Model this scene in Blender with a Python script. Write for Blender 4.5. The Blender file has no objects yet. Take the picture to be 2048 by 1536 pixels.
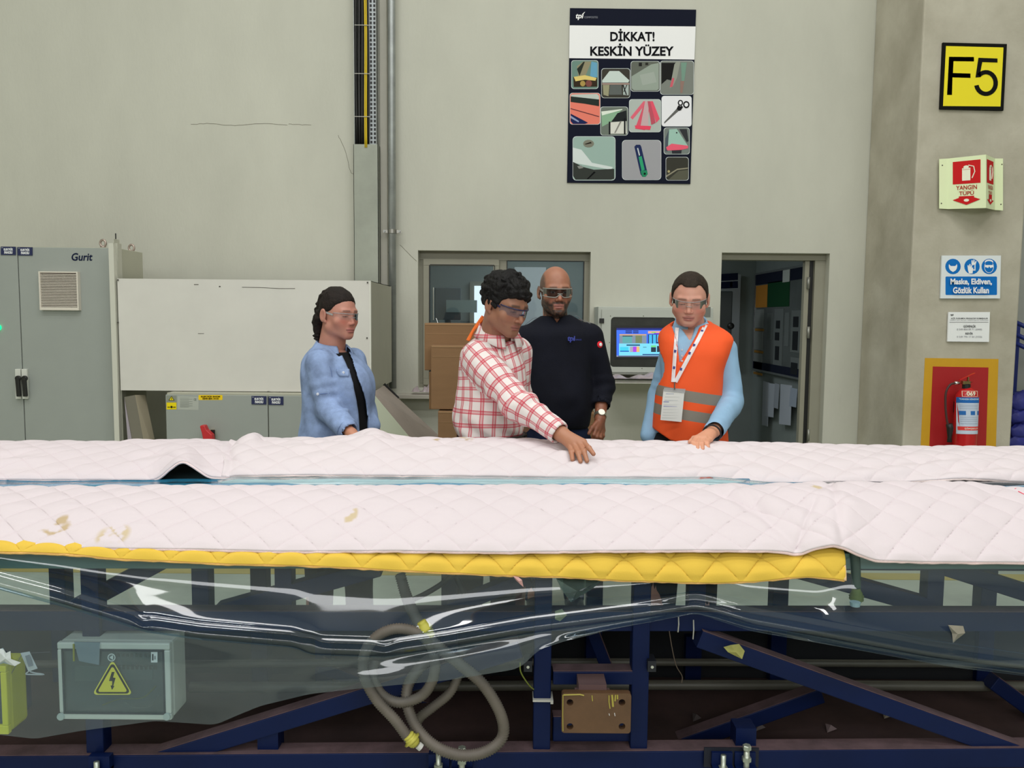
import bpy, math, random
import numpy as np
from mathutils import Matrix, Vector
random.seed(4); rng = np.random.default_rng(4)
sc = bpy.context.scene
COL = sc.collection
# ---------------------------------------------------------------- camera
F = 1600.0
PITCH = math.radians(4.72); ROLL = 0.009
CAM = np.array([0.0, 0.0, 1.5])
_f = np.array([0, math.cos(PITCH), -math.sin(PITCH)])
_u0 = np.array([0, math.sin(PITCH), math.cos(PITCH)]); _r0 = np.array([1.0, 0, 0])
_r = _r0*math.cos(ROLL) + _u0*math.sin(ROLL); _u = _u0*math.cos(ROLL) - _r0*math.sin(ROLL)
cd = bpy.data.cameras.new('camera'); cam = bpy.data.objects.new('camera', cd); COL.objects.link(cam)
cd.sensor_width = 36.0; cd.lens = 36.0*F/2048; cd.clip_start = 0.05; cd.clip_end = 100
cam.matrix_world = Matrix(((_r[0], _u[0], -_f[0], 0), (_r[1], _u[1], -_f[1], 0), (_r[2], _u[2], -_f[2], 1.5), (0, 0, 0, 1)))
sc.camera = cam
# ---------------------------------------------------------------- world, lights, exposure
w = bpy.data.worlds.new('hall_light'); sc.world = w; w.use_nodes = True
w.node_tree.nodes['Background'].inputs[0].default_value = (0.92, 0.96, 1.0, 1)
w.node_tree.nodes['Background'].inputs[1].default_value = 0.30
def area(name, loc, sx, sy, power, col=(1, 1, 1), rot=(0, 0, 0)):
    l = bpy.data.lights.new(name, 'AREA'); l.shape = 'RECTANGLE'; l.size = sx; l.size_y = sy
    l.energy = power; l.color = col
    o = bpy.data.objects.new(name, l); o.location = loc; o.rotation_euler = rot; COL.objects.link(o)
    return o
area('roof_light', (-3.2, 0.6, 7.6), 3.0, 0.9, 120, (1, .992, .99))
area('roof_light', (3.2, 0.6, 7.6), 3.0, 0.9, 120, (1, .992, .99))
area('roof_light', (0.0, 2.4, 7.6), 5.0, 0.9, 105, (1, .992, .99))
area('roof_light', (0.0, -2.6, 7.6), 8.0, 1.2, 210, (1, .992, .99))
area('hall_window', (0.0, -5.6, 4.2), 12.0, 1.6, 260, (.97, .985, 1), (math.radians(78), 0, 0))
area('roof_light', (-2.5, 5.2, 7.6), 5.0, 0.6, 30, (1, .99, .985))
area('roof_light', (2.5, 5.2, 7.6), 5.0, 0.6, 30, (1, .99, .985))
vs = sc.view_settings; vs.view_transform = 'Standard'; vs.look = 'None'; vs.gamma = 1; vs.use_curve_mapping = False; vs.exposure = 0.0

# ---------------------------------------------------------------- pixel ray -> point on a real plane
def W(px, py, Y):
    d = _f + _r*((px-1024)/F) + _u*((768-py)/F)
    return CAM + d*(Y/d[1])
def WZ(px, py, z):
    d = _f + _r*((px-1024)/F) + _u*((768-py)/F)
    return CAM + d*((z-1.5)/d[2])
def lin(c):
    return [((v/255)/12.92 if v/255 <= .04045 else ((v/255+.055)/1.055)**2.4) for v in c]
# ---------------------------------------------------------------- materials
MATS = {}
def mat(name, rgb, rough=.6, metal=0, var=0, vscale=6, bump=0, bscale=60, spec=.5, k=1.0, emit=0, attr=None, stretch=None, alpha=None, vcol=None):
    if name in MATS: return MATS[name]
    m = bpy.data.materials.new(name); m.use_nodes = True; MATS[name] = m
    nt = m.node_tree; b = nt.nodes['Principled BSDF']; N = nt.nodes; L = nt.links
    c = [min(.93, v*k) for v in lin(rgb)] + [1]
    b.inputs['Base Color'].default_value = c
    b.inputs['Roughness'].default_value = rough; b.inputs['Metallic'].default_value = metal
    b.inputs['Specular IOR Level'].default_value = spec
    tc = N.new('ShaderNodeTexCoord'); mp = N.new('ShaderNodeMapping'); L.new(tc.outputs['Object'], mp.inputs[0])
    if stretch: mp.inputs['Scale'].default_value = stretch
    if var:
        n = N.new('ShaderNodeTexNoise'); n.inputs['Scale'].default_value = vscale; n.inputs['Detail'].default_value = 6; n.inputs['Roughness'].default_value = .6
        L.new(mp.outputs[0], n.inputs['Vector'])
        r = N.new('ShaderNodeMapRange'); r.inputs[1].default_value = .3; r.inputs[2].default_value = .7
        L.new(n.outputs['Fac'], r.inputs[0])
        mx = N.new('ShaderNodeMix'); mx.data_type = 'RGBA'
        c2 = [max(0, v*(1-var)) for v in c[:3]] + [1]
        if vcol: c2 = [min(.93, v*k) for v in lin(vcol)] + [1]
        mx.inputs[6].default_value = [min(.95, v*(1+var*.5)) for v in c[:3]] + [1] if not vcol else c
        mx.inputs[7].default_value = c2
        L.new(r.outputs[0], mx.inputs[0]); L.new(mx.outputs[2], b.inputs['Base Color'])
    if attr:
        a = N.new('ShaderNodeVertexColor'); a.layer_name = attr; L.new(a.outputs[0], b.inputs['Base Color'])
    if bump:
        n = N.new('ShaderNodeTexNoise'); n.inputs['Scale'].default_value = bscale; n.inputs['Detail'].default_value = 4
        L.new(mp.outputs[0], n.inputs['Vector'])
        bp = N.new('ShaderNodeBump'); bp.inputs['Strength'].default_value = min(1, bump); bp.inputs['Distance'].default_value = .004
        L.new(n.outputs['Fac'], bp.inputs['Height']); L.new(bp.outputs[0], b.inputs['Normal'])
    if emit:
        b.inputs['Emission Color'].default_value = lin(rgb) + [1]; b.inputs['Emission Strength'].default_value = emit
    if alpha is not None: b.inputs['Alpha'].default_value = alpha
    return m
def flat(rgb, k=1.45, rough=.55):
    return mat('print_%d_%d_%d' % tuple(rgb), rgb, .8, k=k if sum(rgb) > 200 else .9, spec=.12)
def film_mat(name, tint, haze, haze_col, rough=.06, gl=1.0, ior=1.5, bump=0, const=None):
    m = bpy.data.materials.new(name); m.use_nodes = True; nt = m.node_tree; N = nt.nodes; L = nt.links
    for n in list(N): N.remove(n)
    out = N.new('ShaderNodeOutputMaterial'); tr = N.new('ShaderNodeBsdfTransparent'); tr.inputs[0].default_value = tint + [1]
    df = N.new('ShaderNodeBsdfDiffuse'); df.inputs[0].default_value = haze_col + [1]
    m1 = N.new('ShaderNodeMixShader'); m1.inputs[0].default_value = haze; L.new(tr.outputs[0], m1.inputs[1]); L.new(df.outputs[0], m1.inputs[2])
    gs = N.new('ShaderNodeBsdfGlossy'); gs.inputs['Roughness'].default_value = rough; gs.inputs[0].default_value = (gl, gl, gl, 1)
    fr = N.new('ShaderNodeFresnel'); fr.inputs[0].default_value = ior
    m2 = N.new('ShaderNodeMixShader'); L.new(fr.outputs[0], m2.inputs[0]); L.new(m1.outputs[0], m2.inputs[1]); L.new(gs.outputs[0], m2.inputs[2])
    if bump:
        tc = N.new('ShaderNodeTexCoord'); n = N.new('ShaderNodeTexNoise'); n.inputs['Scale'].default_value = 14; L.new(tc.outputs['Object'], n.inputs['Vector'])
        bp = N.new('ShaderNodeBump'); bp.inputs['Strength'].default_value = bump; bp.inputs['Distance'].default_value = .01
        L.new(n.outputs['Fac'], bp.inputs['Height']); L.new(bp.outputs[0], gs.inputs['Normal']); L.new(bp.outputs[0], fr.inputs['Normal'])
    if const is not None:
        for l in list(m2.inputs[0].links): L.remove(l)
        m2.inputs[0].default_value = const
    L.new(m2.outputs[0], out.inputs[0]); MATS[name] = m
    return m
# ---------------------------------------------------------------- objects
def tag(o, label=None, cat=None, group=None, kind=None):
    if label: o['label'] = label
    if cat: o['category'] = cat
    if group: o['group'] = group
    if kind: o['kind'] = kind
    return o
def thing(name, loc, label, cat, group=None, kind=None):
    o = bpy.data.objects.new(name, None); o.empty_display_size = .05; COL.objects.link(o)
    o.location = [float(v) for v in loc]
    return tag(o, label, cat, group, kind)
def origin(o):
    p = np.zeros(3)
    while o is not None: p = p + np.array(o.location); o = o.parent
    return p
class MB:
    def __init__(s): s.v = []; s.f = []; s.m = []; s.mats = []
    def mi(s, m):
        if m not in s.mats: s.mats.append(m)
        return s.mats.index(m)
    def add(s, vs, fs, m=None):
        b = len(s.v); s.v.extend([tuple(map(float, v)) for v in vs]); k = s.mi(m) if m else 0
        for f in fs: s.f.append(tuple(i+b for i in f)); s.m.append(k)
        return s
    def box(s, lo, hi, m=None):
        x0, y0, z0 = lo; x1, y1, z1 = hi
        return s.add([(x0,y0,z0),(x1,y0,z0),(x1,y1,z0),(x0,y1,z0),(x0,y0,z1),(x1,y0,z1),(x1,y1,z1),(x0,y1,z1)],
                     [(0,3,2,1),(4,5,6,7),(0,1,5,4),(1,2,6,5),(2,3,7,6),(3,0,4,7)], m)
    def beam(s, a, b, w, h, m=None, up=(0, 0, 1)):
        a = np.array(a, float); b = np.array(b, float); d = (b-a)/np.linalg.norm(b-a); up = np.array(up, float)
        sd = np.cross(d, up)
        if np.linalg.norm(sd) < 1e-3: sd = np.cross(d, (0, 1, 0))
        sd /= np.linalg.norm(sd); u = np.cross(sd, d)
        vs = [p + sd*x*w/2 + u*z*h/2 for p in (a, b) for x, z in ((-1,-1),(1,-1),(1,1),(-1,1))]
        return s.add(vs, [(0,3,2,1),(4,5,6,7),(0,1,5,4),(1,2,6,5),(2,3,7,6),(3,0,4,7)], m)
    def prism(s, pts, d, m=None):       # polygon points (3-D, any plane) pushed along d
        n = len(pts); pts = [np.array(p, float) for p in pts]; d = np.array(d, float)
        return s.add(pts + [p+d for p in pts], [tuple(range(n)), tuple(range(2*n-1, n-1, -1))] + [(i, n+i, n+(i+1) % n, (i+1) % n) for i in range(n)], m)
    def tube(s, pts, r, m=None, n=10, closed=False, caps=True):
        pts = np.array(pts, float); k = len(pts); rr = np.full(k, r, float) if np.isscalar(r) else np.array(r, float)
        tan = np.gradient(pts, axis=0)
        if closed: tan = np.roll(pts, -1, 0) - np.roll(pts, 1, 0)
        tan /= np.linalg.norm(tan, axis=1)[:, None] + 1e-9
        ref = np.array([0, 0, 1.0]) if abs(tan[0][2]) < .9 else np.array([1.0, 0, 0]); vs = []
        nrm = np.cross(tan[0], ref); nrm /= np.linalg.norm(nrm)
        for i in range(k):
            nrm = nrm - tan[i]*np.dot(nrm, tan[i]); nrm /= np.linalg.norm(nrm)+1e-9; bi = np.cross(tan[i], nrm)
            for j in range(n):
                a = 2*math.pi*j/n; vs.append(pts[i] + (nrm*math.cos(a) + bi*math.sin(a))*rr[i])
        fs = []
        for i in range(k if closed else k-1):
            for j in range(n):
                i2 = (i+1) % k; fs.append((i*n+j, i*n+(j+1) % n, i2*n+(j+1) % n, i2*n+j))
        if caps and not closed: fs += [tuple(range(n-1, -1, -1)), tuple((k-1)*n+j for j in range(n))]
        return s.add(vs, fs, m)
    def lathe(s, c, prof, m=None, n=24, axis=(0, 0, 1)):   # prof: (radius, height along axis)
        ax = np.array(axis, float); ax /= np.linalg.norm(ax); rf = np.array([1, 0, 0]) if abs(ax[0]) < .9 else np.array([0, 1, 0])
        u = np.cross(ax, rf); u /= np.linalg.norm(u); v = np.cross(ax, u); c = np.array(c, float); vs = []
        for r, h in prof:
            for j in range(n):
                a = 2*math.pi*j/n; vs.append(c + ax*h + (u*math.cos(a)+v*math.sin(a))*r)
        k = len(prof); fs = [(i*n+j, i*n+(j+1) % n, (i+1)*n+(j+1) % n, (i+1)*n+j) for i in range(k-1) for j in range(n)]
        fs += [tuple(range(n-1, -1, -1)), tuple((k-1)*n+j for j in range(n))]
        return s.add(vs, fs, m)
    def grid(s, G, m=None):             # G: (a, b, 3) array of points
        a, b = G.shape[:2]; fs = [(i*b+j, (i+1)*b+j, (i+1)*b+j+1, i*b+j+1) for i in range(a-1) for j in range(b-1)]
        return s.add(G.reshape(-1, 3), fs, m)
    def build(s, name, m=None, parent=None, smooth=False, bevel=0, label=None, cat=None, group=None, kind=None, thick=0, loc=None):
        me = bpy.data.meshes.new(name); v = np.array(s.v)
        org = origin(parent) if parent is not None else (np.array(loc, float) if loc is not None else np.array([v[:, 0].mean(), v[:, 1].mean(), v[:, 2].min()]))
        me.from_pydata((v-org).tolist(), [], s.f); me.update()
        for x in (s.mats if s.mats else [m]): me.materials.append(x)
        if s.mats: me.polygons.foreach_set('material_index', s.m)
        if smooth: me.polygons.foreach_set('use_smooth', [True]*len(me.polygons))
        o = bpy.data.objects.new(name, me); COL.objects.link(o)
        if parent is not None: o.parent = parent
        else: o.location = org
        if bevel:
            b = o.modifiers.new('b', 'BEVEL'); b.width = bevel; b.segments = 2; b.limit_method = 'ANGLE'
        if thick:
            b = o.modifiers.new('t', 'SOLIDIFY'); b.thickness = thick; b.offset = 0
        return tag(o, label, cat, group, kind)
def fixn(o):
    import bmesh
    b = bmesh.new(); b.from_mesh(o.data); bmesh.ops.recalc_face_normals(b, faces=b.faces); b.to_mesh(o.data); b.free(); return o
def spline(pts, n=12):
    P = np.array(pts, float); out = []
    Q = np.vstack([2*P[0]-P[1], P, 2*P[-1]-P[-2]])
    for i in range(1, len(Q)-2):
        for t in np.linspace(0, 1, n, endpoint=False):
            a, b, c, d = Q[i-1], Q[i], Q[i+1], Q[i+2]
            out.append(.5*((2*b)+(-a+c)*t+(2*a-5*b+4*c-d)*t*t+(-a+3*b-3*c+d)*t**3))
    out.append(P[-1]); return np.array(out)
def rrect(x0, y0, x1, y1, r, n=4):
    pts = []
    for cx, cy, a0 in ((x1-r, y0+r, -90), (x1-r, y1-r, 0), (x0+r, y1-r, 90), (x0+r, y0+r, 180)):
        for i in range(n+1):
            a = math.radians(a0+90*i/n); pts.append((cx+r*math.cos(a), cy+r*math.sin(a)))
    return pts
def circ(cx, cy, r, n=20, ry=None):
    return [(cx+r*math.cos(2*math.pi*i/n), cy+(ry or r)*math.sin(2*math.pi*i/n)) for i in range(n)]
# flat print on a plane: polygons given in photograph pixels, laid on a real plane by pj(px,py,offset)
def on_plane(Y): return lambda x, y, o=0: W(x, y, Y-o)
def prints(name, parent, pj, layers, step=.0005, label=None):
    mb = MB()
    for i, (pts, c) in enumerate(layers):
        mb.add([pj(x, y, .0006+step*i) for x, y in pts], [tuple(range(len(pts)))], flat(c))
    o = mb.build(name, None, parent, label=label); fixn(o); return o
_tc = {}
def text_pts(s, bold=0):
    if (s, bold) in _tc: return _tc[(s, bold)]
    cu = bpy.data.curves.new('t', 'FONT'); cu.body = s; cu.size = 1; cu.offset = bold; cu.resolution_u = 3
    o = bpy.data.objects.new('t', cu); COL.objects.link(o)
    me = bpy.data.meshes.new_from_object(o.evaluated_get(bpy.context.evaluated_depsgraph_get()))
    v = np.array([x.co[:] for x in me.vertices]); f = [tuple(p.vertices) for p in me.polygons]
    bpy.data.objects.remove(o); bpy.data.curves.remove(cu); bpy.data.meshes.remove(me)
    if len(v): v = (v - v.min(0)) / np.maximum(1e-6, (v.max(0)-v.min(0)))
    _tc[(s, bold)] = (v, f); return v, f
def letters(mb, s, rect, pj, m, off=.003, bold=0, slant=0):
    v, f = text_pts(s, bold); x0, y0, x1, y1 = rect
    mb.add([pj(x0+(x1-x0)*a+slant*b, y1-(y1-y0)*b, off) for a, b, _ in v], [tuple(reversed(q)) for q in f], m)
def text(parent, s, rect, pj, rgb, off=.003, bold=0, slant=0, name='lettering', label=None):
    mb = MB(); letters(mb, s, rect, pj, flat(rgb), off, bold, slant); return mb.build(name, None, parent, label=label)
# ================================================================ the hall
WY = 6.8                                   # wall plane
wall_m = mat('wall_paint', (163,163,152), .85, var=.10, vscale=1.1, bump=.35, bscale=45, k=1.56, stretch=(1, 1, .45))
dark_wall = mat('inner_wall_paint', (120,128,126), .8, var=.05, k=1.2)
floor_m = mat('epoxy_floor', (150,156,140), .45, var=.22, vscale=2.5, k=1.3)
conc_m = mat('raw_concrete', (164,160,146), .9, var=.24, vscale=2.2, bump=.6, bscale=40, k=1.5, vcol=(140,135,120))
MB().box((-9, -6, -.1), (9, 12, 0)).build('floor', floor_m, kind='structure')
def z_at(py, px=1000, Y=WY): return W(px, py, Y)[2]
def x_at(px, py=600, Y=WY): return W(px, py, Y)[0]
wx0, wx1 = x_at(836), x_at(1180); wz0, wz1 = z_at(778), z_at(502)
dx0, dx1 = x_at(1441), x_at(1656); dz1 = z_at(506, 1550)
TH = .24
wall = thing('wall_back', (0, WY, 0), None, None, kind='structure')
mb = MB(); pcs = [((-7.5, 0), (wx0, 7.8)), ((wx0, 0), (wx1, wz0)), ((wx0, wz1), (wx1, 7.8)), ((wx1, 0), (dx0, 7.8)), ((dx0, dz1), (dx1, 7.8)), ((dx1, 0), (3.15, 7.8))]
for (a, b), (c, d) in pcs: mb.box((a, WY, b), (c, WY+TH, d))
wo = mb.build('wall_face', wall_m, wall)
MB().box((3.15, WY, 0), (9, WY+TH, 7.8)).build('wall_back_bay', mat('bay_wall_paint', (150,152,146), .85, var=.08, k=1.2), kind='structure')
MB().box((-7.7, -6, 0), (-7.5, WY+TH, 7.8)).build('wall_left', wall_m, kind='structure')
MB().box((8.8, -6, 0), (9, WY+TH, 7.8)).build('wall_right', wall_m, kind='structure')
MB().box((-9, -6.2, 0), (9, -6, 7.8)).build('wall_front', wall_m, kind='structure')
MB().box((-9, -6.2, 7.8), (9, 12, 8)).build('ceiling', mat('roof_sheet', (205,205,200), .8, k=1), kind='structure')
# hairline cracks and scuffs in the plaster
mb = MB(); cm = mat('crack', (120,116,100), .9)
def crack(pts, Y=WY, r=.0016):
    P = spline([W(x, y, Y-.0006) for x, y in pts], 6); P = P + rng.normal(0, .0015, P.shape)*[1, 0, 1]; mb.tube(P, r, cm, 4)
crack([(382,249),(420,247),(470,251),(520,247),(575,250)])
crack([(676,270),(690,300),(700,340),(708,350)]); crack([(760,470),(775,500),(782,520)]); crack([(800,490),(820,510),(833,522)])
crack([(577,248),(590,249),(622,250)])
mb.build('crack', cm, wall, kind='stuff')
# inner office seen through the window and the doorway
IY = 9.1
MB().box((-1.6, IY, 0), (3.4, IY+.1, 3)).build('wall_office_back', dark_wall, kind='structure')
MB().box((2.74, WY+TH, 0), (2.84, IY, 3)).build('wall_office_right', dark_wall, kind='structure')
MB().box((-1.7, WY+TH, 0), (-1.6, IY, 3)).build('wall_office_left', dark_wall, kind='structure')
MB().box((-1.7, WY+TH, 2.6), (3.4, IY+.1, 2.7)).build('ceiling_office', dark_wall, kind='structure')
area('office_lamp', (0.4, 8.1, 2.55), 1.6, .3, 20, (.9, .97, 1))
# window_1
alu = mat('window_frame_paint', (128,126,112), .5, k=1.35, var=.04)
blk = mat('black_gasket', (18,18,18), .5); FY = WY+.13
glass = film_mat('window_glass', [.74, .80, .82], .06, [.3, .35, .37], .02, 1.0, 1.5)
win = thing('window_1', (x_at(1008), WY, wz0), 'aluminium framed office window with sliding sash behind the two standing men', None, kind='structure')
def X(p, y=620): return x_at(p, y, FY)
def Zz(p, x=1000): return z_at(p, x, FY)
mb = MB(); zt = Zz(505); zb = Zz(779)
a, b = X(838), X(1177)
mb.box((a-.02, FY-.03, zt-.07), (b+.02, FY+.06, zt+.03)); mb.box((a-.02, FY-.03, zb-.02), (b+.02, FY+.06, zb+.05))
mb.box((a-.02, FY-.029, zb+.05), (a+.045, FY+.06, zt-.07)); mb.box((b-.045, FY-.029, zb+.05), (b+.02, FY+.06, zt-.07)); mb.box((X(997), FY-.028, zb+.05), (X(1013), FY+.06, zt-.07))
mb.build('window_frame', alu, win, bevel=.003)
mb = MB(); l, r, t, bt = X(848), X(998), Zz(520), Zz(770)
mb.box((l, FY-.06, t-.055), (r, FY-.02, t)).box((l, FY-.06, bt), (r, FY-.02, bt+.055)).box((l, FY-.059, bt+.055), (l+.05, FY-.02, t-.055)).box((r-.05, FY-.059, bt+.055), (r, FY-.02, t-.055))
sash = mb.build('sash', alu, win, bevel=.003)
g = MB()
for (x0, y0, x1, y1, yy) in ((860, 530, 987, 762, FY-.062), (1015, 522, 1163, 765, FY-.032)):
    A = W(x0, y0, yy); B = W(x1, y1, yy)
    for u in ((A[0]-.006, B[2], A[0], A[2]), (B[0], B[2], B[0]+.006, A[2]), (A[0], A[2], B[0], A[2]+.006)): g.box((u[0], yy-.004, u[1]), (u[2], yy+.01, u[3]))
g.build('gasket', blk, win)
for (x0, y0, x1, y1, yy) in ((860, 530, 987, 762, FY-.045), (1015, 522, 1163, 765, FY+.0)):
    A = W(x0, y0, yy); B = W(x1, y1, yy); MB().box((A[0], yy, B[2]), (B[0], yy+.006, A[2])).build('pane', glass, win)
mb = MB().tube([W(867, 575, FY-.08), W(867, 640, FY-.08)], .006).tube([W(872, 636, FY-.08), W(877, 650, FY-.08)], .006)
mb.build('sash_handle', mat('bright_chrome', (225,228,230), .2, 1), win)
sill = MB().box((x_at(795, 790)-.0, WY-.16, z_at(794, 820)), (wx1+.03, WY+.12, z_at(786, 820)))
sill.build('window_sill', mat('sill_paint', (165,160,150), .5, k=1.3), win, bevel=.004)
# things in the office seen through the panes
o = MB(); A = W(1029, 534, 9.08); B = W(1090, 700, 9.08); o.box((A[0], 9.08, B[2]), (B[0], 9.098, A[2]))
o.build('whiteboard', mat('sheet_white', (205,205,205), .5, k=1.2), label='pale white sheet board hanging behind the right window pane', cat='board')
t = thing('office_window', W(940, 600, 8.9), 'bright narrow window at the back of the office, behind the left pane', 'window')
A = W(949, 572, 9.06); B = W(962, 640, 9.06); MB().box((A[0], 9.02, B[2]-.2), (B[0]+.06, 9.06, A[2])).build('daylight_pane', mat('daylight_pane', (235,242,255), .5, emit=1.6), t)
MB().box((A[0]-.05, 9.03, A[2]), (B[0]+.1, 9.09, A[2]+.05)).box((A[0]-.05, 9.03, B[2]-.3), (A[0], 9.09, A[2])).build('frame', alu, t)
t = thing('office_screen', W(910, 590, 8.4), 'dark computer screen on the office desk behind the left window pane', 'screen')
A = W(893, 600, 8.4); B = W(954, 625, 8.4); C_ = W(870, 575, 8.45); D_ = W(922, 640, 8.45)
MB().box((C_[0], 8.42, D_[2]), (D_[0], 8.46, C_[2])).build('housing', mat('dark_grey_plastic', (70,78,86), .5), t, bevel=.01)
MB().box(((C_[0]+D_[0])/2-.03, 8.43, 1.0), ((C_[0]+D_[0])/2+.03, 8.46, D_[2]+.05)).box(((C_[0]+D_[0])/2-.12, 8.36, 1.0), ((C_[0]+D_[0])/2+.12, 8.5, 1.015)).build('screen_stand', blk, t)
MB().box((A[0], 8.36, B[2]), (B[0], 8.40, A[2])).build('lit_panel', mat('pale_panel', (150,165,160), .6), t)
MB().box((C_[0]-.3, 8.1, .95), (D_[0]+.6, 8.7, 1.0)).box((C_[0]-.28, 8.12, 0), (C_[0]-.22, 8.6, .95)).box((D_[0]+.52, 8.12, 0), (D_[0]+.58, 8.6, .95)).build('office_desk', mat('desk_grey', (110,115,118), .6), label='grey office desk behind the window, under the dark screen', cat='desk')
# door_1
DY = WY+.12
dr = thing('door_1', (x_at(1548), WY, 0), 'open office doorway with beige steel frame', None, kind='structure')
mb = MB(); zt = z_at(507, 1550, DY); t2 = z_at(521, 1550, DY)
rx0, rx1 = x_at(1607, 620, DY), x_at(1641, 620, DY)
mb.box((dx0-.03, DY-.04, t2), (dx1+.02, DY+.07, zt+.03)); mb.box((rx0-.004, DY-.01, 0), (rx0+.035, DY+.05, t2-.001)); mb.box((rx0+.07, DY-.039, 0), (dx1+.02, DY+.07, t2-.001)); mb.box((dx0-.03, DY-.039, 0), (dx0+.008, DY+.07, t2-.001))
mb.build('door_frame', alu, dr, bevel=.003)
MB().box((rx0+.035, DY+.0, 0), (rx0+.07, DY+.05, t2)).build('seal', blk, dr)
for py in (566, 665, 870):
    c = W(1617, py, DY-.03); MB().tube([c-[0, 0, .05], c+[0, 0, .05]], .012).build('hinge', mat('hinge_grey', (150,150,142), .4, .6), dr, smooth=True)
# notice board on the office side wall
BX = 2.70
def onx(px, py, o=0):
    d = _f + _r*((px-1024)/F) + _u*((768-py)/F); return CAM + d*((BX-o)/d[0])
nb = thing('notice_board', (BX, 8, 1.0), 'long dark notice board with pinned sheets on the office side wall, seen through the doorway', 'notice board')
y0, y1 = WY+TH+.05, 8.95; zt, zb = onx(1500, 545)[2], onx(1500, 742)[2]
zt = W(1478, 549, 8.85)[2]; zb = W(1478, 737, 8.85)[2]
def bp(yy, zz, o): return (BX-o, yy, zz)
MB().box((BX, y0, zb), (BX+.03, y1, zt)).build('board_panel', mat('board_face', (86,92,92), .25, var=.1, k=1.1), nb)
MB().box((BX-.012, y0, zt), (BX+.03, y1, zt+.02)).box((BX-.012, y0, zb-.02), (BX+.03, y1, zb)).box((BX-.012, y1, zb-.02), (BX+.03, y1+.02, zt+.02)).build('board_rim', mat('alu_rim', (170,175,178), .3, .8), nb)
def bx_(name, ya, yb, za, zc, c, o=.004, lab=None):
    return MB().box((BX-o, y1-yb, zt-zc), (BX-.0005, y1-ya, zt-za)).build(name, flat(c, 1.1), nb, label=lab)
bx_('header', 0, y1-y0, .0, .11, (28,34,52)); bx_('orange_heading', .02, .42, .12, .36, (176,120,48), lab='orange heading card'); bx_('green_heading', .43, 1.1, .10, .36, (26,72,44), lab='green heading card')
bx_('header_sheet', .9, 1.1, .0, .12, (178,184,180), .008)
for i, z in enumerate((.38, .62, .86)): bx_('sheet', .03, .32, z, z+.2, (128,132,130)); bx_('strip', .03, .34, z+.21, z+.235, (150,110,50))
for (a, b, c, d) in ((.45,.62,.42,.7),(.68,.95,.38,1.25),(1.0,1.12,.42,.75),(1.18,1.5,.4,.8),(1.2,1.45,.85,1.1),(1.5,1.8,.38,.85),(1.3,1.42,1.0,1.15)):
    bx_('sheet', a, b, c, min(d, .98*(zt-zb)), (104,110,110), .003)
for (a, b, c, d) in ((.74,.86,.5,.58),(.72,.85,.62,.7),(.74,.86,.76,.9),(1.24,1.38,.46,.56),(1.24,1.38,.6,.78),(1.22,1.4,.9,1.04),(1.56,1.6,.5,.8)):
    bx_('photo_print', a, b, c, min(d, .98*(zt-zb)), (38,42,46), .006)
bx_('footer', 0, y1-y0, zt-zb-.08, zt-zb, (28,34,52))
nb2 = thing('whiteboard', W(1458, 620, IY-.05), 'white board with navy header on the office back wall, left part of the doorway view', 'board')
A = W(1425, 548, IY-.06); B = W(1476, 732, IY-.06)
MB().box((A[0], IY-.06, B[2]), (B[0], IY-.03, A[2])).build('board_panel', mat('wb_face', (150,156,160), .4), nb2)
pj = on_plane(IY-.06)
prints('header', nb2, pj, [([(1425,549),(1476,546),(1476,560),(1425,563)], (28,34,58))]); prints('header', nb2, pj, [([(1425,565),(1476,562),(1476,576),(1425,578)], (28,34,58))]); prints('footer', nb2, pj, [([(1425,722),(1476,724),(1476,731),(1425,729)], (28,34,58))]); prints('caption', nb2, pj, [([(1460,564),(1465,564),(1465,574),(1460,574)], (170,175,180))])
t = thing('tall_locker', W(1450, 650, 8.2), 'dark grey upright locker behind the left jamb of the doorway', 'locker')
A = W(1425, 582, 8.3); B = W(1456, 900, 8.3); MB().box((A[0], 8.3, 0), (B[0], 8.6, A[2])).build('body', mat('locker', (52,58,60), .5), t, bevel=.01)
c = W(1462, 652, 8.28); MB().lathe(c, [(.0, -.03), (.03, -.03), (.035, 0), (.02, .03), (.0, .03)], None, 14, (0, -1, 0)).build('knob', blk, t, smooth=True)
# sheets hanging under the notice board
for i, (xa, ya, xb, yb, c) in enumerate(((1528,762,1540,850,(150,156,165)),(1534,765,1552,832,(160,166,176)),(1553,766,1562,815,(140,146,156)),(1565,768,1588,848,(158,164,174)),(1586,775,1600,812,(140,150,165)))):
    p = [onx(xa, ya), onx(xb, ya+3), onx(xb-3, yb+3), onx(xa-3, yb)]; b = MB()
    b.prism([q-[.006+.004*i, 0, 0] for q in p], (-.002, 0, 0)); fixn(b.build('paper_sheet', mat('paper_%d' % i, c, .7, k=1.2), label=['narrow printed sheet hanging leftmost below the notice board', 'long white sheet second from left below the notice board', 'short folded sheet, middle one below the notice board', 'widest white sheet hanging below the notice board', 'short sheet hanging rightmost below the notice board by the door frame'][i], cat='paper', group='sheets hanging below the notice board'))
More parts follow.
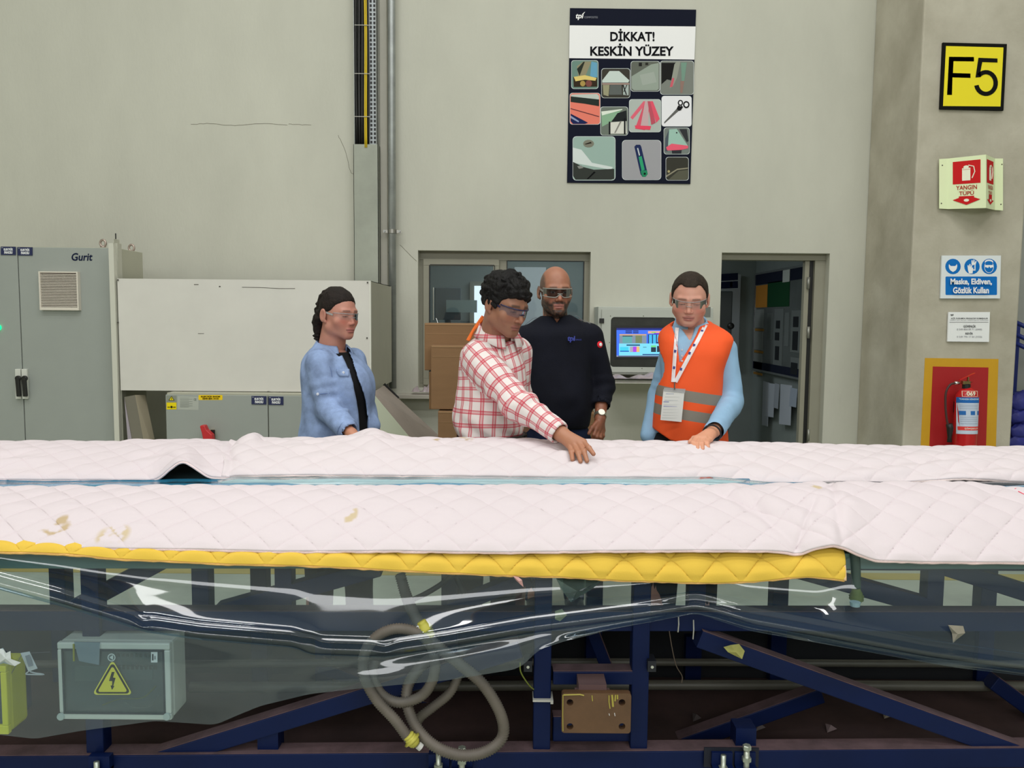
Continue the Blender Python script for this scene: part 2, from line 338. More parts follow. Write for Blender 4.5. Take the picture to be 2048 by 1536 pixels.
# ---------------- cable tray, cover, pipe
TY = WY-.10
gal = mat('galvanised_steel', (140,144,142), .42, .55, var=.22, vscale=7, k=1.3)
tr = thing('cable_tray', W(732, 0, TY), 'open vertical cable tray of perforated steel with black and yellow cables, above its metal cover', 'cable tray')
xa, xb = x_at(707, 0, TY), x_at(757, 288, TY); xa = min(xa, x_at(707, 280, TY)); zc = z_at(289, 732, TY); zt = 5.2
def tx(p): return W(p, 290, TY)[0] + 0
L_, R_ = tx(708.5), tx(753)
mb = MB().box((L_, TY+.085, zc), (R_, TY+.09, zt)).box((L_, TY, zc), (L_+.004, TY+.09, zt)).box((R_-.004, TY, zc), (R_, TY+.09, zt))
mb.build('tray_channel', gal, tr)
mb = MB()
pw = tx(745)-.02
for i in range(78):
    z = zc+.02+i*.034
    for x in (tx(739), tx(746)): mb.box((x, TY+.045, z), (x+.016, TY+.0475, z+.020))
MB().box((tx(736), TY+.048, zc), (R_-.004, TY+.05, zt)).build('perforated_plate', mat('plate', (150,156,158), .4, .5, k=1.2), tr)
mb.build('slots', blk, tr, kind='stuff')
for i, (p, r, c) in enumerate(((712, .011, (26,26,26)), (718, .013, (32,31,30)), (724, .012, (24,24,24)), (731, .010, (36,36,34)), (735, .009, (30,30,30)))):
    P = [np.array([tx(p)+.004*math.sin(z*3+i), TY+.03+.01*(i % 2), z]) for z in np.arange(zc, zt, .25)]
    MB().tube(P, r, n=8).build('cable', mat('cable_%d' % i, c, .5, var=.2), tr, smooth=True, label='black cable')
ym = mat('yellow_cable', (196,170,20), .45, k=1.3)
for k, (a, b) in enumerate((((728, 0), (731.5, 289)), ((731, 0), (734.5, 289)))):
    P = [W(a[0]+(b[0]-a[0])*t+1.2*math.sin(4*t+1), a[1]+(b[1]+6-a[1])*t, TY-.012) for t in np.linspace(-.6, 1, 22)]
    MB().tube(P, .0055, n=6).build('cable', ym, tr, smooth=True, label='yellow cable')
for py in (50, 147, 233):
    A = W(709, py, TY-.02); B = W(741, py+.5, TY-.02); MB().tube([A, B], .003, n=6).build('cable_tie', mat('tie', (190,188,180), .5), tr)
cv = MB(); A = W(707.5, 289, TY); zb = z_at(800, 757, TY)
cv.box((L_-.006, TY-.01, .3), (R_+.014, TY+.0, zc)).box((R_+.010, TY-.01, .3), (R_+.014, WY-.008, zc)).box((L_-.006, TY-.01, .3), (L_-.002, WY-.008, zc))
cv.build('cable_tray_cover', mat('tray_cover', (136,140,129), .5, .15, var=.14, vscale=4, k=1.35), label='grey-green sheet metal cover of the cable duct, below the open cables', cat='duct cover')
mb = MB().box((R_+.02, WY-.035, 0), (W(776, 400, WY)[0], WY, 7.8)); mb.build('shade_strip_1', mat('shade_strip_grey', (148,146,136), .7, var=.06, k=1.35), kind='structure')  # strip built for wall shading beside the pipe; the darker tone is colour
pp = thing('steel_pipe', (W(784, 400, WY-.08)[0], WY-.08, 0), 'vertical galvanised steel pipe running up the wall beside the cable tray', 'pipe')
px_ = W(785, 640, WY-.08)[0]
MB().tube([(px_, WY-.08, .9), (px_, WY-.08, 3.2), (px_, WY-.08, 7.7)], .031, n=20).build('pipe', gal, pp, smooth=True)
c = np.array([px_, WY-.08, W(784, 463, WY-.08)[2]])
MB().lathe(c, [(.033, -.018), (.038, -.016), (.038, .016), (.033, .018)]).box(c+[-.075, -.006, -.012], c+[.075, .006, .012]).build('pipe_clamp', mat('clamp_steel', (150,148,142), .35, .8), pp)
for s in (-1, 1): MB().lathe(c+[s*.062, -.006, 0], [(.008, 0), (.008, .012)], None, 6, (0, -1, 0)).build('bolt', gal, pp)
# ---------------- poster
POY = WY-.012
po = thing('warning_poster', W(1262, 366, POY), 'tall navy and white warning poster with twelve small pictures, high on the wall', 'poster')
def z4(x, y): return (1100+x/4.0406, y/4.0421)
def q4(l): return [z4(x, y) for x, y in l]
pj = on_plane(POY)
MB().prism([pj(*z4(162,65)), pj(*z4(1181,78)), pj(*z4(1134,1486)), pj(*z4(138,1476))], (0, .01, 0)).build('backing_board', mat('poster_navy', (22,26,42), .8, k=1.0, spec=.12), po)
prints('title_band', po, pj, [(q4([(158,205),(1177,214),(1167,482),(155,470)]), (214,214,220))])
text(po, 'tpi', [*z4(200,108), *z4(262,162)], pj, (225,225,228), bold=.03, slant=3); 
text(po, 'COMPOSITES', [*z4(277,132), *z4(386,147)], pj, (130,132,140)); prints('logo_stroke', po, pj, [(q4([(256,118),(278,97),(284,97),(264,120)]), (225,225,228))])
text(po, 'DİKKAT!', [*z4(487,232), *z4(845,334)], pj, (16,16,22), bold=.03)
text(po, 'KESKİN YÜZEY', [*z4(325,350), *z4(1000,452)], pj, (16,16,22), bold=.03)
def pic(x0, y0, x1, y1, base, shapes, r=22):
    # shapes given in unit coordinates of the picture
    L = [(q4(rrect(x0-3, y0-3, x1+3, y1+3, r)), (186,192,192)), (q4(rrect(x0, y0, x1, y1, r)), base)]
    for pts, c in shapes: L.append((q4([(x0+(x1-x0)*a, y0+(y1-y0)*b) for a, b in pts]), c))
    prints('picture', po, pj, L, .0004)
R_2 = lambda a, b, c, d: [(a, b), (c, b), (c, d), (a, d)]
pic(175,490,388,716,(96,122,112),[([(.2,.2),(.45,.03),(.75,.03),(.5,.6),(.25,.55)],(128,122,98)),([(.3,.2),(.45,.04),(.5,.04),(.3,.55),(.2,.3)],(50,56,48)),([(.75,.03),(.97,.08),(.97,.65),(.7,.55)],(92,142,168)),([(.06,.58),(.97,.6),(.97,.93),(.08,.94)],(62,50,38)),([(.08,.58),(.5,.52),(.95,.62),(.9,.72),(.5,.68),(.15,.74)],(196,176,104)),(circ(.42,.82,.1),(150,128,70)),(circ(.65,.82,.12),(110,66,60))])
pic(418,555,645,790,(70,68,60),[([(.02,.4),(.28,.08),(.62,.08),(.98,.4),(.95,.48),(.02,.48)],(176,188,182)),([(.02,.5),(.98,.5),(.98,.55),(.02,.55)],(150,128,120)),([(.04,.56),(.28,.56),(.24,.95),(.06,.9)],(136,134,108)),([(.3,.56),(.7,.56),(.72,.9),(.26,.9)],(84,88,86)),([(.76,.56),(.96,.56),(.96,.92),(.76,.9)],(150,160,156)),([(.74,.56),(.78,.56),(.9,.9),(.86,.9)],(30,30,32)),([(.88,.56),(.91,.56),(.8,.8),(.77,.8)],(30,30,32))])
pic(655,497,886,737,(88,92,84),[([(.02,.5),(.7,.1),(.97,.05),(.97,.92),(.9,.97),(.1,.97),(.02,.9)],(132,142,132)),([(.3,.45),(.8,.35),(.9,.7),(.4,.8)],(142,150,142)),(R_2(.27,.04,.38,.16),(40,40,38)),(R_2(.5,.04,.6,.12),(50,50,46))])
pic(893,494,1160,762,(110,114,108),[([(.03,.05),(.45,.05),(.38,.6),(.2,.55),(.03,.7)],(34,34,34)),([(.42,.1),(.48,.02),(.6,.02),(.5,.5),(.38,.75),(.28,.82)],(132,136,126)),([(.36,.5),(.42,.52),(.36,.78),(.28,.78)],(180,84,96)),([(.62,.04),(.8,.04),(.72,.6),(.64,.6)],(104,132,118)),([(.6,.6),(.72,.6),(.66,.96),(.6,.96)],(128,104,96))])
pic(162,754,404,1004,(204,112,96),[([(.05,.04),(.9,.02),(.97,.08),(.97,.2),(.02,.1)],(168,176,170)),([(.02,.1),(.97,.2),(.97,.42),(.5,.34),(.02,.28)],(46,56,52)),([(.02,.48),(.97,.74),(.97,.77),(.02,.51)],(96,52,56)),([(.02,.66),(.6,.95),(.5,.99),(.1,.99),(.02,.9)],(34,44,92)),([(.02,.72),(.3,.9),(.28,.94),(.02,.8)],(130,140,170))])
pic(410,865,628,1092,(96,104,96),[([(.02,.18),(.8,.08),(.35,.55),(.05,.7)],(122,156,128)),([(.02,.16),(.8,.07),(.8,.1),(.05,.3)],(196,204,192)),([(.35,.55),(.95,.5),(.97,.95),(.35,.95)],(190,190,182)),([(.62,.22),(.95,.12),(.97,.5),(.4,.52)],(40,44,46)),(R_2(.3,.52,.36,.97),(34,34,38)),(R_2(.86,.4,.92,.97),(28,28,32)),([(.72,.5),(.78,.5),(.55,.92),(.5,.92)],(120,118,112))])
pic(642,805,894,1066,(156,164,158),[([(.45,.05),(.6,.05),(.1,.62),(.03,.55)],(196,92,108)),([(.5,.05),(.7,.05),(.5,.95),(.18,.9)],(190,80,96)),([(.5,.05),(.62,.05),(.6,.9),(.35,.86)],(176,150,152)),([(.62,.05),(.75,.05),(.97,.6),(.86,.72)],(200,78,96)),([(.17,.8),(.7,.82),(.66,.94),(.2,.9)],(206,66,88)),([(.58,.05),(.66,.05),(.84,.72),(.7,.78)],(168,74,88))])
pic(904,778,1142,1020,(206,206,212),[([(.08,.92),(.08,.86),(.5,.42),(.62,.45)],(88,88,86)),([(.5,.42),(.56,.3),(.68,.36),(.6,.5)],(30,30,32)),(circ(.63,.22,.09,16,.1),(26,26,30)),(circ(.63,.22,.05,16,.06),(206,206,212)),(circ(.83,.28,.11,16,.12),(26,26,30)),(circ(.83,.28,.065,16,.07),(206,206,212)),([(.6,.45),(.66,.3),(.72,.36),(.64,.48)],(26,26,30))])
pic(922,1035,1126,1245,(104,112,108),[([(.2,.05),(.5,.03),(.95,.7),(.1,.85)],(140,172,160)),([(.05,.4),(.2,.04),(.14,.9),(.04,.9)],(70,78,86)),([(.6,.04),(.9,.04),(.97,.5),(.9,.55)],(60,62,66)),([(.08,.74),(.3,.6),(.95,.68),(.95,.78),(.6,.86),(.12,.86)],(206,84,104)),(circ(.5,.18,.03,8),(30,30,30)),([(.3,.86),(.7,.84),(.68,.98),(.32,.98)],(56,58,64))])
pic(186,1105,526,1456,(136,158,150),[([(.0,.25),(.2,.3),(.45,.6),(.95,.7),(.9,.76),(.0,.6)],(186,194,192)),([(0,.58),(.25,.7),(.5,.76),(.98,.74),(.98,.97),(.9,.99),(.06,.99),(0,.9)],(62,66,62)),(circ(.37,.16,.13,14,.09),(112,112,100)),([(.27,.17),(.42,.12),(.45,.15),(.3,.18)],(44,36,30)),([(.5,.8),(.54,.82),(.36,.98),(.32,.98)],(20,20,22)),([(.1,.68),(.2,.66),(.25,.72),(.14,.74)],(120,122,118))],30)
pic(585,1135,896,1452,(140,140,144),[([(.31,.16),(.36,.11),(.46,.11),(.49,.16),(.66,.86),(.6,.93),(.52,.93),(.47,.86)],(40,52,96)),([(.42,.42),(.5,.4),(.58,.75),(.5,.78)],(44,140,100)),([(.47,.78),(.64,.76),(.66,.86),(.6,.93),(.52,.93)],(36,118,84)),([(.38,.2),(.41,.19),(.46,.38),(.43,.39)],(170,176,180)),(circ(.58,.85,.03,8),(14,40,34))],30)
pic(938,1272,1118,1456,(66,66,58),[([(.0,.8),(.5,.5),(.98,.45),(.98,.5),(.5,.56),(.0,.88)],(128,124,106)),([(.1,.98),(.55,.6),(.98,.55),(.98,.9),(.9,.98)],(80,80,68)),(circ(.12,.62,.06,8),(150,140,100))])
# ---------------- concrete column and its signs
CY = 6.0
cxl = W(1827, 445, CY)[0]; cxr = W(2041, 560, CY)[0]
MB().box((cxl, CY, 0), (cxr, WY, 7.8)).build('concrete_column', conc_m, label='raw concrete column carrying the yellow F5 sign at the right', cat='column', bevel=.012)
column_ = bpy.data.objects['concrete_column']
pj = on_plane(CY-.02)
def pxbox(name, x0, y0, x1, y1, Y, d, m, parent, bevel=0, label=None):
    A = W(x0, y0, Y); B = W(x1, y1, Y); return MB().box((A[0], Y, B[2]), (B[0], Y+d, A[2])).build(name, m, parent, bevel=bevel, label=label)
s = thing('bay_sign', W(1946, 220, CY-.02), 'yellow square F5 bay sign with black border, top of the column', 'sign')
MB().prism([pj(1886,85), pj(2014,88), pj(2007,221), pj(1880,218)], (0, .015, 0)).build('board', mat('sign_black', (20,20,18), .8, spec=.12), s)
prints('yellow_field', s, pj, [([(1892,92),(2007,95),(2001,213),(1886,212)], (206,192,42))])
prints('letter', s, pj, [([(1898,113.5),(1948,114),(1948,123),(1907,122.5),(1906,146),(1941,147),(1941,156),(1905,155),(1904,190),(1894,190)], (18,18,16))])
five = [(1957,116),(1995,117),(1995,125),(1965,124),(1960,144)]
arc = [(1972+24*math.cos(a), 166+26*math.sin(a)) for a in np.radians(np.linspace(-137, 168, 22))]
arc2 = [(1972+15*math.cos(a), 166+17.5*math.sin(a)) for a in np.radians(np.linspace(-137, 168, 22))]
m5 = MB(); oo = .003
for i in range(21): m5.add([pj(*arc[i], oo), pj(*arc[i+1], oo), pj(*arc2[i+1], oo), pj(*arc2[i], oo)], [(0,1,2,3)], flat((18,18,16)))
m5.add([pj(x, y, oo) for x, y in [(1957,115.5),(1995,117),(1995,125),(1964.5,124),(1961,143),(1961.5,154),(1951,155)]], [tuple(range(7))], flat((18,18,16)))
m5.build('letter', None, s)
# folded extinguisher sign
s = thing('extinguisher_sign', W(1940, 418, CY-.02), 'pale green folded fire extinguisher sign standing off the column', 'sign')
lum = mat('photoluminescent_sheet', (206,222,176), .5, k=1.35)
xs = [(1878.5, 318, 417, .01), (1896, 317, 418, .01), (1972, 309, 416, .17), (1990, 317, 420, .01), (2006, 317, 421, .01)]
cols = [(W(x, a, CY-.02-o), W(x, b, CY-.02-o)) for x, a, b, o in xs]
mb = MB()
for i in range(4):
    (a, b), (c, d) = cols[i], cols[i+1]; mb.prism([a, c, d, b], (0, .003, 0))
mb.build('folded_sheet', lum, s)
def fold(i, extra):
    (a, b), (c, d) = cols[i], cols[i+1]
    n = np.cross(c-a, b-a); n /= np.linalg.norm(n); n = -n if n[1] > 0 else n
    def f(u, v, o=0): return (a*(1-u)+c*u)*(1-v) + (b*(1-u)+d*u)*v + n*(.001+o)
    return f
for fi, nm in ((1, 'face'), (2, 'side')):
    f = fold(fi, 0); u0, u1 = (.13, .86) if fi == 1 else (.08, .80)
    rect = lambda a, b, c, d: [(a, b), (c, b), (c, d), (a, d)]
    um = (u0+u1)/2; hw = (u1-u0)/2
    prints('pictogram', s, f, [(rect(u0, .08, u1, .52), (176,30,32)), (rect(um-.16*hw*2, .22, um+.14*hw*2, .46), (214,222,190)), (circ(um-.01, .2, .1*hw*2, 12, .03), (214,222,190)), (rect(um-.15*hw*2, .245, um+.13*hw*2, .25), (176,30,32)),
        ([(u0, .83), (um-.2, .79), (um-.2, .76), (um+.2, .76), (um+.2, .79), (u1, .83), (um, .93)] if fi == 1 else [(u0, .83), (um-.15, .83), (um-.15, .73), (um+.15, .73), (um+.15, .83), (u1, .83), (um, .92)], (176,30,32)), (circ(um, .84, .07, 12, .028), (214,222,190))])
    mb = MB(); hz = f(um+.12, .17); mb.tube([f(um+.05, .17, .002), f(um+.26*hw*2, .2, .002), f(um+.3*hw*2, .3, .002), f(um+.2*hw*2, .42, .002)], .0035, flat((214,222,190)), 5); mb.build('pictogram', None, s)
    mb = MB(); g = (150,40,30)
    letters(mb, 'YANGIN', (u0+.09, .55, u1-.09, .635), f, flat(g), .002, .015); mb.build('lettering', None, s); mb = MB(); letters(mb, 'TÜPÜ', (u0+.17, .65, u1-.17, .74), f, flat(g), .002, .015); mb.build('lettering', None, s)
for x, y in ((1884,331),(1882,407),(2003,329),(2001,409)): MB().lathe(W(x, y, CY-.025), [(.006, 0), (.005, .006)], None, 8, (0, -1, 0)).build('screw', mat('screw', (90,90,70), .4, .5), s)
# PPE sign
s = thing('protective_gear_sign', W(1941, 597, CY-.02), 'white sign with three blue mask, glove and goggle discs on the column', 'sign')
MB().prism([pj(1884,511), pj(2002,511), pj(2000,597), pj(1881,597)], (0, .015, 0)).build('board', mat('sign_white', (206,212,214), .4, k=1.3), s)
bl = (18,98,168)
wh = (214,222,226)
prints('text_field', s, pj, [(rrect(1891,553,1994,590,2), bl)])
L = [(circ(1906,533,15.5), bl)]; L += [(circ(1906,532,8.5,16,11), wh), (circ(1906,527,7.5,14,6), bl), ([(1900,532),(1912,532),(1911,541),(1906,544),(1901,541)], wh), (circ(1906,526,9,12,4), bl)]
prints('pictogram', s, pj, L); L = [(circ(1944,533,15.5), bl)]
L += [([(1936,540),(1935,531),(1937,530),(1938,534),(1939,528),(1941,528),(1941,534),(1943,529),(1944,530),(1944,536),(1947,534),(1946,540),(1945,547),(1938,547)], wh), ([(1943,528),(1943,521),(1945,520),(1946,526),(1947,519),(1949,520),(1949,526),(1952,521),(1953,523),(1951,530),(1951,541),(1946,541),(1947,533)], wh), ([(1945,531),(1949,529),(1949,539),(1947,539)], bl)]
prints('pictogram', s, pj, L); L = [(circ(1978.5,533,15.5), bl)]
L += [(circ(1978,534,9.5,18,12), wh), (circ(1978,534,8.6,18,11), bl), (circ(1978,524,8.5,14,5), wh), (circ(1978,526,7.6,14,4), bl), ([(1970,530),(1987,530),(1987,534),(1980.5,536),(1978.5,532.5),(1976.5,536),(1970,534)], wh)]
prints('pictogram', s, pj, L)
mb = MB(); letters(mb, 'Maske, Eldiven,', (1901,557,1984,571), pj, flat(wh), .018, .035); mb.build('lettering', None, s); mb = MB(); letters(mb, 'Gözlük Kullan', (1906,574,1978,587), pj, flat(wh), .018, .035); mb.build('lettering', None, s)
# contact sheet
s = thing('contact_sheet', W(1938, 684, CY-.02), 'small white printed sheet with phone numbers, below the blue discs sign', 'sheet')
MB().prism([pj(1897,624), pj(1980,624), pj(1978,684), pj(1895,683)], (0, .012, 0)).build('sheet', mat('paper_white', (214,216,220), .6, k=1.35), s)
mb = MB(); ink = flat((60,60,66)); ink2 = flat((110,110,118))
letters(mb, 'tpi', (1901,628,1907,632), pj, ink, .004, .03); letters(mb, 'ACİL DURUMDA ARANACAK NUMARALAR', (1902,634.5,1976,638), pj, ink, .004, .02); letters(mb, 'Lütfen acil durum telefonlarını kullanınız', (1900,639,1977,641), pj, ink2, .004)
mb.add([pj(1899,644,.004), pj(1977,644,.004), pj(1977,644.6,.004), pj(1899,644.6,.004)], [(0,1,2,3)], ink)
letters(mb, 'GÜVENLİK', (1927,649,1952,655), pj, ink, .004, .02); letters(mb, '0 549 804 00 71 (4444)', (1914,657,1964,661.5), pj, ink2, .004); letters(mb, 'REVİR', (1931,664,1946,669), pj, ink, .004, .02); letters(mb, '0 549 795 17 54 (3333)', (1914,672,1964,676), pj, ink2, .004); mb.build('lettering', None, s)
# painted backing
pk = on_plane(CY-.002)
mb = MB(); mb.prism([pk(1850,716), pk(1997,718), pk(1990,960), pk(1838,960)], (0, .004, 0), mat('yellow_wall_paint', (184,140,22), .6, k=1.35, var=.05))
mb.prism([pk(1866,733,.003), pk(1977,735,.003), pk(1970,960,.003), pk(1856,960,.003)], (0, .003, 0), mat('red_wall_paint', (150,20,24), .5, k=1.35))
o = mb.build('paint_panel', None, column_, label='red rectangle with yellow border painted on the column'); fixn(o)
# fire extinguisher
EY = 5.87
c = W(1931, 800, EY); ex = thing('fire_extinguisher', W(1931, 900, EY), 'red fire extinguisher numbered 069 hung on the column', 'fire extinguisher')
top = W(1921, 774, EY); bx = W(1931, 850, EY)[0]; R = (1951-1908)/2/F*EY; zt = top[2]
red = mat('red_enamel', (172,20,26), .25, k=1.3)
MB().lathe((bx, EY, zt), [(0, 0), (R*.35, -.004), (R*.75, -.03), (R*.95, -.06), (R, -.09), (R, -.56), (R*.9, -.60), (0, -.60)], None, 32).build('cylinder', red, ex, smooth=True)
MB().lathe((bx-.01, EY, zt-.01), [(.028, 0), (.028, .03), (.02, .035)], None, 16).build('neck_ring', blk, ex)
hx = bx-.02
MB().box((hx-.025, EY-.02, zt+.02), (hx+.03, EY+.02, zt+.045)).box((hx+.015, EY-.01, zt+.045), (hx+.025, EY+.01, zt+.075)).build('valve', mat('valve_brass', (150,130,90), .3, .9), ex, bevel=.004)
MB().box((bx-.03, EY+R-.01, zt-.2), (bx+.03, CY-.01, zt-.12)).build('wall_bracket', blk, ex)
MB().beam(W(1919, 760, EY), W(1950, 746, EY), .022, .006).build('lever', red, ex, bevel=.002)
MB().beam(W(1922, 767, EY), W(1944, 764, EY), .02, .006).build('grip', mat('dark_red', (120,18,20), .4), ex, bevel=.002)
MB().tube([W(1909, 766, EY-.01), W(1918, 766, EY-.01)], .012, n=12).build('fitting', mat('bright_chrome', (225,228,230), .2, 1), ex, smooth=True)
P = spline([W(x, y, EY-.03) for x, y in ((1910,766),(1900,770),(1892,785),(1891,810),(1893,835),(1897,855),(1899,870))], 8)
MB().tube(P, .008, n=10).build('hose', mat('hose_rubber', (70,40,38), .5), ex, smooth=True)
P = [W(1898, 848, EY-.03), W(1900, 856, EY-.03), W(1899, 875, EY-.03), W(1899, 884, EY-.03)]
MB().tube(P, [.022, .024, .014, .018], n=12).build('nozzle', blk, ex, smooth=True)
def cyl(px, py, o=0):
    p = W(px, py, EY); x = p[0]-bx; x = max(-R*.999, min(R*.999, x)); y = -math.sqrt(R*R-x*x); s_ = (R+.0024+o)/R
    q = W(px, py, EY+y*.6); return np.array([bx+x*s_, EY+y*s_, q[2]])
def cylrect(mb, x0, y0, x1, y1, c, o):
    n = 40; G = np.array([[cyl(x0+(x1-x0)*i/n, y0+(y1-y0)*j, o) for j in (0, 1)] for i in range(n+1)]); mb.grid(G, flat(c))
mb = MB(); cylrect(mb, 1909.5, 794, 1948, 867, (172,182,198), 0); cylrect(mb, 1909.5, 794, 1948, 805, (36,92,158), .0004)
for a in (1913, 1929, 1943): cylrect(mb, a, 821, min(1948, a+8.5), 829, (44,96,158), .0004)
cylrect(mb, 1911, 852, 1948, 859.5, (196,60,56), .0004)
for y in (809, 812, 816, 833, 837, 841, 846): cylrect(mb, 1914, y, 1944, y+.8, (140,150,168), .0004)
mb.build('label_sticker', None, ex)
mb = MB(); letters(mb, '069', (1923,782,1938,791), cyl, flat((222,206,186)), .001, .03); letters(mb, 'YANGIN SÖNDÜRME', (1914,795.5,1946,799), cyl, flat((180,200,220)), .0012, .03); letters(mb, 'ŞİMŞEKLER', (1919,853.5,1946,858), cyl, flat((230,190,180)), .0012, .03)
for r_ in ((1917,781,1943,781.8),(1917,792,1943,792.8),(1917,781,1918,792.8),(1942,781,1943,792.8)): cylrect(mb, *r_, (214,180,165), .0006)
mb.build('lettering', None, ex)
# ---------------- blue rack at the far right
rk = thing('storage_rack', (W(2046, 700, 6.4)[0], 6.4, 0), 'blue painted steel rack behind the column at the right edge', 'rack')
bs = mat('rack_blue', (22,38,110), .45, k=1.2)
X0 = W(2038, 700, 6.4)[0]-.03
for (x, y) in ((X0+.12, 6.3), (X0+.95, 6.3), (X0+.12, 6.62)): MB().box((x, y, 0), (x+.05, y+.05, W(2046, 645, 6.3)[2])).build('post', bs, rk)
for py in (648, 672, 690): a = W(2030, py-4, 6.35); MB().tube([a, a+[.12, -.03, -.06], a+[.95, -.03, -.06]], .018, n=8).build('rail', bs, rk, smooth=True)
MB().box((X0, 6.3, .9), (X0+1, 6.66, .93)).build('shelf', bs, rk)
bb = mat('blue_bag', (40,44,130), .6, var=.3, vscale=10, bump=.6, bscale=12)
for i, (px, py, r) in enumerate(((2052,805,26),(2046,832,24),(2056,862,28),(2044,885,24))):
    c = W(px, py, 6.15); rr = r/F*6.15; g = []
    u = np.linspace(0, math.pi, 13); v = np.linspace(0, 2*math.pi, 21)
    G = np.array([[[c[0]+1.5*rr*math.sin(a)*math.cos(b)*(1+.12*math.sin(3*b+i)), c[1]+rr*.5*math.sin(a)*math.sin(b), c[2]+rr*.75*math.cos(a)*(1+.1*math.sin(4*b+i))+.012*math.sin(5*a+3*b+i)+.010*math.sin(9*b+2*a)] for b in v] for a in u])
    MB().grid(G).build('cloth_bundle', bb, smooth=True, label=['topmost blue cloth bundle stacked beside the column', 'second blue cloth bundle from the top beside the column', 'third blue cloth bundle from the top beside the column', 'lowest blue cloth bundle just above the quilt at the right edge'][i], cat='bundle', group='blue bundles beside the column')
# ================================================================ cabinets at the left
cab = mat('cabinet_grey', (134,139,134), .5, k=1.4, var=.03, bump=.08, bscale=200)
cab2 = mat('cabinet_side_grey', (150,150,134), .5, k=1.35, var=.03)
navy = (26,34,74)
KY = 5.7
tc_ = thing('electrical_cabinet', (W(120, 600, KY)[0], KY, 0), 'tall grey electrical cabinet with louvred vent and black door handles at the left', 'cabinet')
xr = W(222, 600, KY)[0]+.008; zt = W(200, 494, KY)[2]; xm = W(39, 600, KY)[0]; xl = xm-(xr-xm)
MB().box((xl-.02, KY+.02, 0), (xr+.01, KY+.47, zt)).build('body', cab2, tc_, bevel=.004)
for a, b in ((xl, xm-.003), (xm+.003, xr)): MB().box((a, KY, .06), (b, KY+.018, zt-.006)).build('cabinet_door', cab, tc_, bevel=.003)
MB().box((xr+.012, KY+.02, 0), (xr+.04, KY+.08, zt+.03)).box((xr+.012, KY+.02, 0), (xr+.016, KY+.1, zt+.06)).build('side_rail', mat('rail_grey', (165,165,152), .5, k=1.3), tc_)
pj = on_plane(KY)
for x0 in (29, 42):
    MB().prism([pj(x0+.5,738,.02), pj(x0+11.5,738,.02), pj(x0+13,798,.02), pj(x0+2,798,.02)], (0, .02, 0)).build('handle_plate', mat('handle_grey', (196,198,190), .4, k=1.2), tc_, bevel=.003)
    MB().beam(W(x0+6, 755, KY-.04), W(x0+9, 793, KY-.04), .028, .02, up=(0, 1, 0)).lathe(W(x0+5.5, 757, KY-.045), [(.02, 0), (.02, .02)], None, 14, (0, 1, 0)).build('handle', mat('handle_black', (26,26,26), .35), tc_, bevel=.004)
v = thing('x', (0, 0, 0), None, None); bpy.data.objects.remove(v)
A, B = W(83, 544, KY), W(162, 620, KY)
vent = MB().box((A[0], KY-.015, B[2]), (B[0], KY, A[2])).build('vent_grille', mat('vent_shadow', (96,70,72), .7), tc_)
mb = MB(); n = 22; H = A[2]-B[2]; fr = mat('vent_plastic', (196,190,178), .45, k=1.3)
for i in range(n):
    z = A[2]-.01-(H-.03)*i/(n-1); mb.prism([(A[0]+.006, KY-.014, z), (A[0]+.006, KY-.03, z-.005), (A[0]+.006, KY-.03, z-.009), (A[0]+.006, KY-.014, z-.004)], (B[0]-A[0]-.012, 0, 0))
fixn(mb.build('slat', fr, vent, kind='stuff'))
MB().box((A[0]-.003, KY-.034, A[2]-.006), (B[0]+.003, KY, A[2]+.003)).box((A[0]-.003, KY-.034, B[2]-.003), (B[0]+.003, KY, B[2]+.018)).box((A[0]-.0028, KY-.0338, B[2]+.018), (A[0]+.007, KY, A[2]-.006)).box((B[0]-.007, KY-.0338, B[2]+.018), (B[0]+.0028, KY, A[2]-.006)).build('vent_frame', fr, vent)
text(tc_, 'Gurit', (142,506,184,521.5), pj, (22,30,62), .002, .02, 2)
def nameplate(par, x, y, Y, w=29.5, h=17):
    q = on_plane(Y); MB().prism([q(x,y,.006), q(x+w,y+.4,.006), q(x+w,y+h,.006), q(x,y+h-.4,.006)], (0, .005, 0)).build('nameplate', mat('plate_navy', navy, .4, k=1.2), par)
    mb = MB(); letters(mb, 'ELEKTRİK', (x+6, y+2.2, x+w-5, y+8), q, flat((206,208,216)), .008, .04); letters(mb, 'PANOSU', (x+7, y+9.3, x+w-6, y+14.6), q, flat((206,208,216)), .008, .04); letters(mb, 'tpi', (x+1.3, y+1.5, x+4.5, y+3.2), q, flat((206,208,216)), .008); mb.build('lettering', None, par)
nameplate(tc_, 1.5, 493, KY); nameplate(tc_, 35, 494, KY)
c = W(-3, 655, KY); MB().lathe(c, [(.022, 0), (.022, .015), (.012, .022)], None, 16, (0, -1, 0)).build('indicator_lamp', mat('green_lamp', (0,214,130), .3, emit=2.0), tc_, smooth=True)
for px, py, yy in ((206, 484, KY+.05), (263, 490, KY+.42)):
    c = W(px, py+3, yy); c[2] = zt+.03; P = [c+[.02*math.cos(a), 0, .024*math.sin(a)] for a in np.linspace(0, 2*math.pi, 16, endpoint=False)]
    MB().tube(P, .008, closed=True, n=8).lathe((c[0], c[1], zt), [(.02, 0), (.018, .01)], None, 12).build('lifting_eye', mat('eye_zinc', (176,160,150), .35, .7), tc_, smooth=True)
MB().tube([(xr+.02, KY+.04, zt+.06), (xr+.02, KY+.04, zt+.1)], .004, n=6).build('rod', blk, tc_)
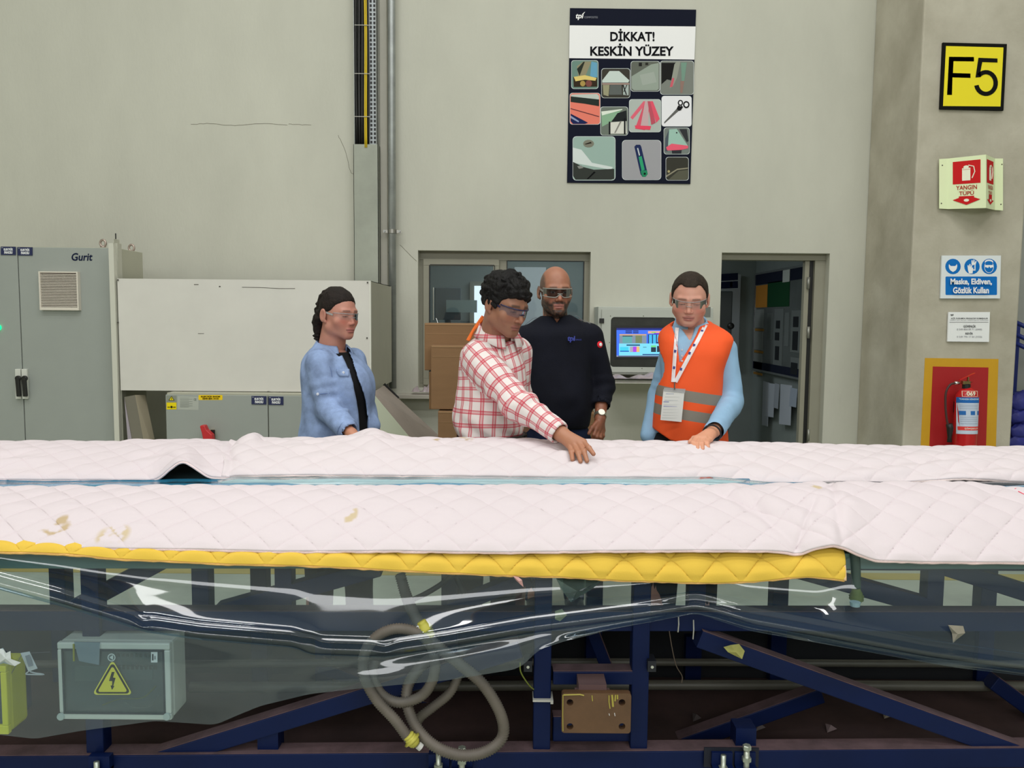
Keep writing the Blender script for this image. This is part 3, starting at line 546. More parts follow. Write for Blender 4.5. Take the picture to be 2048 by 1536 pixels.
# white sheet-metal guard box
GY = 5.62
gb = thing('machine_guard', (W(490, 780, GY)[0], GY, W(490, 785, GY)[2]), 'large white sheet metal guard box beside the tall cabinet, behind the woman', 'machine guard')
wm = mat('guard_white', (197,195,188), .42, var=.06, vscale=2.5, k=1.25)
A, B = W(236, 557, GY), W(740, 785, GY); A[0] = W(238, 670, GY)[0]; B[0] = W(741, 670, GY)[0]
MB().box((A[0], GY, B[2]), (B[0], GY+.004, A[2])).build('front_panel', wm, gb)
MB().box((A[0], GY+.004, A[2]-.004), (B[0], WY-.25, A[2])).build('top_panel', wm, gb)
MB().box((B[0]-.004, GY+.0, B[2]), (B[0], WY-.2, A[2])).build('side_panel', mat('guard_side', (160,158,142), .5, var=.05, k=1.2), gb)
MB().box((B[0]-.006, GY-.004, B[2]), (B[0]+.004, GY+.02, A[2])).build('corner_angle', mat('guard_edge', (206,206,196), .4, k=1.2), gb)
MB().box((A[0]-.045, GY-.02, 0), (A[0]-.01, GY+.02, W(240, 487, GY)[2])).build('upright', mat('upright_grey', (186,186,174), .5, k=1.25), tc_)
mb = MB()
for px, py in ((735,565),(734,676),(236,560),(236,645),(236,777),(366,784)): mb.lathe(W(px, py, GY-.004), [(.006, 0), (.005, .004)], None, 8, (0, -1, 0))
mb.build('screw', mat('screw_dark', (70,68,60), .4), gb, kind='stuff')
mb = MB(); sm = mat('scuff', (90,86,78), .8)
for pts, r in (([(484,574.5),(520,575),(560,577),(590,577)], .0018), ([(388,569),(397,569)], .0022), ([(438,573),(441,573)], .004), ([(396,667),(408,667)], .0016), ([(535,783),(548,785),(560,784)], .003)):
    mb.tube([W(x, y, GY-.001) for x, y in pts], r, sm, 4)
mb.build('scuff', None, gb, kind='stuff')
# low cabinet
LY = 5.5
lc = thing('low_cabinet', (W(540, 840, LY)[0], LY, 0), 'low grey electrical cabinet with red switch handle under the white guard box', 'cabinet')
zt = W(450, 787, LY)[2]; x0 = W(332, 830, LY)[0]; x1 = W(741, 830, LY)[0]; xs_ = W(536.5, 830, LY)[0]
MB().box((x0, LY+.02, 0), (x1, LY+.5, zt)).build('body', cab2, lc, bevel=.004)
for a, b in ((x0, xs_-.003), (xs_+.003, x1)): MB().box((a, LY, .05), (b, LY+.018, zt-.012)).build('cabinet_door', cab, lc, bevel=.003)
nameplate(lc, 503, 792, LY); nameplate(lc, 537, 793, LY)
q = on_plane(LY)
prints('sticker', lc, q, [([(333,791),(353,791),(353,818),(333,818)], (120,124,112)), ([(333,805),(353,805),(353,819),(333,819)], (196,176,20)), ([(334,806),(352,806),(352,818),(334,818)], (204,186,24)), ([(343,792),(349,801),(337,801)], (24,24,20)), ([(343,793.5),(347.2,800.2),(338.8,800.2)], (206,190,30)), ([(342.6,795),(343.6,795),(343.8,799),(342.4,799)], (24,24,20)), (circ(343,814,2.4,8), (40,40,20)), ([(335,813.5),(340,813.5),(340,815),(335,815)], (90,84,20)), ([(346,813.5),(351,813.5),(351,815),(346,815)], (90,84,20))], label='yellow electrical warning sticker')
L = [([(355,792),(397,793),(397,820),(355,819)], (150,154,146))]
for i in range(9): L.append(([(360,796+2.2*i),(378+(i*7) % 14,796+2.2*i),(378+(i*7) % 14,796.6+2.2*i),(360,796.6+2.2*i)], (116,120,114)))
prints('sticker', lc, q, L, .0002, label='grey printed rating sticker'); text(lc, 'CE', (387.5,797,392.5,801), q, (70,72,70))
prints('sticker', lc, q, [(rrect(397,790,445,800,1.5), (222,178,32))], label='yellow sticker strip')
mb = MB(); letters(mb, 'ELEKTRİK BAKIM', (402,791,440,794.5), q, flat((60,44,10)), .003, .04); letters(mb, '0549 804 14 01', (405,795.6,437,799), q, flat((60,44,10)), .003, .04); mb.build('lettering', None, lc)
MB().box(W(418, 878, LY-.03), W(430, 860, LY-.0)).build('switch_base', mat('switch_yellow', (206,164,84), .5), lc)
MB().box(W(421.5, 878, LY-.034), W(430, 859.5, LY-.028)).build('switch_plate', blk, lc)
fixn(MB().prism([W(x, y, LY-.09) for x, y in ((399,853),(402,850.5),(409,851),(413,860),(424,870),(426,885),(407,885),(403,866))], (0, .05, 0)).build('switch_handle', mat('switch_red', (176,36,40), .35, k=1.3), lc, bevel=.006))
# folded sheet leaning in the gap
mb = MB(); m1 = mat('folded_sheet_beige', (150,142,122), .6, k=1.3); m2 = mat('folded_sheet_grey', (112,108,96), .6, k=1.2)
mb.add([W(249, 794, 5.62), W(270, 790, 5.6), W(302, 960, 5.56), W(278, 960, 5.58)], [(0,1,2,3)], m2)
mb.add([W(270, 790, 5.6), W(290, 790, 5.7), W(326, 960, 5.66), W(302, 960, 5.56)], [(0,1,2,3)], m1)
mb.add([W(249, 797, 5.615), W(278, 960, 5.575), W(262, 960, 5.57)], [(0,1,2)], mat('lilac_sheet', (160,152,160), .6))
mb.build('folded_metal_sheet', None, label='bent beige sheet metal cover leaning in the gap between the cabinets', cat='sheet metal', thick=.004)
# sloping machine cover beside the window
SY = 5.45
sl = thing('chute_cover', (W(790, 860, SY)[0], SY, 0), 'sloping pinkish dusty machine cover beside the low cabinet, right of the woman', 'machine cover')
a, b_, c, d = W(745, 785, SY), W(745, 960, SY), W(866, 930, SY), W(822, 874, SY)
MB().prism([a, b_, c], (0, .004, 0)).build('front_plate', mat('chute_front', (178,184,164), .5, k=1.2), sl)
dd = W(770, 770, SY+.55)
MB().add([a, W(768, 771, SY+.6), W(880, 874, SY+.6), c], [(0,1,2,3)]).build('sloping_top', mat('chute_top', (150,138,128), .7, var=.1, k=1.15), sl, thick=.004)
MB().beam(W(768, 768, SY+.6), W(797, 797, SY+.6), .02, .02).build('rubber_edge', blk, sl)
# ---------------- cardboard boxes
cb = mat('cardboard', (120,91,62), .85, k=1.35, var=.08, vscale=3, bump=.15, bscale=90, stretch=(1, 1, 6))
def carton(x0, y0, x1, y1, Y, dep, label, seam=True, floor=False):
    A = W(x0, y0, Y); B = W(x1, y1, Y); t = thing('cardboard_box', ((A[0]+B[0])/2, Y, 0 if floor else B[2]), label, 'box', 'cardboard boxes below the window')
    zb = 0 if floor else B[2]
    MB().box((A[0], Y, zb), (B[0], Y+dep, A[2])).build('carton', cb, t, bevel=.004)
    if seam:
        MB().box((A[0]+.004, Y-.002, A[2]-.012), (B[0]-.004, Y, A[2]-.004)).box((A[0]+.01, Y-.0015, A[2]-.07), (B[0]-.01, Y, A[2]-.067)).build('flap_edge', mat('carton_edge', (142,112,80), .85, k=1.3), t)
    return t
carton(876, 822, 1188, 960, 4.9, .5, 'lowest wide brown cardboard box under the other boxes, behind the checked shirt', floor=True)
carton(849, 646, 1010, 742, 5.03, .3, 'upper rear brown cardboard box, its top just below the window pane')
carton(858, 743.5, 1010, 820, 5.03, .3, 'rear brown cardboard box on the lowest one, mostly hidden by the front box', False)
carton(862, 690.5, 1000, 820, 4.92, .1, 'front flat brown cardboard box beside the checked shirt')
carton(1110, 790, 1187, 821, 4.92, .4, 'small brown cardboard box seen between the navy sleeve and the torso')
# pinkish plastic bag on the sill
pf = film_mat('crumpled_film', [.8, .7, .74], .55, [.62, .52, .56], .12, 1, 1.45, .6)
def crumple(x0, y0, x1, y1, Y, d, amp, name, label, m, cat):
    n, k = 40, 12; G = np.zeros((n, k, 3)); A = W(x0, y1, Y); B = W(x1, y0, Y)
    for i in range(n):
        for j in range(k):
            u, v = i/(n-1), j/(k-1); h = (B[2]-A[2])*math.sin(math.pi*v)**.6*(.45+.35*math.sin(9*u+1)+.2*math.sin(23*u+3*v))*min(1, 6*u, 6*(1-u))
            G[i, j] = (A[0]+(B[0]-A[0])*u, Y+d*v+.004*math.sin(31*u), A[2]+max(.002, abs(h)))
    MB().grid(G).build(name, m, smooth=True, label=label, cat=cat)
crumple(822, 766, 866, 784.5, WY-.15, .12, 1, 'plastic_bag', 'crumpled pinkish plastic on the window sill left of the boxes', pf, 'plastic')
# ---------------- control panel with screen
PY = 6.45
cp = thing('control_panel', (W(1310, 740, PY)[0], PY, W(1310, 764, PY)[2]), 'grey wall-mounted control panel with lit blue screen between the two standing men', 'control panel')
pg = mat('panel_grey', (164,168,160), .45, k=1.3)
A, B = W(1197, 613, PY), W(1424, 751, PY)
MB().box((A[0], PY+.02, B[2]), (B[0], WY, A[2])).build('housing', pg, cp, bevel=.005)
q = on_plane(PY)
hole = [(1222.5,634),(1349,634),(1349,734.5),(1222.5,734.5)]
C1, D1 = W(1222, 634, PY), W(1350, 735, PY); A1, B1 = W(1204, 619, PY), W(1418, 746, PY)
MB().box((A1[0], PY, D1[2]-.0), (C1[0], PY+.018, C1[2])).box((D1[0], PY, D1[2]), (B1[0], PY+.018, C1[2])).box((A1[0], PY, C1[2]), (B1[0], PY+.018, A1[2])).box((A1[0], PY, B1[2]), (B1[0], PY+.018, D1[2])).build('panel_door', pg, cp)
mb = MB(); 
for (cx, cy, sx, sy) in ((C1[0], C1[2], 1, -1), (D1[0], C1[2], -1, -1), (C1[0], D1[2], 1, 1), (D1[0], D1[2], -1, 1)):
    r = .03; pts = [(cx, PY+.0, cy)] + [(cx+sx*r*(1-math.sin(a)), PY, cy+sy*r*(1-math.cos(a))) for a in np.linspace(0, math.pi/2, 7)]; mb.prism(pts, (0, .018, 0))
fixn(mb.build('corner_fillet', pg, cp))
MB().box((C1[0]-.005, PY+.014, D1[2]-.005), (D1[0]+.005, PY+.019, C1[2]+.005)).build('recess', mat('screen_bezel', (48,50,46), .25, var=.3, vscale=9), cp)
pq = on_plane(PY+.012)
sm_ = {}
def scr(rgb):
    n = 'screen_%d_%d_%d' % tuple(rgb)
    return mat(n, rgb, .3, emit=.95, k=.1)
mb = MB()
SL = [((1233,656,1345,713),(66,118,248)), ((1233,656,1330,660),(24,36,120)), ((1239,669,1293,687),(130,148,168)), ((1239,668.5,1293,670.5),(236,176,110)), ((1245,673,1264,686),(96,170,172)), ((1271,671,1284,686),(120,134,96)), ((1245,671.5,1265,673),(30,34,40)),
 ((1251,661,1264,663),(24,36,110)), ((1251,664.5,1264,666.5),(24,36,110)), ((1266,661,1277,663),(24,36,110)), ((1266,664.5,1277,666.5),(24,36,110)),
 ((1296,662,1345,667),(236,176,160)), ((1303,664,1312,666),(140,220,90)), ((1308,666,1345,668.5),(110,50,220)), ((1296,669,1345,687),(24,44,120)), ((1298,669.5,1304,687),(70,190,240)), ((1306,669.5,1312,687),(70,190,240)), ((1314,669.5,1320,684),(70,190,240)), ((1323,669.5,1340,684),(70,190,240)),
 ((1238,687,1345,711),(128,226,252)), ((1253,689,1280,691.5),(24,60,110)), ((1240,694,1257,703),(70,214,244)), ((1240,701.5,1258,703.5),(20,80,190)), ((1260,693,1266,704),(176,170,190)), ((1266,693,1273,704),(176,70,236)), ((1273,693,1279,704),(240,190,120)), ((1302,691,1312,694),(110,230,120)), ((1302,694.5,1312,704),(30,50,70)), ((1314,692,1330,704),(30,50,70)), ((1286,694,1293,695),(60,110,140)), ((1285,708,1345,710),(24,50,130)), ((1233,711,1345,713.5),(150,160,190)), ((1236,711.6,1330,713),(60,70,110))]
for i, (r_, c_) in enumerate(SL):
    x0, y0, x1, y1 = r_; mb.add([pq(x, y, .001+.0004*i) for x, y in ((x0,y0),(x1,y0),(x1,y1),(x0,y1))], [(0,1,2,3)], scr(c_))
mb.build('screen', None, cp, label='lit computer screen showing blue tables')
MB().prism([pq(1229,651), pq(1349,651), pq(1349,719), pq(1229,719)], (0, .004, 0)).build('monitor_bezel', mat('monitor_black', (24,24,24), .4), cp)
a = W(1203.5, 641.5, PY-.012); MB().box(a-[.019, 0, .019], a+[.019, .012, .019]).build('door_latch', blk, cp, bevel=.002)
MB().box(W(1408, 634, PY-.004), W(1421, 614, PY+.002)).build('grey_label', mat('grey_lab', (110,112,106), .5), cp)
mb = MB()
for px, py in ((1221,632),(1287,632),(1219,685),(1218,737),(1284,737)): mb.lathe(W(px, py, PY), [(.004, 0), (.003, .003)], None, 8, (0, -1, 0))
mb.build('screw', mat('screw', (90,90,70), .4, .5), cp, kind='stuff')
MB().box(W(1206, 766, PY-.2), W(1420, 758, WY)).build('shelf', mat('shelf_light', (178,178,166), .45, k=1.3), cp, bevel=.003)
crumple(1210, 745, 1330, 757.5, PY-.15, .12, 1, 'plastic_bag', 'crumpled pinkish plastic on the shelf below the lit screen', pf, 'plastic')
# ================================================================ signed-distance modelling for the people
def nrm(v): return np.sqrt((v*v).sum(1))
def cone(P, a, b, ra, rb):
    a = np.asarray(a, float); ab = np.asarray(b, float)-a; t = np.clip(((P-a)@ab)/max(1e-9, ab@ab), 0, 1)
    return nrm(P-(a+t[:, None]*ab)) - (ra+(rb-ra)*t)
def ell(P, c, r):
    q = P-np.asarray(c, float); r = np.asarray(r, float); k0 = nrm(q/r); k1 = nrm(q/(r*r)); return k0*(k0-1)/np.maximum(k1, 1e-6)
def smin(a, b, k): h = np.clip(.5+.5*(b-a)/k, 0, 1); return b+(a-b)*h-k*h*(1-h)
def smax(a, b, k): return -smin(-a, -b, k)
_lat = rng.random((32, 32, 32))
def vnoise(P, s):
    q = P*np.asarray(s, float); i = np.floor(q).astype(int); f = q-i; f = f*f*(3-2*f); i &= 31; j = (i+1) & 31
    L = _lat; x, y, z = f.T
    c = lambda a, b, d: L[a[:, 0], b[:, 1], d[:, 2]]
    return ((c(i,i,i)*(1-x)+c(j,i,i)*x)*(1-y)+(c(i,j,i)*(1-x)+c(j,j,i)*x)*y)*(1-z)+((c(i,i,j)*(1-x)+c(j,i,j)*x)*(1-y)+(c(i,j,j)*(1-x)+c(j,j,j)*x)*y)*z-.5
def nets(fn, lo, hi, h):
    lo = np.array(lo, float); hi = np.array(hi, float); B = 4
    n = (np.ceil((hi-lo)/h/B).astype(int)+1)*B
    cn = n//B; cx = np.stack(np.meshgrid(*[np.arange(k) for k in cn], indexing='ij'), -1).reshape(-1, 3)
    cc = lo+(cx+.5)*B*h; cf = fn(cc)
    act = np.abs(cf) < h*B*1.25+.012
    f = np.full(tuple(n+1), 1.0)
    f[:-1, :-1, :-1] = np.repeat(np.repeat(np.repeat(np.where(cf.reshape(cn) < 0, -1.0, 1.0), B, 0), B, 1), B, 2)
    off = np.stack(np.meshgrid(*[np.arange(B+1)]*3, indexing='ij'), -1).reshape(-1, 3)
    idx = (cx[act]*B)[:, None, :]+off[None]; idx = idx.reshape(-1, 3)
    flat_ = np.unique(np.ravel_multi_index(idx.T, f.shape)); ii = np.stack(np.unravel_index(flat_, f.shape), -1)
    vals = np.concatenate([fn(lo+c*h) for c in np.array_split(ii, max(1, len(ii)//150000+1))])
    f.ravel()[flat_] = vals
    s = f < 0
    N = np.array(f.shape)-1
    cs = [s[a:N[0]+a, b:N[1]+b, c:N[2]+c] for a in (0, 1) for b in (0, 1) for c in (0, 1)]
    tot = sum(x.astype(np.int8) for x in cs); cell = (tot > 0) & (tot < 8); ci = np.argwhere(cell)
    vid = np.full(cell.shape, -1); vid[tuple(ci.T)] = np.arange(len(ci))
    acc = np.zeros((len(ci), 3)); cnt = np.zeros(len(ci))
    for ax in range(3):
        o1, o2 = [k for k in range(3) if k != ax]
        for a in (0, 1):
            for b in (0, 1):
                p = ci.copy(); p[:, o1] += a; p[:, o2] += b; q = p.copy(); q[:, ax] += 1
                fa = f[tuple(p.T)]; fb = f[tuple(q.T)]; m = (fa < 0) != (fb < 0); t = fa/np.where(m, fa-fb, 1); t = np.clip(t, 0, 1)
                pt = p.astype(float); pt[:, ax] += t; acc += pt*m[:, None]; cnt += m
    V = lo+acc/cnt[:, None]*h; Fq = []
    for ax in range(3):
        o1, o2 = [(1, 2), (2, 0), (0, 1)][ax]
        sl0 = [slice(1, N[k]) if k != ax else slice(0, N[k]) for k in range(3)]; sl1 = [slice(1, N[k]) if k != ax else slice(1, N[k]+1) for k in range(3)]
        a = s[tuple(sl0)]; b = s[tuple(sl1)]; base = np.array([1 if k != ax else 0 for k in range(3)])
        for mask, flip in ((a & ~b, False), (~a & b, True)):
            e = np.argwhere(mask)+base
            if not len(e): continue
            def cidx(d1, d2): p = e.copy(); p[:, o1] -= d1; p[:, o2] -= d2; return vid[tuple(p.T)]
            q = np.stack([cidx(1, 1), cidx(0, 1), cidx(0, 0), cidx(1, 0)], 1)
            Fq.append(q[:, ::-1] if flip else q)
    Fq = np.concatenate(Fq); Fq = Fq[(Fq >= 0).all(1)]
    return V, Fq
def sdf_obj(name, fn, lo, hi, h, m, parent, color=None, uv=None, label=None):
    V, Q = nets(fn, lo, hi, h); me = bpy.data.meshes.new(name); org = origin(parent)
    me.vertices.add(len(V)); me.vertices.foreach_set('co', (V-org).ravel().astype(np.float32))
    me.loops.add(len(Q)*4); me.loops.foreach_set('vertex_index', Q.ravel().astype(np.int32))
    me.polygons.add(len(Q)); me.polygons.foreach_set('loop_start', np.arange(0, len(Q)*4, 4, dtype=np.int32)); me.polygons.foreach_set('use_smooth', [True]*len(Q))
    me.materials.append(m); me.update(calc_edges=True)
    if color is not None:
        c = np.clip(color(V), 0, 1); a = me.color_attributes.new('Col', 'FLOAT_COLOR', 'POINT'); a.data.foreach_set('color', np.hstack([c, np.ones((len(c), 1))]).ravel().astype(np.float32))
    if uv is not None:
        l = me.uv_layers.new(name='cloth'); l.data.foreach_set('uv', uv(V, Q).ravel().astype(np.float32))
    o = bpy.data.objects.new(name, me); COL.objects.link(o); o.parent = parent
    if label: o['label'] = label
    return o
def join_meshes(a, b):           # add b's geometry to a (same parent, same origin), keeping one continuous body object
    import bmesh
    bm = bmesh.new(); bm.from_mesh(a.data); bm.from_mesh(b.data); bm.to_mesh(a.data); bm.free(); d = b.data; bpy.data.objects.remove(b); bpy.data.meshes.remove(d); return a
def rotm(yaw, pitch, roll):      # head frame: -Y face, +X image right, Z up; yaw>0 turns towards image right, pitch>0 looks down
    y, p, r = map(math.radians, (yaw, pitch, roll))
    Ry = np.array([[math.cos(y), -math.sin(y), 0], [math.sin(y), math.cos(y), 0], [0, 0, 1]])
    Rp = np.array([[1, 0, 0], [0, math.cos(p), -math.sin(p)], [0, math.sin(p), math.cos(p)]])
    Rr = np.array([[math.cos(r), 0, math.sin(r)], [0, 1, 0], [-math.sin(r), 0, math.cos(r)]])
    return Ry@Rp@Rr
class Head:
    def __init__(s, c, yaw, pitch, roll, sc_=1.0, jaw=1.0, nose=1.0, wide=1.0, fat=0):
        s.c = np.array(c); s.R = rotm(yaw, pitch, roll); s.s = sc_; s.jaw = jaw; s.nose = nose; s.wide = wide; s.fat = fat
    def loc(s, P): q = (P-s.c)@s.R/s.s; q[:, 0] /= s.wide; return q
    def wpt(s, p): p = np.array(p, float)*np.array([s.wide, 1, 1]); return s.c+s.R@(p*s.s)
    def f(s, P):
        q = s.loc(P); a = np.abs(q[:, 0:1]); m = np.hstack([a, q[:, 1:]])   # mirrored
        d = ell(m, (0, .012, .030), (.076, .098, .094))
        d = smin(d, ell(m, (0, -.028, -.022), (.063, .064, .082)), .03)
        d = smin(d, cone(m, (.047, .0, -.062), (.012, -.070, -.094), .022+s.fat, .020*s.jaw), .028)
        d = smin(d, ell(m, (0, -.074, -.096), (.020*s.jaw, .017, .017)), .02)
        d = smin(d, ell(m, (0, -.058, -.062), (.040, .034, .032)), .02)
        d = smin(d, ell(m, (.042, -.056, -.030), (.021+s.fat, .017, .022)), .030)
        d = smin(d, cone(m, (.010, -.086, .021), (.042, -.074, .022), .009, .009), .016)
        d = smax(d, -ell(m, (.030, -.098, .002), (.020, .014, .0115)), .010)
        d = smin(d, ell(m, (.031, -.074, .001), (.0155, .0125, .0115)), .003)
        n = s.nose
        d = smin(d, cone(m, (0, -.086, .012), (0, -.086-.024*n, -.032), .0075, .0105*n), .009)
        d = smin(d, ell(m, (.0115*n, -.097, -.037), (.0085, .011, .0075)), .006)
        d = smax(d, -ell(m, (.0062, -.103-.004*n, -.047), (.0042, .006, .005)), .003)
        d = smin(d, ell(m, (.0, -.089, -.0625), (.025, .011, .0062)), .004)
        d = smin(d, ell(m, (.0, -.088, -.0745), (.020, .012, .0075)), .004)
        d = smax(d, -ell(m, (0, -.103, -.0685), (.026, .008, .0012)), .0025)
        d = smax(d, -ell(m, (0, -.099, -.085), (.018, .008, .005)), .008)
        e = ell(m-np.array([.0, 0, 0]), (.083, .018, -.006), (.008, .021, .033)); e = smax(e, -ell(m, (.091, .014, -.004), (.006, .013, .022)), .004)
        e = smin(e, ell(m, (.078, .004, -.034), (.005, .007, .009)), .006)
        d = smin(d, e, .006)
        return d*s.s
def skin_color(hd, base, down=False, beard=None, brow=(.05, .035, .025), stubble=0, bald=False, lips=(.42, .16, .13), browt=1.0, hair=(.03,.022,.018), red=.06):
    base = np.array(lin(base))*1.25; bt = np.array(brow)
    def g(P):
        q = hd.loc(P); x, y, z = np.abs(q[:, 0]), q[:, 1], q[:, 2]; c = np.tile(base, (len(P), 1))
        def mixc(c, col, w): w = np.clip(w, 0, 1)[:, None]; return c*(1-w)+np.array(col)*w
        sm = lambda v, a, b: np.clip((v-a)/(b-a), 0, 1)
        head = (nrm(q-np.array([0, 0, 0])) < .19)
        face = (y < -.03) & head
        c = c*(1+.18*vnoise(P, (60, 60, 60))[:, None]*np.array([.5, 1, 1]))
        wch = np.exp(-(((x-.04)/.022)**2+((z+.03)/.02)**2))*face; c = c*(1+wch[:, None]*np.array([red, -red*1.6, -red*1.6]))
        wn = np.exp(-((x/.014)**2+((z+.035)/.016)**2))*(y < -.09); c = c*(1+wn[:, None]*np.array([.05, -.08, -.08]))
        if beard is not None:
            bz = sm(-z, .030, .052)*(y < .02)*sm(-y, -.02, .012)*head
            side = sm(x, .030, .045)
            must = np.exp(-((z+.051)/.0075)**2)*(x < .034)*(y < -.06)
            chin = sm(-z, .082, .088)*(y < .0)*(z > -.135)
            jawb = sm(x, .036, .05)*sm(-z, .02, .05)*(z > -.12)
            sb = ((x > .066) & (y > -.045) & (y < .0) & (z < .02) & (z > -.05))*1.0
            gt = sm(x, .022, .03)*sm(-z, .045, .06)*(z > -.11)*(y < -.03)
            w = np.maximum.reduce([must, chin, jawb*.95, gt, sb*.8])*head*(y < .02)*(nrm(q) < .165)
            w = w*np.clip(.9+.6*vnoise(P, (160, 160, 160)), 0, 1)*beard[1]
            c = mixc(c, beard[0], w)
        if stubble:
            w = np.maximum(sm(-z, .05, .07)*(y < -.0), np.exp(-((z+.05)/.008)**2)*(y < -.06))*head*(nrm(q) < .16); c = mixc(c, np.array(base)*np.array([.55, .55, .6]), w*stubble)
        lp = (ell(q, (0, -.089, -.063), (.0245, .014, .0062)) < .0015) | (ell(q, (0, -.088, -.0735), (.021, .015, .0075)) < .0015); c = mixc(c, lips, (lp & (y < -.075))*.9)
        c = mixc(c, np.array(lips)*.25, (np.exp(-((z+.0685)/.0016)**2)*(x < .026)*(y < -.08))*.8)
        zb = .0245-.10*np.maximum(0, x-.033)-.0*x
        w = np.exp(-((z-zb)/(.0040*browt))**2)*sm(x, .010, .014)*(1-sm(x, .044, .052))*(y < -.05); c = mixc(c, bt, w*.85)
        # eyes: white, iris, lashes; lids are half lowered
        ex = x-.031; ins = ((ex/.0125)**2+((z-.0005)/.0048)**2 < 1) & (y < -.07)
        ins = ins & (not down or (z < -.0022)); c = mixc(c, (.36, .33, .31), ins*(.5 if down else 1.0)); c = mixc(c, (.03, .018, .012), (((ex/.0050)**2+((z-.0005)/.0050)**2 < 1) & (y < -.07) & ins)*1.0)
        lash = np.exp(-((z-(-.0022 if down else .0058)+.25*np.abs(ex)**1.0*.3)/(.0019 if down else .0016))**2)*(np.abs(ex) < .0145)*(y < -.065); c = mixc(c, (.035, .022, .018), lash*.85)
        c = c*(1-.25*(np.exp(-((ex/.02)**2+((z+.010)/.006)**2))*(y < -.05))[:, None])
        if bald:
            w = sm(z, .0, .02)*sm(x, .058, .066)*(z < .105)+sm(y, .02, .05)*(z > -.04)*(z < .10)
            w = w*head*(1-sm(z, .085, .115)); c = mixc(c, hair, np.clip(w*(.85+.5*vnoise(P, (140, 140, 140))), 0, .9))
        return c
    return g
skin_m = mat('skin', (160,110,85), .48, attr='Col', bump=.12, bscale=420)
_b = skin_m.node_tree.nodes['Principled BSDF']; _b.inputs['Subsurface Weight'].default_value = .12; _b.inputs['Subsurface Radius'].default_value = (.012, .004, .002); _b.inputs['Subsurface Scale'].default_value = .5
def hair_mat(name, rgb, s=(1, 1, 1), bump=1.0, sc2=220):
    return mat(name, rgb, .6, var=.5, vscale=60, bump=bump, bscale=sc2, stretch=s, k=1.0, spec=.22)
def hand(parts, palm, fingers, thumb, r=.0088, wrist=None):
    """palm: list of (a,b,ra,rb); fingers: lists of joints in world space"""
    def f(P):
        d = None
        for a, b, ra, rb in palm:
            e = cone(P, a, b, ra, rb); d = e if d is None else smin(d, e, .010)
        for J in list(fingers)+[thumb]:
            fd = None; n = len(J)-1; k0 = J is thumb
            for i in range(n):
                ra = r*(1.06-.08*i)*(1.15 if k0 else 1); rb = r*(1.0-.10*i-.06)*(1.12 if k0 else 1)
                e = cone(P, J[i], J[i+1], ra, rb); fd = e if fd is None else smin(fd, e, .0035)
                if i: fd = smin(fd, cone(P, J[i], J[i]+1e-4, ra*1.06, ra*1.06), .003)
            d = smin(d, fd, .0055)
        return d
    return f
def torso_f(rows, p=2.4):
    """rows: (px_left, px_right, py, Yc, ry) outline rows in the photograph on the figure's own depth"""
    z, cx, cy, rx, ry = [], [], [], [], []
    for xl, xr, py, Yc, r in sorted(rows, key=lambda t: -t[2]):
        a = W(xl, py, Yc); b = W(xr, py, Yc); z.append((a[2]+b[2])/2); cx.append((a[0]+b[0])/2); rx.append((b[0]-a[0])/2); cy.append(Yc); ry.append(r)
    z = np.array(z)
    def sp(a): 
        return np.array(a)
    zi = np.linspace(z[0], z[-1], 60)
    def smooth(a):
        v = np.interp(zi, z, a); k = np.ones(5)/5; return np.convolve(np.pad(v, 2, 'edge'), k, 'valid')
    cx, cy, rx, ry = map(smooth, (cx, cy, rx, ry))
    def f(P):
        zz = P[:, 2]; X_ = np.interp(zz, zi, cx); Y_ = np.interp(zz, zi, cy); A = np.interp(zz, zi, rx); B = np.interp(zz, zi, ry)
        q = (np.abs((P[:, 0]-X_)/A)**p+np.abs((P[:, 1]-Y_)/B)**p)**(1/p)
        d = (q-1)*np.minimum(A, B)
        return smax(d, np.maximum(zz-z[-1], z[0]-zz), .03)
    f.z0, f.z1 = z[0], z[-1]; f.prof = (zi, cx, cy, rx, ry); return f
def wrinkle(P, amp, s=(14, 14, 9), seed=0):
    return amp*(vnoise(P+seed, s)+.5*vnoise(P+seed+3, np.array(s)*2.1))*2
def folds(P, a, b, ra, rb, t0, tw, n, amp, slant=.3):
    """rings of cloth folds round a limb, strongest at t0 (0..1 along it)"""
    a = np.asarray(a, float); ab = np.asarray(b, float)-a; L = np.linalg.norm(ab); t = ((P-a)@ab)/(L*L)
    q = P-(a+t[:, None]*ab); ph = q@np.array([.6, .5, .6])*slant/ .05
    w = np.exp(-((t-t0)/tw)**2)*np.clip(.35+3.2*vnoise(P+4, (9, 9, 9)), 0, 1.1); return amp*w*(np.sin(t*n*5.2+1.8*ph+5*vnoise(P, (8, 8, 8)))-.3)
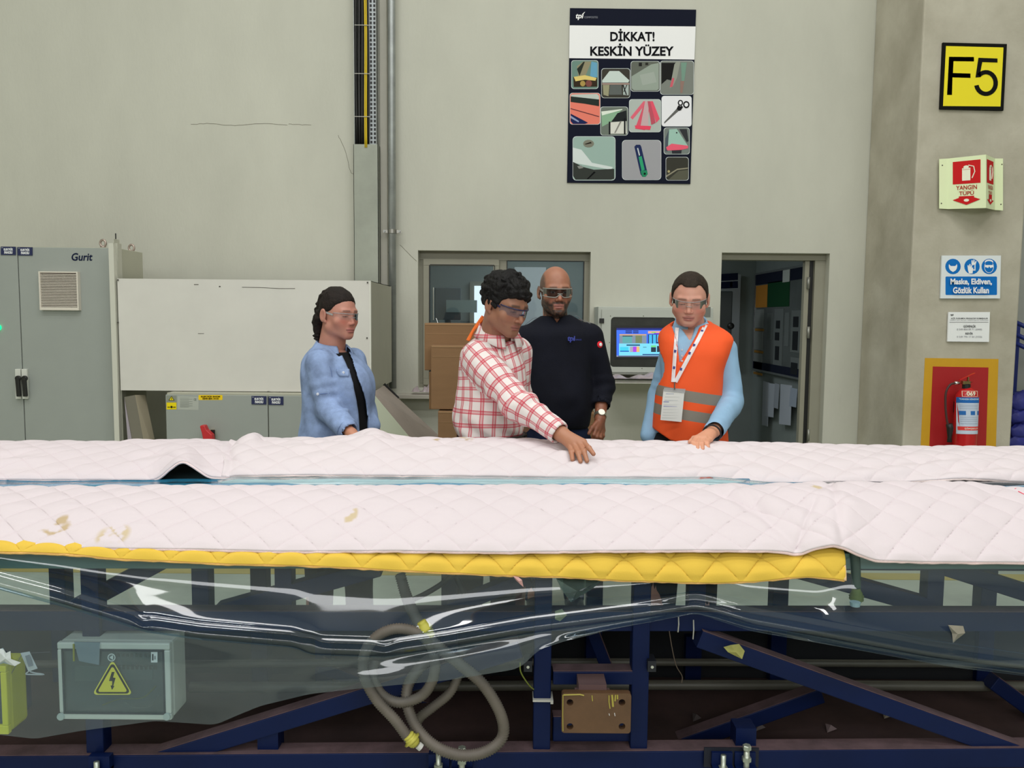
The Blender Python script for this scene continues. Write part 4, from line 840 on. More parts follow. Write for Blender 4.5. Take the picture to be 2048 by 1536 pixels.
def glasses(parent, hd, frame_m, lens_m, z1=.016, z0=-.023, arm_m=None, thick=.0022, name='safety_glasses', label=None, brow=True, full=False):
    G = []; n = 36; mb = MB()
    def pt(a, z, e=0): 
        r1, r2 = .079+e, .112+e; x = r1*math.sin(a); y = .0-(r2*math.cos(a))**1.0*1.0+.004
        return hd.wpt((x, y, z))
    A = np.radians(np.linspace(-66, 66, n))
    G = np.array([[pt(a, z1+(z0+ (.014*math.exp(-(a/.16)**2))+.008*(abs(a)/1.3)**3-z1)*v) for v in np.linspace(0, 1, 6)] for a in A])
    root = mb.grid(G).build(name, lens_m, parent, smooth=True, label=label)
    fb = MB()
    if brow: fb.tube([pt(a, z1, .001) for a in A], thick, n=6)
    if full: fb.tube([pt(a, z0+.014*math.exp(-(a/.16)**2)+.008*(abs(a)/1.3)**3, .001) for a in A], thick, n=6)
    fb.tube([pt(a, -.006+.0*a, .0015) for a in np.radians([-9, -4, 0, 4, 9])], thick*.9, n=6)
    fb.build('brow_bar', frame_m, root, smooth=True)
    for s in (-1, 1):
        a = s*math.radians(66); e = pt(a, (z1+z0)/2+.006)
        MB().beam(e, hd.wpt((s*.080, .015, .012)), .0025, .008).build('temple_arm', arm_m or frame_m, root)
    return root
def leg_tube(hip, foot, r0, r1, knee=None):
    return hip, foot, r0, r1
def body_low(parent, rows_f, arms, neck, legs):
    """the body under the clothes, coarse"""
    def f(P):
        d = rows_f(P)+.018
        for a, b, ra, rb in arms: d = smin(d, cone(P, a, b, ra, rb), .03)
        for a, b, ra, rb in legs: d = smin(d, cone(P, a, b, ra, rb), .03)
        return smin(d, cone(P, *neck), .03)
    return f
def trousers(parent, hips, m, x0, x1, Y, name='trousers', shoe_m=None, zw=1.0):
    cx = (x0+x1)/2; hw = (x1-x0)/2; L = []
    def f(P):
        d = ell(P, (cx, Y, zw-.10), (hw, .125, .17)); d = smax(d, P[:, 2]-zw, .01)
        for s in (-1, 1):
            k = (cx+s*hw*.55, Y-.01, .50); h = (cx+s*hw*.5, Y, zw-.14); a = (cx+s*hw*.6, Y+.02, .07)
            d = smin(d, cone(P, h, k, .088, .066), .05); d = smin(d, cone(P, k, a, .066, .056), .02)
        return smax(d+wrinkle(P, .004, (12, 12, 7)), .045-P[:, 2], .01)
    sdf_obj(name, f, (cx-hw-.06, Y-.18, 0), (cx+hw+.06, Y+.2, zw+.03), .014, m, parent)
    for s in (-1, 1):
        ax = cx+s*hw*.6
        sdf_obj('shoe', lambda P: smax(smin(ell(P, (ax, Y-.06, .045), (.048, .13, .045)), cone(P, (ax, Y+.02, .05), (ax, Y+.02, .09), .045, .042), .03), -P[:, 2]+.002, .005), (ax-.07, Y-.22, -.01), (ax+.07, Y+.12, .16), .012, shoe_m or mat('shoe_black', (30,28,28), .4), parent)
clear_lens = film_mat('clear_lens', [.95, .96, .97], .03, [.6, .6, .62], .12, .35, 1.35)
clear_frame = film_mat('clear_plastic', [.8, .82, .84], .45, [.62, .62, .62], .15, .6, 1.45)
steel_watch = mat('watch_steel', (200,196,180), .25, .9)
# ================================================================ people
def person(loc, label): return thing('person', loc, label, 'person')
def body(parent, parts):
    """parts: list of (fn, lo, hi, h, colour); one body object"""
    o = None
    for fn, lo, hi, h, c in parts:
        q = sdf_obj('body', fn, lo, hi, h, skin_m, parent, color=c); o = q if o is None else join_meshes(o, q)
    o.name = 'body'; return o
def bb(*pts, pad=.05):
    a = np.array([np.asarray(p, float)[:3] for p in pts]); return a.min(0)-pad, a.max(0)+pad
def head_part(hd, neck, h=.0032, extra=None):
    fn = lambda P: smin(hd.f(P), cone(P, *neck), .018)
    r = .155*hd.s; lo = hd.c-[r, r, r*1.0]; hi = hd.c+[r, r, r]; lo = np.minimum(lo, np.asarray(neck[1])-[.10, .10, .0]); hi = np.maximum(hi, np.asarray(neck[1])+[.1, .1, 0])
    return fn, lo, hi
def collar(parent, c, r1, r2, h, drop, tipdrop, gap, m, ry=1.0, tilt=0.0, yaw=0.0, name='collar', n=60, thick=.002):
    G = []
    for i in range(n):
        u = i/(n-1); a = gap+(2*math.pi-2*gap)*u; e = max(0, 1-min(u, 1-u)/.16); back = .5-.5*math.cos(2*math.pi*u)
        an = a-math.pi/2+yaw; ca, sa = math.cos(an), math.sin(an)
        row = []
        for rr, zz in ((r1*.98, -.01), (r1, h*(.45+.55*back)), (r1*1.05, h*(.5+.55*back)+.003), ((r1+r2)/2*1.02, h*.2-drop*.2), (r2*(1+.10*e), -drop*(1-.35*back)-tipdrop*e)):
            row.append(np.array(c)+[rr*ca, rr*sa*ry, zz+tilt*back])
        G.append(row)
    return MB().grid(np.array(G)).build(name, m, parent, smooth=True, thick=thick)
def cloth(name, rgb, rough=.85, k=1.35, var=.12, vs=9, bump=.3, bs=380): return mat(name, rgb, rough, k=k, var=var, vscale=vs, bump=bump, bscale=bs, spec=.2)
SK = dict(navy=(148,100,78), check=(140,97,76), vest=(186,136,118), woman=(168,117,101))
low_c = lambda base: (lambda P: np.tile(np.array(lin(base))*1.25, (len(P), 1)))
# ------------------------------------------------ the man in the navy polo
YN = 4.0
pn = person((W(1113, 700, YN)[0], YN, 0), 'balding bearded man in dark navy polo sweatshirt and goggles, standing upright in the middle')
hd = Head(W(1111, 583, YN-.02), 9, 5, 0, .985, jaw=1.1, nose=1.05)
nk = (hd.wpt((0, .022, -.05)), W(1112, 652, YN+.04), .058, .064)
TR = torso_f([(1084,1142,630,YN+.02,.06),(1060,1168,646,YN+.02,.085),(1045,1180,664,YN,.11),(1042,1184,700,YN,.125),(1045,1182,740,YN-.01,.135),(1046,1184,790,YN-.02,.150),(1050,1183,830,YN-.01,.148),(1054,1178,856,YN,.135)])
aR = [W(1181,675,YN), W(1206,772,YN+.02), W(1200,838,YN-.11)]; aL = [W(1046,678,YN), W(1030,775,YN+.02), W(1026,840,YN-.08)]
cf = skin_color(hd, SK['navy'], beard=((.022,.016,.014), 1.0), bald=True, hair=(.09,.06,.045), brow=(.05,.03,.02), browt=1.2)
f1, lo, hi = head_part(hd, nk)
def mkhand(ws, kn, tips, thumb, r=.0085):
    return [(ws, k, .021, .0125) for k in kn], [[k, (k*.45+t*.55), t] if len(np.shape(t)) == 1 else [k]+list(t) for k, t in zip(kn, tips)], thumb
wr = aR[2]
kn = [W(1192,858,YN-.16), W(1197,861,YN-.15), W(1202,862,YN-.13), W(1206,861,YN-.11)]
tp = [[W(1188,870,YN-.18), W(1184,880,YN-.17)], [W(1194,874,YN-.18), W(1189,884,YN-.17)], [W(1201,875,YN-.17), W(1195,884,YN-.16)], [W(1206,872,YN-.14), W(1202,881,YN-.14)]]
pa, fi, th = mkhand(wr, kn, tp, [W(1193,845,YN-.14), W(1184,856,YN-.17), W(1178,867,YN-.18)], .0095)
pa.append((aR[1]*.55+aR[2]*.45, wr, .034, .0245))
h1 = hand(None, pa, fi, th, .0095)
wl = aL[2]; kn = [W(1040,858,YN-.13), W(1036,860,YN-.12), W(1032,860,YN-.10), W(1028,859,YN-.09)]
tp = [[k+[.002, -.015, -.03], k+[.004, -.015, -.055]] for k in kn]
pa, fi, th = mkhand(wl, kn, tp, [W(1035,848,YN-.11), W(1043,858,YN-.14), W(1045,868,YN-.15)], .0095); pa.append((aL[1]*.15+aL[2]*.85, wl, .030, .024)); h2 = hand(None, pa, fi, th, .0095)
lowf = body_low(pn, TR, [(aR[0], aR[1], .045, .038), (aR[1], aR[2], .038, .027), (aL[0], aL[1], .045, .038), (aL[1], aL[2], .038, .027)], (nk[0]*.4+nk[1]*.6, nk[1]+[0, 0, -.03], .05, .055), [((pn.location[0]-.09, YN, .95), (pn.location[0]-.1, YN, .5), .07, .05), ((pn.location[0]+.09, YN, .95), (pn.location[0]+.1, YN, .5), .07, .05), ((pn.location[0]-.1, YN, .5), (pn.location[0]-.1, YN, .08), .05, .04), ((pn.location[0]+.1, YN, .5), (pn.location[0]+.1, YN, .08), .05, .04)])
X_ = pn.location[0]
body(pn, [(f1, lo, hi, .0034, cf), (h1, *bb(W(1170,835,YN-.2), W(1212,890,YN-.05), aR[2], aR[1]*.55+aR[2]*.45, pad=.045), .0035, low_c((126,78,56))), (h2, *bb(W(1020,835,YN-.2), W(1050,882,YN-.05), aL[2], pad=.03), .0035, low_c((126,78,56))),
          (lambda P: smax(lowf(P), P[:, 2]-(TR.z1-.02), .01), (X_-.3, YN-.18, .04), (X_+.32, YN+.2, TR.z1), .02, low_c(SK['navy']))])
nvm = cloth('navy_knit', (15,17,27), k=1.3, var=.25, bump=.35)
vz = W(1113, 646, YN)[2]; ztop = W(1112, 622, YN)[2]
aRn = aR; axn = (aR[2]-aR[1])/np.linalg.norm(aR[2]-aR[1])
def shirt(P):
    d = TR(P); w = wrinkle(P, .006, (10, 10, 7), 2)
    a1 = smin(cone(P, aR[0], aR[1], .066, .055), cone(P, aR[1], aR[2], .055, .036), .02)+folds(P, aR[0], aR[2], 0, 0, .62, .3, 9, .004)
    a1 = smax(a1, (P-(aRn[1]*.42+aRn[2]*.58))@axn, .004)
    a2 = smin(cone(P, aL[0], aL[1], .066, .055), cone(P, aL[1], aL[2], .055, .040), .02)
    d = smin(smin(d, a1, .035), a2, .035)+w
    v = np.abs(P[:, 0]-nk[1][0])-np.clip((P[:, 2]-vz)*.62, -.05, .09)+.0
    d = smax(d, -smax(v, P[:, 1]-(YN+.02), .004), .004)
    return smax(d, -cone(P, nk[0], nk[1]+[0, 0, .02], .064, .066), .006)
sdf_obj('shirt', shirt, (X_-.36, YN-.22, W(1113,866,YN)[2]-.02), (X_+.36, YN+.24, ztop+.03), .0065, nvm, pn, label='dark navy polo sweatshirt')
collar(pn, nk[1]+[0, -.012, .018], .068, .090, .026, .018, .030, .55, nvm, tilt=.01)
sdf_obj('cuff', lambda P: smax(np.abs(cone(P, aRn[2]*.4+aRn[1]*.6, aRn[2]*.64+aRn[1]*.36, .044, .0415))-.003, np.maximum((P-(aRn[1]*.37+aRn[2]*.63))@axn, ((aRn[1]*.58+aRn[2]*.42)-P)@axn), .003), *bb(aR[2], aR[2]*.4+aR[1]*.6, pad=.06), .006, nvm, pn)
q = lambda x, y, o=0: W(x, y, YN-.146-o)
mb = MB(); bl_ = mat('navy_logo', (44,56,140), .6, k=1.3)
def onf(x, y, o=0):       # march to the shirt front
    d = W(x, y, YN)-CAM; ts = np.linspace(.93, .985, 60); P = CAM+d*ts[:, None]; s = TR(P)+wrinkle(P, .006, (10,10,7), 2); i = int(np.argmax(s < .0)); return CAM+d*(ts[i]-.0035)
letters(mb, 'tpi', (1134,672,1149,685), onf, bl_, .001, .04, 1.5); letters(mb, 'COMPOSITES', (1150,678,1163,681), onf, bl_, .001); mb.build('chest_logo', None, pn)
mb = MB(); ref = mat('reflective_piping', (98,100,104), .4, k=1.3)
def srf(f, x, y, Y, o=.002):
    d = W(x, y, Y)-CAM; ts = np.linspace(.90, 1.04, 260); P = CAM+d*ts[:, None]; s = f(P); i = int(np.argmax(s < 0)); return CAM+d*(ts[i] if s[i] < 0 else 1.0)-d/np.linalg.norm(d)*o
for pts in ([(1150,631),(1157,634),(1164,640),(1172,643),(1181,648)], [(1050,650),(1058,643),(1066,637),(1074,635)]): mb.tube(spline([srf(shirt, x, y, YN) for x, y in pts], 5), .0016, ref, 5)
mb.build('piping', None, pn)
c_ = srf(shirt, 1200, 689, YN, .001); mb = MB(); mb.lathe(c_, [(0, .004), (.012, .004), (.017, .0)], flat((196,40,50)), 16, (.5, -.85, .1)).lathe(c_+[.002, -.003, 0], [(0, .004), (.009, .002)], flat((220,214,210)), 12, (.5, -.85, .1)); mb.build('arm_badge', None, pn)
wc = wr*.78+aR[1]*.22+(aR[2]-aR[1])*.16; ax = (aR[2]-aR[1])/np.linalg.norm(aR[2]-aR[1]); wc = aR[2]*.90+aR[1]*.10
mb = MB(); u = np.cross(ax, [0, 1, 0]); u /= np.linalg.norm(u); v_ = np.cross(ax, u)
for i in range(22):
    a = 2*math.pi*i/22; p = wc+(u*math.cos(a)+v_*math.sin(a))*.0295; mb.beam(p-ax*.008, p+ax*.008, .0075, .004, up=u*math.cos(a)+v_*math.sin(a))
wt = mb.build('wrist_watch', steel_watch, pn); MB().lathe(wc-v_*.0295*np.sign((v_@np.array([0, 1, 0])) or 1), [(.0, .005), (.016, .005), (.018, 0)], None, 18, -v_*np.sign((v_@np.array([0, 1, 0])) or 1)).build('watch_face', mat('watch_dial', (210,205,190), .3, .4), wt)
trousers(pn, None, cloth('jeans_navy', (22,32,56), var=.3), W(1050,850,YN)[0], W(1180,850,YN)[0], YN, zw=.99)
gl = glasses(pn, hd, mat('goggle_frame', (140,140,134), .45, k=1.1), film_mat('smoke_lens', [.34,.34,.35], .05, [.1,.1,.1], .15, .3, 1.35), z1=.018, z0=-.024, thick=.0026, label='grey framed safety goggles with tinted lenses', full=True)
# ------------------------------------------------ the man in the orange vest
YV = 3.5
pv = person((W(1378, 700, YV)[0], YV, 0), 'man in orange reflective vest over light blue shirt, hand resting on the quilt')
hd = Head(W(1379, 598, YV-.04), -13, 18, 2, .885, jaw=1.0, nose=.95, fat=.004, wide=1.09)
nk = (hd.wpt((0, .022, -.05)), W(1382, 668, YV+.05), .056, .064)
TR = torso_f([(1346,1416,646,YV+.04,.07),(1329,1446,658,YV+.03,.092),(1320,1462,674,YV+.01,.108),(1318,1456,702,YV,.118),(1318,1440,745,YV,.120),(1314,1440,800,YV,.120),(1310,1446,840,YV,.125),(1304,1452,888,YV+.01,.130)])
aR = [W(1450,700,YV+.01), W(1464,805,YV-.03), W(1427,862,YV-.44)]; aL = [W(1345,698,YV+.08), W(1319,790,YV+.12), W(1299,872,YV+.03)]
X_ = pv.location[0]
cf = skin_color(hd, SK['vest'], stubble=.12, brow=(.10,.055,.04), browt=1.0, lips=(.46,.17,.14), red=.10, down=True)
f1, lo, hi = head_part(hd, nk)
wr = aR[2]; Yh = YV-.33
kn = [W(1392,878,2.97), W(1401,877.5,2.965), W(1410,878,2.965), W(1419,879,2.975)]
tp = [[W(1385,886,2.93), W(1387,893,2.905)], [W(1394,888,2.92), W(1395,897,2.89)], [W(1404,888,2.92), W(1405,897.5,2.89)], [W(1414,887,2.93), W(1416,894,2.91)]]
pa, fi, th = mkhand(wr, kn, tp, [W(1402,872,3.02), W(1388,877,3.0), W(1380,884,2.96)], .0092); pa.append((aR[1]*.12+aR[2]*.88, wr, .029, .023))
h1 = hand(None, pa, fi, th, .0092)
wl = aL[2]; kn = [wl+[.012-.012*i+.01, -.02+.012*i, -.07] for i in range(4)]; tp = [[k+[.002, -.01, -.035], k+[.006, -.018, -.06]] for k in kn]
pa, fi, th = mkhand(wl, kn, tp, [wl+[.01, -.02, -.02], wl+[.02, -.045, -.05], wl+[.018, -.05, -.08]], .0092); pa.append((aL[1]*.12+aL[2]*.88, wl, .029, .023)); h2 = hand(None, pa, fi, th, .0092)
def legs(X_, Y): return [((X_-.09, Y, .9), (X_-.1, Y, .5), .07, .05), ((X_+.09, Y, .9), (X_+.1, Y, .5), .07, .05), ((X_-.1, Y, .5), (X_-.1, Y, .08), .05, .04), ((X_+.1, Y, .5), (X_+.1, Y, .08), .05, .04)]
lowf2 = body_low(pv, TR, [(aR[0], aR[1], .042, .036), (aR[1], aR[2], .036, .025), (aL[0], aL[1], .042, .036), (aL[1], aL[2], .036, .025)], (nk[0]*.4+nk[1]*.6, nk[1]+[0, 0, -.03], .05, .052), legs(X_, YV))
zt2 = TR.z1
body(pv, [(f1, lo, hi, .0032, cf), (h1, *bb(W(1375,862,2.9), W(1432,902,3.16), pad=.03), .0032, low_c((196,140,112))), (h2, wl-[.06, .08, .19], wl+[.06, .05, .04], .0045, low_c((190,134,108))),
          (lambda P: smax(lowf2(P), P[:, 2]-(zt2-.02), .01), (X_-.3, YV-.35, .04), (X_+.32, YV+.2, zt2), .02, low_c(SK['vest']))])
blu = cloth('light_blue_cotton', (134,168,196), k=1.25, var=.08)
nkv = nk; cen = W(1372, 668, YV)[0]; vzs = W(1370, 682, YV)[2]
def sleeves(P):
    a1 = smin(cone(P, aR[0], aR[1], .054, .050), cone(P, aR[1], aR[2], .051, .039), .015)+folds(P, aR[0], aR[1], 0, 0, .8, .4, 7, .006, .7)+folds(P, aR[1], aR[2], 0, 0, .25, .4, 5, .006, .8)
    a2 = smin(cone(P, aL[0], aL[1], .052, .046), cone(P, aL[1], aL[2], .046, .037), .015)+folds(P, aL[0], aL[1], 0, 0, .85, .4, 6, .004)
    return np.minimum(a1, a2)
TRv = TR
def shirt(P):
    d = smax(TRv(P)+.010, W(1330, 864, YV)[2]-P[:, 2], .005); d = smin(d, sleeves(P), .02)+wrinkle(P, .0045, (13, 13, 9), 7)
    v = np.abs(P[:, 0]-cen)-np.clip((P[:, 2]-vzs)*.5, -.05, .05); d = smax(d, -smax(v, P[:, 1]-(YV+.02), .004), .004)
    return smax(d, -cone(P, nkv[0], nkv[1]+[0, 0, .02], .060, .062), .005)
shirt_b = shirt
sdf_obj('shirt', shirt, (X_-.30, YV-.46, W(1378,900,YV)[2]-.03), (X_+.30, YV+.2, W(1378,640,YV)[2]+.03), .006, blu, pv, label='light blue cotton shirt')
collar(pv, nk[1]+[-.004, -.012, .014], .064, .090, .052, .012, .050, .26, blu, tilt=.02, yaw=-.12)
dvv = (aR[2]-aR[1])/np.linalg.norm(aR[2]-aR[1]); uu = np.cross(dvv, [0, 0, 1]); uu /= np.linalg.norm(uu); ww = np.cross(dvv, uu)
MB().tube([aR[2]+dvv*.036+(uu*math.cos(a)+ww*math.sin(a))*.0335 for a in np.linspace(0, 2*math.pi, 28, endpoint=False)], .0035, n=8, closed=True).build('cuff_band', mat('cuff_black', (22,22,28), .7), pv, smooth=True, label='dark inner cuff band')
def vm():
    m = mat('vest_orange', (238,84,30), .75, k=1.2, bump=.2, bscale=500); nt = m.node_tree; N = nt.nodes; L = nt.links; b = N['Principled BSDF']
    uv = N.new('ShaderNodeUVMap'); uv.uv_map = 'cloth'; sp = N.new('ShaderNodeSeparateXYZ'); L.new(uv.outputs[0], sp.inputs[0])
    def band(c, h):
        s = N.new('ShaderNodeMath'); s.operation = 'SUBTRACT'; L.new(sp.outputs[1], s.inputs[0]); s.inputs[1].default_value = c
        a = N.new('ShaderNodeMath'); a.operation = 'ABSOLUTE'; L.new(s.outputs[0], a.inputs[0])
        l = N.new('ShaderNodeMath'); l.operation = 'LESS_THAN'; L.new(a.outputs[0], l.inputs[0]); l.inputs[1].default_value = h; return l
    b1, b2 = band(BANDS[0], .0235), band(BANDS[1], .0225); ad = N.new('ShaderNodeMath'); ad.operation = 'ADD'; L.new(b1.outputs[0], ad.inputs[0]); L.new(b2.outputs[0], ad.inputs[1])
    mx = N.new('ShaderNodeMix'); mx.data_type = 'RGBA'; L.new(ad.outputs[0], mx.inputs[0]); mx.inputs[6].default_value = [min(.95, v*1.2) for v in lin((240,84,30))]+[1]; mx.inputs[7].default_value = [v*1.3 for v in lin((122,116,106))]+[1]
    L.new(mx.outputs[2], b.inputs['Base Color']); return m
xA, xB = W(1312, 782, YV), W(1440, 803, YV); SL_ = (xB[2]-xA[2])/(xB[0]-xA[0])
bandv = lambda x, y: (lambda p: p[2]-SL_*(p[0]-X_))(W(x, y, YV-.1))
BANDS = (bandv(1378, 792), bandv(1378, 830))
hem = [(1300,864),(1312,861),(1322,868),(1340,880),(1360,885),(1400,888),(1460,892)]
hx = [W(x, y, YV-.1)[0] for x, y in hem]; hz_ = [W(x, y, YV-.1)[2] for x, y in hem]
vzl = W(1358, 727, YV-.1)[2]; vxl = W(1358, 727, YV-.1)[0]; vx0, vx1 = W(1351, 650, YV-.1)[0], W(1410, 646, YV-.1)[0]; vzt = W(1380, 646, YV)[2]
def vest(P):
    d = TRv(P)-.007+wrinkle(P, .005, (9, 9, 6), 9)
    x, y, z = P.T; t = np.clip((z-vzl)/(vzt-vzl), 0, 1.6); xl = vxl+(vx0-vxl)*t; xr = vxl+(vx1-vxl)*t
    v = np.maximum(xl-x, x-xr); d = smax(d, -np.maximum(v, np.maximum(y-(YV+.05), vzl-z)), .003)
    for s, A in ((1, aR), (-1, aL)):
        c_ = A[0]+(A[1]-A[0])*.42+np.array([s*.034, 0, 0]); d = smax(d, -ell(P, c_, (.052, .16, .145)), .006)
    d = smax(d, np.interp(x, hx, hz_)-z, .003)
    return smax(d, -cone(P, nkv[0], nkv[1]+[0, 0, .0], .075, .078), .004)
sdf_obj('reflective_vest', vest, (X_-.22, YV-.17, W(1378,900,YV)[2]-.03), (X_+.24, YV+.2, zt2+.03), .0045, vm(), pv, uv=lambda V, Q: np.stack([V[Q.ravel(), 0], V[Q.ravel(), 2]-SL_*(V[Q.ravel(), 0]-X_)], 1), label='orange vest with two grey reflective bands')
# lanyard and badge
mb = MB(); lw = mat('lanyard_white', (216,210,212), .6, k=1.25)
def strip(mb, pts, wd, m, f, Y, o):
    C_ = [(srf(f, x, y, Y, o)) for x, y in pts]; n = len(pts); G = []
    for i, (x, y) in enumerate(pts):
        a = pts[max(0, i-1)]; b = pts[min(n-1, i+1)]; dx, dy = b[0]-a[0], b[1]-a[1]; l = math.hypot(dx, dy); nx, ny = -dy/l*wd, dx/l*wd
        G.append([srf(f, x+nx, y+ny, Y, o), C_[i]-np.array([0, .001, 0]), srf(f, x-nx, y-ny, Y, o)])
    mb.grid(np.array(G), m)
full = lambda P: np.minimum(vest(P), shirt_b(P))
mid = lambda a, b, n: [(a[0]+(b[0]-a[0])*t, a[1]+(b[1]-a[1])*t) for t in np.linspace(0, 1, n)]
flat_front = lambda P: P[:, 1]*-1+(YV-.128)
def front(P): return -(P[:, 1]-(YV-.122-.02*np.clip((P[:, 2]-1.2)*0, 0, 1)))
strip(mb, mid((1355,650),(1353,668),4)[:-1]+mid((1353,668),(1346,764),14), 3.6, lw, full, YV, .006); strip(mb, mid((1414,645),(1400,672),6)+mid((1398,676),(1351,764),12), 3.8, lw, full, YV, .006)
ly = mb.build('lanyard', None, pv, label='white lanyard with dark printed marks', thick=.0012)
mb = MB(); ik = flat((64,66,120))
for x, y in ((1350,702),(1348,735),(1404,662),(1379,706),(1362,738),(1388,690)):
    p = srf(full, x, y, YV, .009); mb.prism([p+[-.005, 0, -.006], p+[.004, 0, -.007], p+[.006, 0, .004], p+[-.004, 0, .006]], (0, -.0006, 0))
o = MB(); o.v, o.f = mb.v, mb.f; o.m = mb.m; fixn(o.build('printed_mark', ik, ly, kind='stuff'))
YB = YV-.150
q = on_plane(YB)
bg = MB().prism([q(1327,779), q(1369,783), q(1363,844), q(1321,840)], (0, .004, 0)).build('badge', mat('badge_paper', (206,206,202), .35, k=1.25), pv, label='white visitor badge card in a clear sleeve')
prints('badge_print', bg, on_plane(YB-.0), [([(1326+x0,y0),(1326+x1,y0+.15*(x1-x0)*.2),(1326+x1,y0+1.2),(1326+x0,y0+1)], c) for x0, x1, y0, c in ((6,22,787,(130,136,160)),(4,34,793,(170,172,170)),(3,30,800,(150,154,160)),(1,12,803,(70,80,150)),(1,33,808,(170,172,170)),(1,28,812,(100,104,160)),(0,32,818,(168,170,168)),(0,30,824,(168,170,168)),(-1,31,830,(168,170,168)),(-2,28,835,(168,170,168)))])
MB().prism([q(1328,775,.002), q(1371,778,.002), q(1370,786,.002), q(1327,782,.002)], (0, .003, 0)).build('badge_sleeve', clear_frame, bg)
MB().beam(W(1349, 764, YB-.002), W(1349, 779, YB-.002), .010, .004).build('badge_clip', mat('clip_steel', (120,120,118), .3, .9), bg)
zr = W(1370, 690, YV)[2]
mb = MB(); 
for y in (700, 712, 722): mb.lathe(srf(full, 1364, y, YV, .001), [(.0045, 0), (.004, .002), (0, .0022)], None, 10, (0, -1, 0))
mb.build('shirt_button', mat('button_white', (200,205,210), .3), pv, kind='stuff')
hdv = hd
def hair_v(P):
    q = hdv.loc(P); x, y, z = np.abs(q[:, 0]), q[:, 1], q[:, 2]; m = np.stack([x, y, z], 1)
    d = ell(m, (0, .014, .032), (.0815, .105, .0995)); front_ = z-(.062+.05*np.clip(.06-x, -.05, .06)-.0-.35*np.clip(x-.045, 0, 1)*1.0)
    sidez = .010-.9*np.clip(y-.0, -.03, .08)
    cut = np.where(y < -.02, .064-z-.25*np.clip(x-.02, 0, 1)+np.clip(x-.055, 0, 1)*4.2*np.clip((y+.085)/.07, 0, 1)*0, 0)
    cut = np.maximum((.060-.30*(x/.07)**2*.06-z), 0)*0
    line = np.interp(y, [-.11, -.055, -.035, -.018, .0, .03, .08, .11], [.084, .075, .052, -.010, -.004, -.028, -.055, -.06])
    line = line+(y < -.03)*.016*np.exp(-((x-.043)/.013)**2)
    d = smax(d, line-z, .006)
    return (d+.0022*vnoise(P, (90, 90, 90)))*hdv.s
sdf_obj('hair', hair_v, hd.c-.125, hd.c+.135, .0036, hair_mat('short_brown_hair', (50,39,30)), pv, label='short dark brown hair')
glasses(pv, hd, clear_frame, clear_lens, arm_m=clear_frame, label='clear safety glasses', thick=.0016)
trousers(pv, None, cloth('trousers_black', (20,20,24)), W(1304,850,YV)[0], W(1450,850,YV)[0], YV+.01, zw=1.015)
# ------------------------------------------------ the woman
YW = 3.5
pw = person((W(672, 700, YW)[0], YW, 0), 'dark-haired woman in open light blue denim shirt over black top, facing right')
hd = Head(W(677, 629, YW-.02), 54, 5, 0, .885, jaw=.9, nose=.8, fat=.006)
nk = (hd.wpt((0, .022, -.05)), W(662, 706, YW+.01), .052, .060)
TR = torso_f([(634,690,690,YW+.01,.075),(616,704,703,YW+.01,.105),(604,716,722,YW,.125),(601,728,748,YW,.135),(604,740,775,YW,.135),(606,745,805,YW,.130),(606,747,840,YW,.130),(602,748,885,YW,.140)])
aR = [W(641,726,YW-.11), W(655,815,YW-.13), W(703,868,YW-.27)]; aL = [W(706,722,YW+.12), W(722,800,YW+.15), W(744,850,YW+.0)]
X_ = pw.location[0]
cf = skin_color(hd, SK['woman'], brow=(.05,.03,.022), lips=(.46,.16,.14), browt=.85, red=.10, down=True)
f1, lo, hi = head_part(hd, nk)
wr = aR[2]; dv = (aR[2]-aR[1]); dv /= np.linalg.norm(dv); sd = np.cross(dv, [0, 0, 1]); sd /= np.linalg.norm(sd)
kn = [wr+dv*.075+sd*(.018-.013*i)+[0, 0, -.002*i] for i in range(4)]; tp = [[k+dv*.03+[0, 0, -.008], k+dv*.052+[0, 0, -.022]] for k in kn]
pa, fi, th = mkhand(wr, kn, tp, [wr+dv*.02-sd*.02, wr+dv*.05-sd*.04, wr+dv*.075-sd*.042], .008); pa.append((aR[1]*.3+aR[2]*.7, wr, .028, .021)); h1 = hand(None, pa, fi, th, .008)
wl = aL[2]; kn = [wl+[.03, -.01+.01*i, -.05] for i in range(4)]; tp = [[k+[.01, 0, -.03], k+[.014, -.01, -.05]] for k in kn]
pa, fi, th = mkhand(wl, kn, tp, [wl+[0, -.02, -.02], wl+[.01, -.03, -.05], wl+[.01, -.03, -.07]], .008); pa.append((aL[1]*.2+aL[2]*.8, wl, .028, .021)); h2 = hand(None, pa, fi, th, .008)
lowf3 = body_low(pw, TR, [(aR[0], aR[1], .040, .034), (aR[1], aR[2], .034, .022), (aL[0], aL[1], .040, .034), (aL[1], aL[2], .034, .022)], (nk[0]*.4+nk[1]*.6, nk[1]+[0, 0, -.03], .045, .05), legs(X_, YW))
zt3 = TR.z1
TRw = TR
bust = (W(718, 752, YW)[0], YW-.055)
body(pw, [(f1, lo, hi, .0031, cf), (h1, *bb(aR[1]*.3+aR[2]*.7, wr+dv*.14, pad=.045), .0035, low_c((172,118,92))), (h2, wl-[.06, .06, .13], wl+[.08, .06, .04], .005, low_c((172,118,92))),
          (lambda P: smax(lowf3(P), P[:, 2]-(zt3-.01), .01), (X_-.3, YW-.35, .04), (X_+.32, YW+.28, zt3), .02, low_c(SK['woman']))])
xs_l = [W(x, y, YW-.05) for x, y in ((690,706),(700,722),(712,742),(720,765),(726,800),(729,840),(731,890))]
zc_ = np.array([p[2] for p in xs_l])[::-1]; xc_ = np.array([p[0] for p in xs_l])[::-1]
denim = cloth('light_denim', (130,150,186), k=1.3, var=.34, vs=16, bump=.35)
